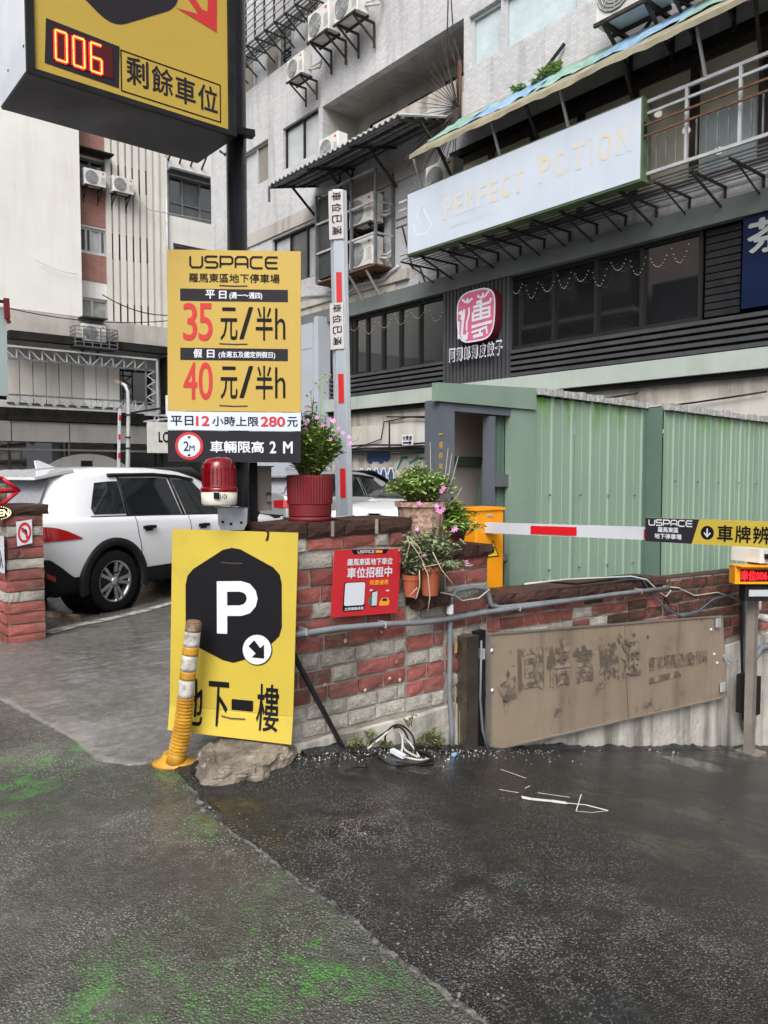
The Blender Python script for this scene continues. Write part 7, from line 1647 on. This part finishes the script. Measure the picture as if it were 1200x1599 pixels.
# stainless post with small LED panel and camera
gp_ = PY(1170, 1168, WY - .26); gp_.z = ramp_z(gp_.x); yP = gp_.y; post = thing('reader_post', 'slim stainless post with red LED panel and white camera at the right edge', 'post', tuple(gp_)); Dp = (gp_ - _C).dot(_F)
q1 = P(1176, 862, Dp); MB().bar(gp_, V((gp_.x, gp_.y, q1.z)), .075, .075).build('shaft', 'stainless_clean', post)
MB().bevbox(gp_.x - .16, gp_.x + .16, gp_.y - .1, gp_.y + .12, ramp_z(gp_.x) - .02, gp_.z + .02, .02).build('base_plate', 'stainless_clean', post)
MB().bx(gp_.x + .05, gp_.x + .17, gp_.y - .02, gp_.y + .16, P(1180, 1120, Dp).z, P(1180, 1060, Dp).z).build('side_box', 'soot', post)
lf = Pl(V((gp_.x, gp_.y, 0)) - _F * .22, _Rt, (0, 0, 1)); A0 = lf.px(1153, 912); A1 = lf.px(1240, 886); 
b = MB(); Mr = lambda a, c, d: lf.at(a, c, -d)
pr_ = [(A0[0], A0[1], 0), (A1[0], A0[1], 0), (A1[0], A1[1], 0), (A0[0], A1[1], 0)]
b.prism([Mr(A0[0] - .03, A0[1], 0), Mr(A1[0], A0[1], 0), Mr(A1[0], A1[1] + .01, 0), Mr(A0[0] - .03, A1[1] + .01, 0)], _F * .12); b.build('housing', 'box_orange', post)
b = MB(); b.prism([Mr(A0[0] - .05, A1[1] + .011, .1), Mr(A1[0], A1[1] + .011, .1), Mr(A1[0], A1[1] + .011, -.08), Mr(A0[0] - .01, A1[1] + .011, -.08)], (0, 0, .01)); b.build('hood', 'box_orange', post)
s0 = lf.px(1156, 908); s1 = lf.px(1235, 889); poly(lf, [(s0[0], s0[1]), (s1[0], s0[1]), (s1[0], s1[1]), (s0[0], s1[1])], 'led_back', post, 'led_panel', .003)
t0_ = lf.px(1157, 906); t1_ = lf.px(1198, 891); text('車位006', lf, (t0_[0], t0_[1], t1_[0], t1_[1]), 'led_red', post, bold=.03, lift=.006)
b = MB(); q = lf.px(1200, 927); b.prism([lf.at(q[0] - .19, q[1] - .075, -.04), lf.at(q[0] + .1, q[1] - .075, -.04), lf.at(q[0] + .1, q[1] + .075, -.04), lf.at(q[0] - .19, q[1] + .075, -.04)], _F * .12); b.build('flood_lamp', 'black_metal', post)
poly(lf, [(q[0] - .16, q[1] - .03), (q[0] + .08, q[1] - .03), (q[0] + .08, q[1] + .03), (q[0] - .16, q[1] + .03)], 'glass_blind', post, 'lamp_glass', -.03)
cpos = P(1180, 866, Dp - .1); b = MB(); b.bevbox(-.10, .1, -.13, .2, -.06, .06, .03, Matrix.Translation(cpos) @ Matrix.Rotation(HEAD - R_(60), 4, 'Z')); b.build('camera_body', 'ac_white', post); b = MB(); b.lathe(cpos + _Rt * .05 - _F * .14, [(0, -.02), (.04, -.02), (.045, .02)], 12, M=Matrix.Rotation(HEAD, 3, 'Z')); b.build('camera_lens', 'ink', post)
MB().bar(V((gp_.x, gp_.y, q1.z - .3)), V((gp_.x, gp_.y, q1.z + .05)), .05).build('camera_stem', 'pale_metal', post)
wc = thing('security_camera', 'small white bullet camera on the wall at the right edge', 'camera', tuple(PY(1196, 966, WY - .1)))
cpos = PY(1196, 966, WY - .12); MB().lathe(cpos, [(0, -.1), (.04, -.1), (.045, .06), (0, .06)], 12, 'Y').build('body', 'ac_white', wc); MB().lathe(cpos + V((0, -.102, 0)), [(0, -.002), (.028, -.002), (.028, .002)], 12, 'Y').build('lens', 'ink', wc); MB().bar(cpos, cpos + V((-.05, .09, .02)), .03).build('arm', 'ac_white', wc)

# ================================================================== CARS
def make_car(name, label, loc, rz, paint, rear_glass='car_rear_glass', hood=.98, roof=1.60, L_=4.46, W=.9):
    o = thing(name, label, 'car', loc, rz, None); M_ = WM[o]; R0, R1 = .86, 3.50; wr = .345
    T = lambda p: M_ @ V(p)
    def zr(x):
        tab = [(0, .98), (.10, 1.10), (.34, 1.47), (.52, roof - .05), (1.0, roof - .005), (1.7, roof), (2.3, roof - .04), (2.7, roof - .17), (3.05, roof - .37), (3.42, hood + .04)]
        return interp([(a, c) for a, c in tab], x)
    belt = lambda x: interp([(0, 1.07), (.5, 1.06), (1.5, 1.03), (2.6, .99), (3.42, hood - .02), (4.0, hood - .1), (4.3, hood - .22), (L_, hood - .32)], x)
    hw = lambda x: interp([(0, W - .16), (.06, W - .09), (.18, W - .04), (.5, W - .0), (1.2, W), (3.3, W), (3.9, W - .03), (4.2, W - .10), (4.38, W - .2), (L_, W - .34)], x)
    xs = [0, .04, .1, .2, .35, .5, .7, .9, 1.1, 1.3, 1.6, 1.9, 2.2, 2.5, 2.8, 3.1, 3.3, 3.5, 3.7, 3.9, 4.1, 4.25, 4.36, 4.43, L_]
    def sec(x):
        w, zb = hw(x), belt(x); e = .0 if .1 < x < 4.3 else .1; lo = .24 + e
        return [(0, lo), (w * .82, lo), (w * .95, lo + .06), (w * .985, .44), (w, .60), (w * .995, .74), (w * .985, .86), (w * .965, zb - .07), (w * .93, zb - .01), (w * .86, zb + .012), (w * .45, zb + .03), (0, zb + .04)]
    def loft(idx, m, nm, par, off=0.0, arch=True):
        b = MB(); S = [sec(x) for x in xs]; full = [[(-y, z) for y, z in s[::-1]][:-1] + s for s in S]
        if idx == 'low':
            for side in (-1, 1):
                base = len(b.v); vs = []; fs = []
                for i, x in enumerate(xs):
                    for k in (1, 2, 3): y, z = S[i][k]; vs.append(T((x, side * (y + off), z + (off if k == 3 else 0))))
                for i in range(len(xs) - 1):
                    for k in range(2): q = (i * 3 + k, i * 3 + k + 1, (i + 1) * 3 + k + 1, (i + 1) * 3 + k); fs.append(q if side > 0 else q[::-1])
                b.add(vs, fs, True)
            return b.build(nm, m, par)
        n = len(full[0]); vs = [T((x, y, z)) for x, f_ in zip(xs, full) for y, z in f_]; fs = []
        for i in range(len(xs) - 1):
            for k in range(n): fs.append((i * n + k, i * n + (k + 1) % n, (i + 1) * n + (k + 1) % n, (i + 1) * n + k))
        fs.append(tuple(range(n))[::-1]); fs.append(tuple((len(xs) - 1) * n + k for k in range(n))); b.add(vs, fs, True); return b.build(nm, m, par)
    body = loft('all', paint, 'body', o)
    # wheel arches cut from the body
    cut = MB()
    for x in (R0, R1):
        for sd in (-1, 1):
            c = [(x + .41 * math.cos(2 * math.pi * k / 28), .35 + .41 * math.sin(2 * math.pi * k / 28)) for k in range(28)]; cut.prism([T((a, sd * 1.2, z)) for a, z in c], M_.to_3x3() @ V((0, -sd * .75, 0)))
    me = bpy.data.meshes.new('cut'); inv = M_.inverted(); me.from_pydata([tuple(inv @ p) for p in cut.v], [], cut.f); co = bpy.data.objects.new('cut', me); C.objects.link(co); co.parent = o
    for mm_ in (me, body.data):
        bq = bmesh.new(); bq.from_mesh(mm_); bmesh.ops.remove_doubles(bq, verts=bq.verts, dist=1e-5); bmesh.ops.recalc_face_normals(bq, faces=bq.faces); bq.to_mesh(mm_); bq.free()
    md = body.modifiers.new('b', 'BOOLEAN'); md.object = co; md.operation = 'DIFFERENCE'; md.solver = 'EXACT'; bpy.context.view_layer.update()
    nm_ = bpy.data.meshes.new_from_object(body.evaluated_get(bpy.context.evaluated_depsgraph_get())); body.modifiers.clear(); body.data = nm_
    nm_.materials.clear(); nm_.materials.append(MATS[paint]); bpy.data.objects.remove(co)
    wn_ = body.modifiers.new('w', 'WEIGHTED_NORMAL'); wn_.keep_sharp = True
    # liners and cladding
    for x in (R0, R1):
        for sd in (-1, 1):
            b = MB(); n = 20; pts = [(R_(-14 + 208 * k / n)) for k in range(n + 1)]; vs = []; fs = []
            for k, a in enumerate(pts):
                w = hw(x) + .0
                for (r, y) in ((.385, w - .02), (.39, w + .022), (.47, w + .018), (.475, w - .03)): vs.append(T((x + r * math.cos(a), sd * y, .35 + r * math.sin(a) * (1.0))))
                if k:
                    q = 4 * (k - 1)
                    for j in range(3): fs.append((q + j, q + j + 1, q + j + 5, q + j + 4) if sd > 0 else (q + j + 4, q + j + 5, q + j + 1, q + j))
            b.add(vs, fs, True); b.build('arch_trim', 'car_cladding', o)
            MB().lathe(T((x, 0, .35)), [(0, sd * .465), (.40, sd * .465), (.402, sd * (W - .002)), ], 28, 'Y', M=M_.to_3x3(), cap=False).build('wheel_liner', 'tyre', o)
            wh = MB(); c = T((x, sd * (W - .10), .345)); wh.lathe(c, [(.225, -.10), (.30, -.11), (.335, -.095), (.345, -.05), (.345, .05), (.335, .095), (.30, .11), (.225, .10)], 36, 'Y', M=M_.to_3x3(), cap=False); wo = wh.build('wheel', 'tyre', o)
            b = MB(); b.lathe(c, [(.232, sd * .095), (.222, sd * .105), (.205, sd * .06), (.20, -sd * .08)], 36, 'Y', M=M_.to_3x3(), cap=False); b.build('rim', 'alloy', wo)
            b = MB(); b.lathe(c, [(0, sd * .0), (.2, sd * .0)], 24, 'Y', M=M_.to_3x3()); b.build('brake', 'soot', wo)
            for k in range(10):
                a = 2 * math.pi * (k // 2) / 5 + (.20 if k % 2 else -.20); r0, r1 = .035, .215; p = T((x + r0 * math.cos(a), sd * (W - .10 + .075), .345 + r0 * math.sin(a))); q = T((x + r1 * math.cos(a * 1.0), sd * (W - .10 + .09), .345 + r1 * math.sin(a)))
                MB().bar(p, q, .034, .022, up=M_.to_3x3() @ V((0, 1, 0))).build('spoke', 'alloy', wo)
            b = MB(); b.lathe(c, [(0, sd * .10), (.045, sd * .098), (.05, sd * .07)], 14, 'Y', M=M_.to_3x3()); b.build('hub_cap', 'alloy', wo)
    loft('low', 'car_cladding', 'sill_cladding', o, .008)
    def patch(x0, x1, fb_, ft_, sd, nm, m, off, nx=12):      # a skin following the body side between two curves
        b = MB(); vs = []; fs = []; nz = 6
        for i in range(nx + 1):
            x = x0 + (x1 - x0) * i / nx; s = sec(x)[1:9]; lo, hi = fb_(x), ft_(x)
            for j in range(nz + 1):
                z = lo + (hi - lo) * j / nz; zz_ = sorted((q[1], q[0]) for q in s); y = interp(zz_, z); vs.append(T((x - off * (1 if x < .05 else 0), sd * (y + off), z)))
        for i in range(nx):
            for j in range(nz): q = (i * (nz + 1) + j, (i + 1) * (nz + 1) + j, (i + 1) * (nz + 1) + j + 1, i * (nz + 1) + j + 1); fs.append(q if sd < 0 else q[::-1])
        b.add(vs, fs, True); return b.build(nm, m, o)
    b = MB(); b.prism([T((-.035, y, z)) for y, z in ((-.70, .34), (.70, .34), (.78, .48), (.72, .70), (-.72, .70), (-.78, .48))], M_.to_3x3() @ V((.10, 0, 0))); b.build('rear_bumper', 'car_cladding', o)
    for sd in (-1, 1):
        patch(.0, .46, lambda x: .26, lambda x: interp([(0, .66), (.08, .65), (.30, .47), (.46, .38)], x), sd, 'bumper_corner', 'car_cladding', .009)
        patch(.05, .13, lambda x: .47 - .6 * (x - .05), lambda x: .52 - .6 * (x - .05), sd, 'reflector', 'tail_red', .014, 3)
    # greenhouse
    yb = lambda x: hw(x) * .90 - (.05 if x < .3 else 0); yr = lambda x: interp([(0, .52), (.4, .58), (1, .62), (2.3, .61), (3.42, .60)], x)
    gx = [.06, .16, .26, .36, .5, .7, 1.0, 1.4, 1.8, 2.2, 2.5, 2.75, 3.0, 3.2, 3.42]; vs = []; fs = []
    def gsec(x):
        zb = belt(x) - .02; z1 = max(zr(x), zb + .03); return [(yb(x), zb), (yr(x) + (yb(x) - yr(x)) * .12, z1 - min(.10, (z1 - zb) * .2)), (yr(x) - .02, z1 - .035 * min(1, (z1 - zb) * 4)), (yr(x) * .6, z1 - .006), (0, z1)]
    for x in gx:
        s = gsec(x); vs += [T((x, -y, z)) for y, z in s] + [T((x, y, z)) for y, z in s[::-1][1:]]
    n = 9
    for i in range(len(gx) - 1):
        for k in range(n - 1): fs.append((i * n + k, (i + 1) * n + k, (i + 1) * n + k + 1, i * n + k + 1))
    fs.append(tuple(range(n))); fs.append(tuple((len(gx) - 1) * n + k for k in range(n))[::-1]); MB().add(vs, fs, True).build('roof', paint, o)
    def side(x, t, sd, off=.008):
        s = gsec(x); (y0, z0), (y1, z1) = s[0], s[1]; d = V((0, z1 - z0, y0 - y1)).normalized(); return T((x, sd * (y0 + (y1 - y0) * t + off * d.y), z0 + (z1 - z0) * t + off * abs(d.z)))
    wins = [('quarter_glass', lambda t: .62 + .20 * max(0, t - .0) * .9, lambda t: 1.12, .10, .86), ('rear_door_glass', lambda t: 1.16, lambda t: 2.02 - .10 * t, .06, .93), ('front_door_glass', lambda t: 2.10 - .10 * t, lambda t: 3.02 - .62 * t, .06, .93)]
    for sd in (-1, 1):
        for nm, f0, f1, t0, t1 in wins:
            vs = []; fs = []; nx, nt_ = 8, 5
            for j in range(nt_ + 1):
                t = t0 + (t1 - t0) * j / nt_; rr_ = .05 if nm == 'quarter_glass' and j in (0,) else 0
                for i in range(nx + 1): x = f0((t - t0) / (t1 - t0)) + rr_ + (f1((t - t0) / (t1 - t0)) - f0((t - t0) / (t1 - t0)) - rr_) * i / nx; vs.append(side(x, t, sd))
            for j in range(nt_):
                for i in range(nx): q = (j * (nx + 1) + i, j * (nx + 1) + i + 1, (j + 1) * (nx + 1) + i + 1, (j + 1) * (nx + 1) + i); fs.append(q if sd < 0 else q[::-1])
            MB().add(vs, fs, True).build(nm, 'car_glass', o)
        b = MB(); b.tube([side(x, .035, sd, .006) for x in (.62, .9, 1.4, 2, 2.6, 3.05)], .012, 6); b.tube([side(x, 1.0, sd, .012) for x in (1.0, 1.3, 1.7, 2.1, 2.4)], .022, 6); b.tube([side(1.14, t, sd, .008) for t in (0, .5, 1)], .012, 6); b.tube([side(2.06 - .1 * t, t, sd, .008) for t in (0, .5, 1)], .016, 6)
        b.build('window_trim', 'car_cladding', o)
        b = MB()
        for x0 in (1.22, 2.10, 3.12):
            s = sec(x0); b.tube([T((x0 + (.10 if (x0 < 1.5 and z < .75) else 0) * (1 - z), sd * (y + .0015), z)) for y, z in s[3:9]], .004, 4)
        b.tube([T((x, sd * (hw(x) * .97 + .002), .22 + .26)) for x in (1.3, 2, 3.0)], .003, 4); b.build('door_gap', 'ink', o)
        for x0 in (1.38, 2.32):
            y = hw(x0) * .985 + .004; z = belt(x0) - .14; b = MB(); b.bevbox(-.10, .10, -.014, .014, -.018, .018, .012, M_ @ Matrix.Translation((x0, sd * (y + .018), z + .012))); b.bevbox(-.06, .05, -.006, .006, -.032, .032, .005, M_ @ Matrix.Translation((x0 + .01, sd * y, z))); b.build('door_handle', 'car_cladding', o)
        patch(.0, .44, lambda x: .835 + .02 * x, lambda x: interp([(0, .99), (.14, .975), (.28, .93), (.44, .85)], x), sd, 'tail_lamp', 'tail_red', .010)
        b = MB(); b.add([T((-.014, sd * (W - .48), .84)), T((-.014, sd * (W - .155), .835)), T((-.014, sd * (W - .155), .99)), T((-.014, sd * (W - .48), .97))], [(0, 1, 2, 3)]); b.build('tail_lamp', 'tail_red', o)
        b = MB(); b.add([T((4.08, sd * (W - .055), .70)), T((4.40, sd * (W - .22), .68)), T((4.42, sd * (W - .25), .76)), T((4.05, sd * (W - .05), .82))], [(0, 1, 2, 3)]); b.build('headlight', 'lamp_clear', o)
        b = MB(); b.bevbox(-.07, .10, -.10, .10, -.06, .07, .04, M_ @ Matrix.Translation((2.82, sd * (W + .12), 1.06))); b.build('side_mirror', 'car_cladding' if paint == 'car_silver' else paint, o)
    # rear glass, spoiler, fin, windscreen
    b = MB(); rg_ = [T((.105, y, 1.10)) for y in (-.62, -.3, 0, .3, .62)] + [T((.33, y, 1.455)) for y in (.54, .3, 0, -.3, -.54)]
    b.add([p + (M_.to_3x3() @ V((-.022, 0, .012))) for p in rg_], [(0, 1, 8, 9), (1, 2, 7, 8), (2, 3, 6, 7), (3, 4, 5, 6)], True); b.build('rear_glass', rear_glass, o)
    b = MB(); b.prism([T((.62, y, zr(.6) + .004)) for y in (-.56, .56)] + [T((.10, y, roof - .115)) for y in (.60, -.60)], (0, 0, -.03)); b.build('spoiler', paint, o)
    b = MB(); b.prism([T((.60, -.006, roof - .03)), T((.84, -.006, roof - .01)), T((.62, -.006, roof + .065)), T((.58, -.006, roof + .06))], M_.to_3x3() @ V((0, .02, 0))); b.build('shark_fin', paint, o)
    b = MB(); ws_ = [T((3.40, y, hood + .02)) for y in (-.70, 0, .70)] + [T((2.42, y, roof - .055)) for y in (.56, 0, -.56)]; b.add([p + (M_.to_3x3() @ V((.06, 0, .05))) for p in ws_], [(0, 1, 4, 5), (1, 2, 3, 4)]); b.build('windscreen', 'car_glass', o)
    b = MB(); b.prism([T((L_ + .0, y, z)) for y, z in ((-.42, .36), (.42, .36), (.48, .55), (-.48, .55))], M_.to_3x3() @ V((.02, 0, 0))); b.build('grille', 'ink', o)
    return o
def place_car(px, x_local, y_local, ang, **k):
    loc = px - Matrix.Rotation(ang, 3, 'Z') @ V((x_local, y_local, 0)); return make_car(loc=(loc.x, loc.y, 0), rz=ang, **k)
wpt = PZ(180, 956); place_car(wpt, .86, -.88, R_(23), name='suv_car', label='white compact suv parked behind the left pillar and yellow signs', paint='car_white')
place_car(V((7.95, 12.4, 0)), 0, -.88, R_(3), name='silver_car', label='silver hatchback parked behind the red flower pot', paint='car_silver', roof=1.56)
place_car(V((7.75, 10.3, 0)), 4.46, .0, R_(180), name='white_car', label='white car nose showing between raised barrier arm and stone bowl', paint='car_white', hood=1.02)
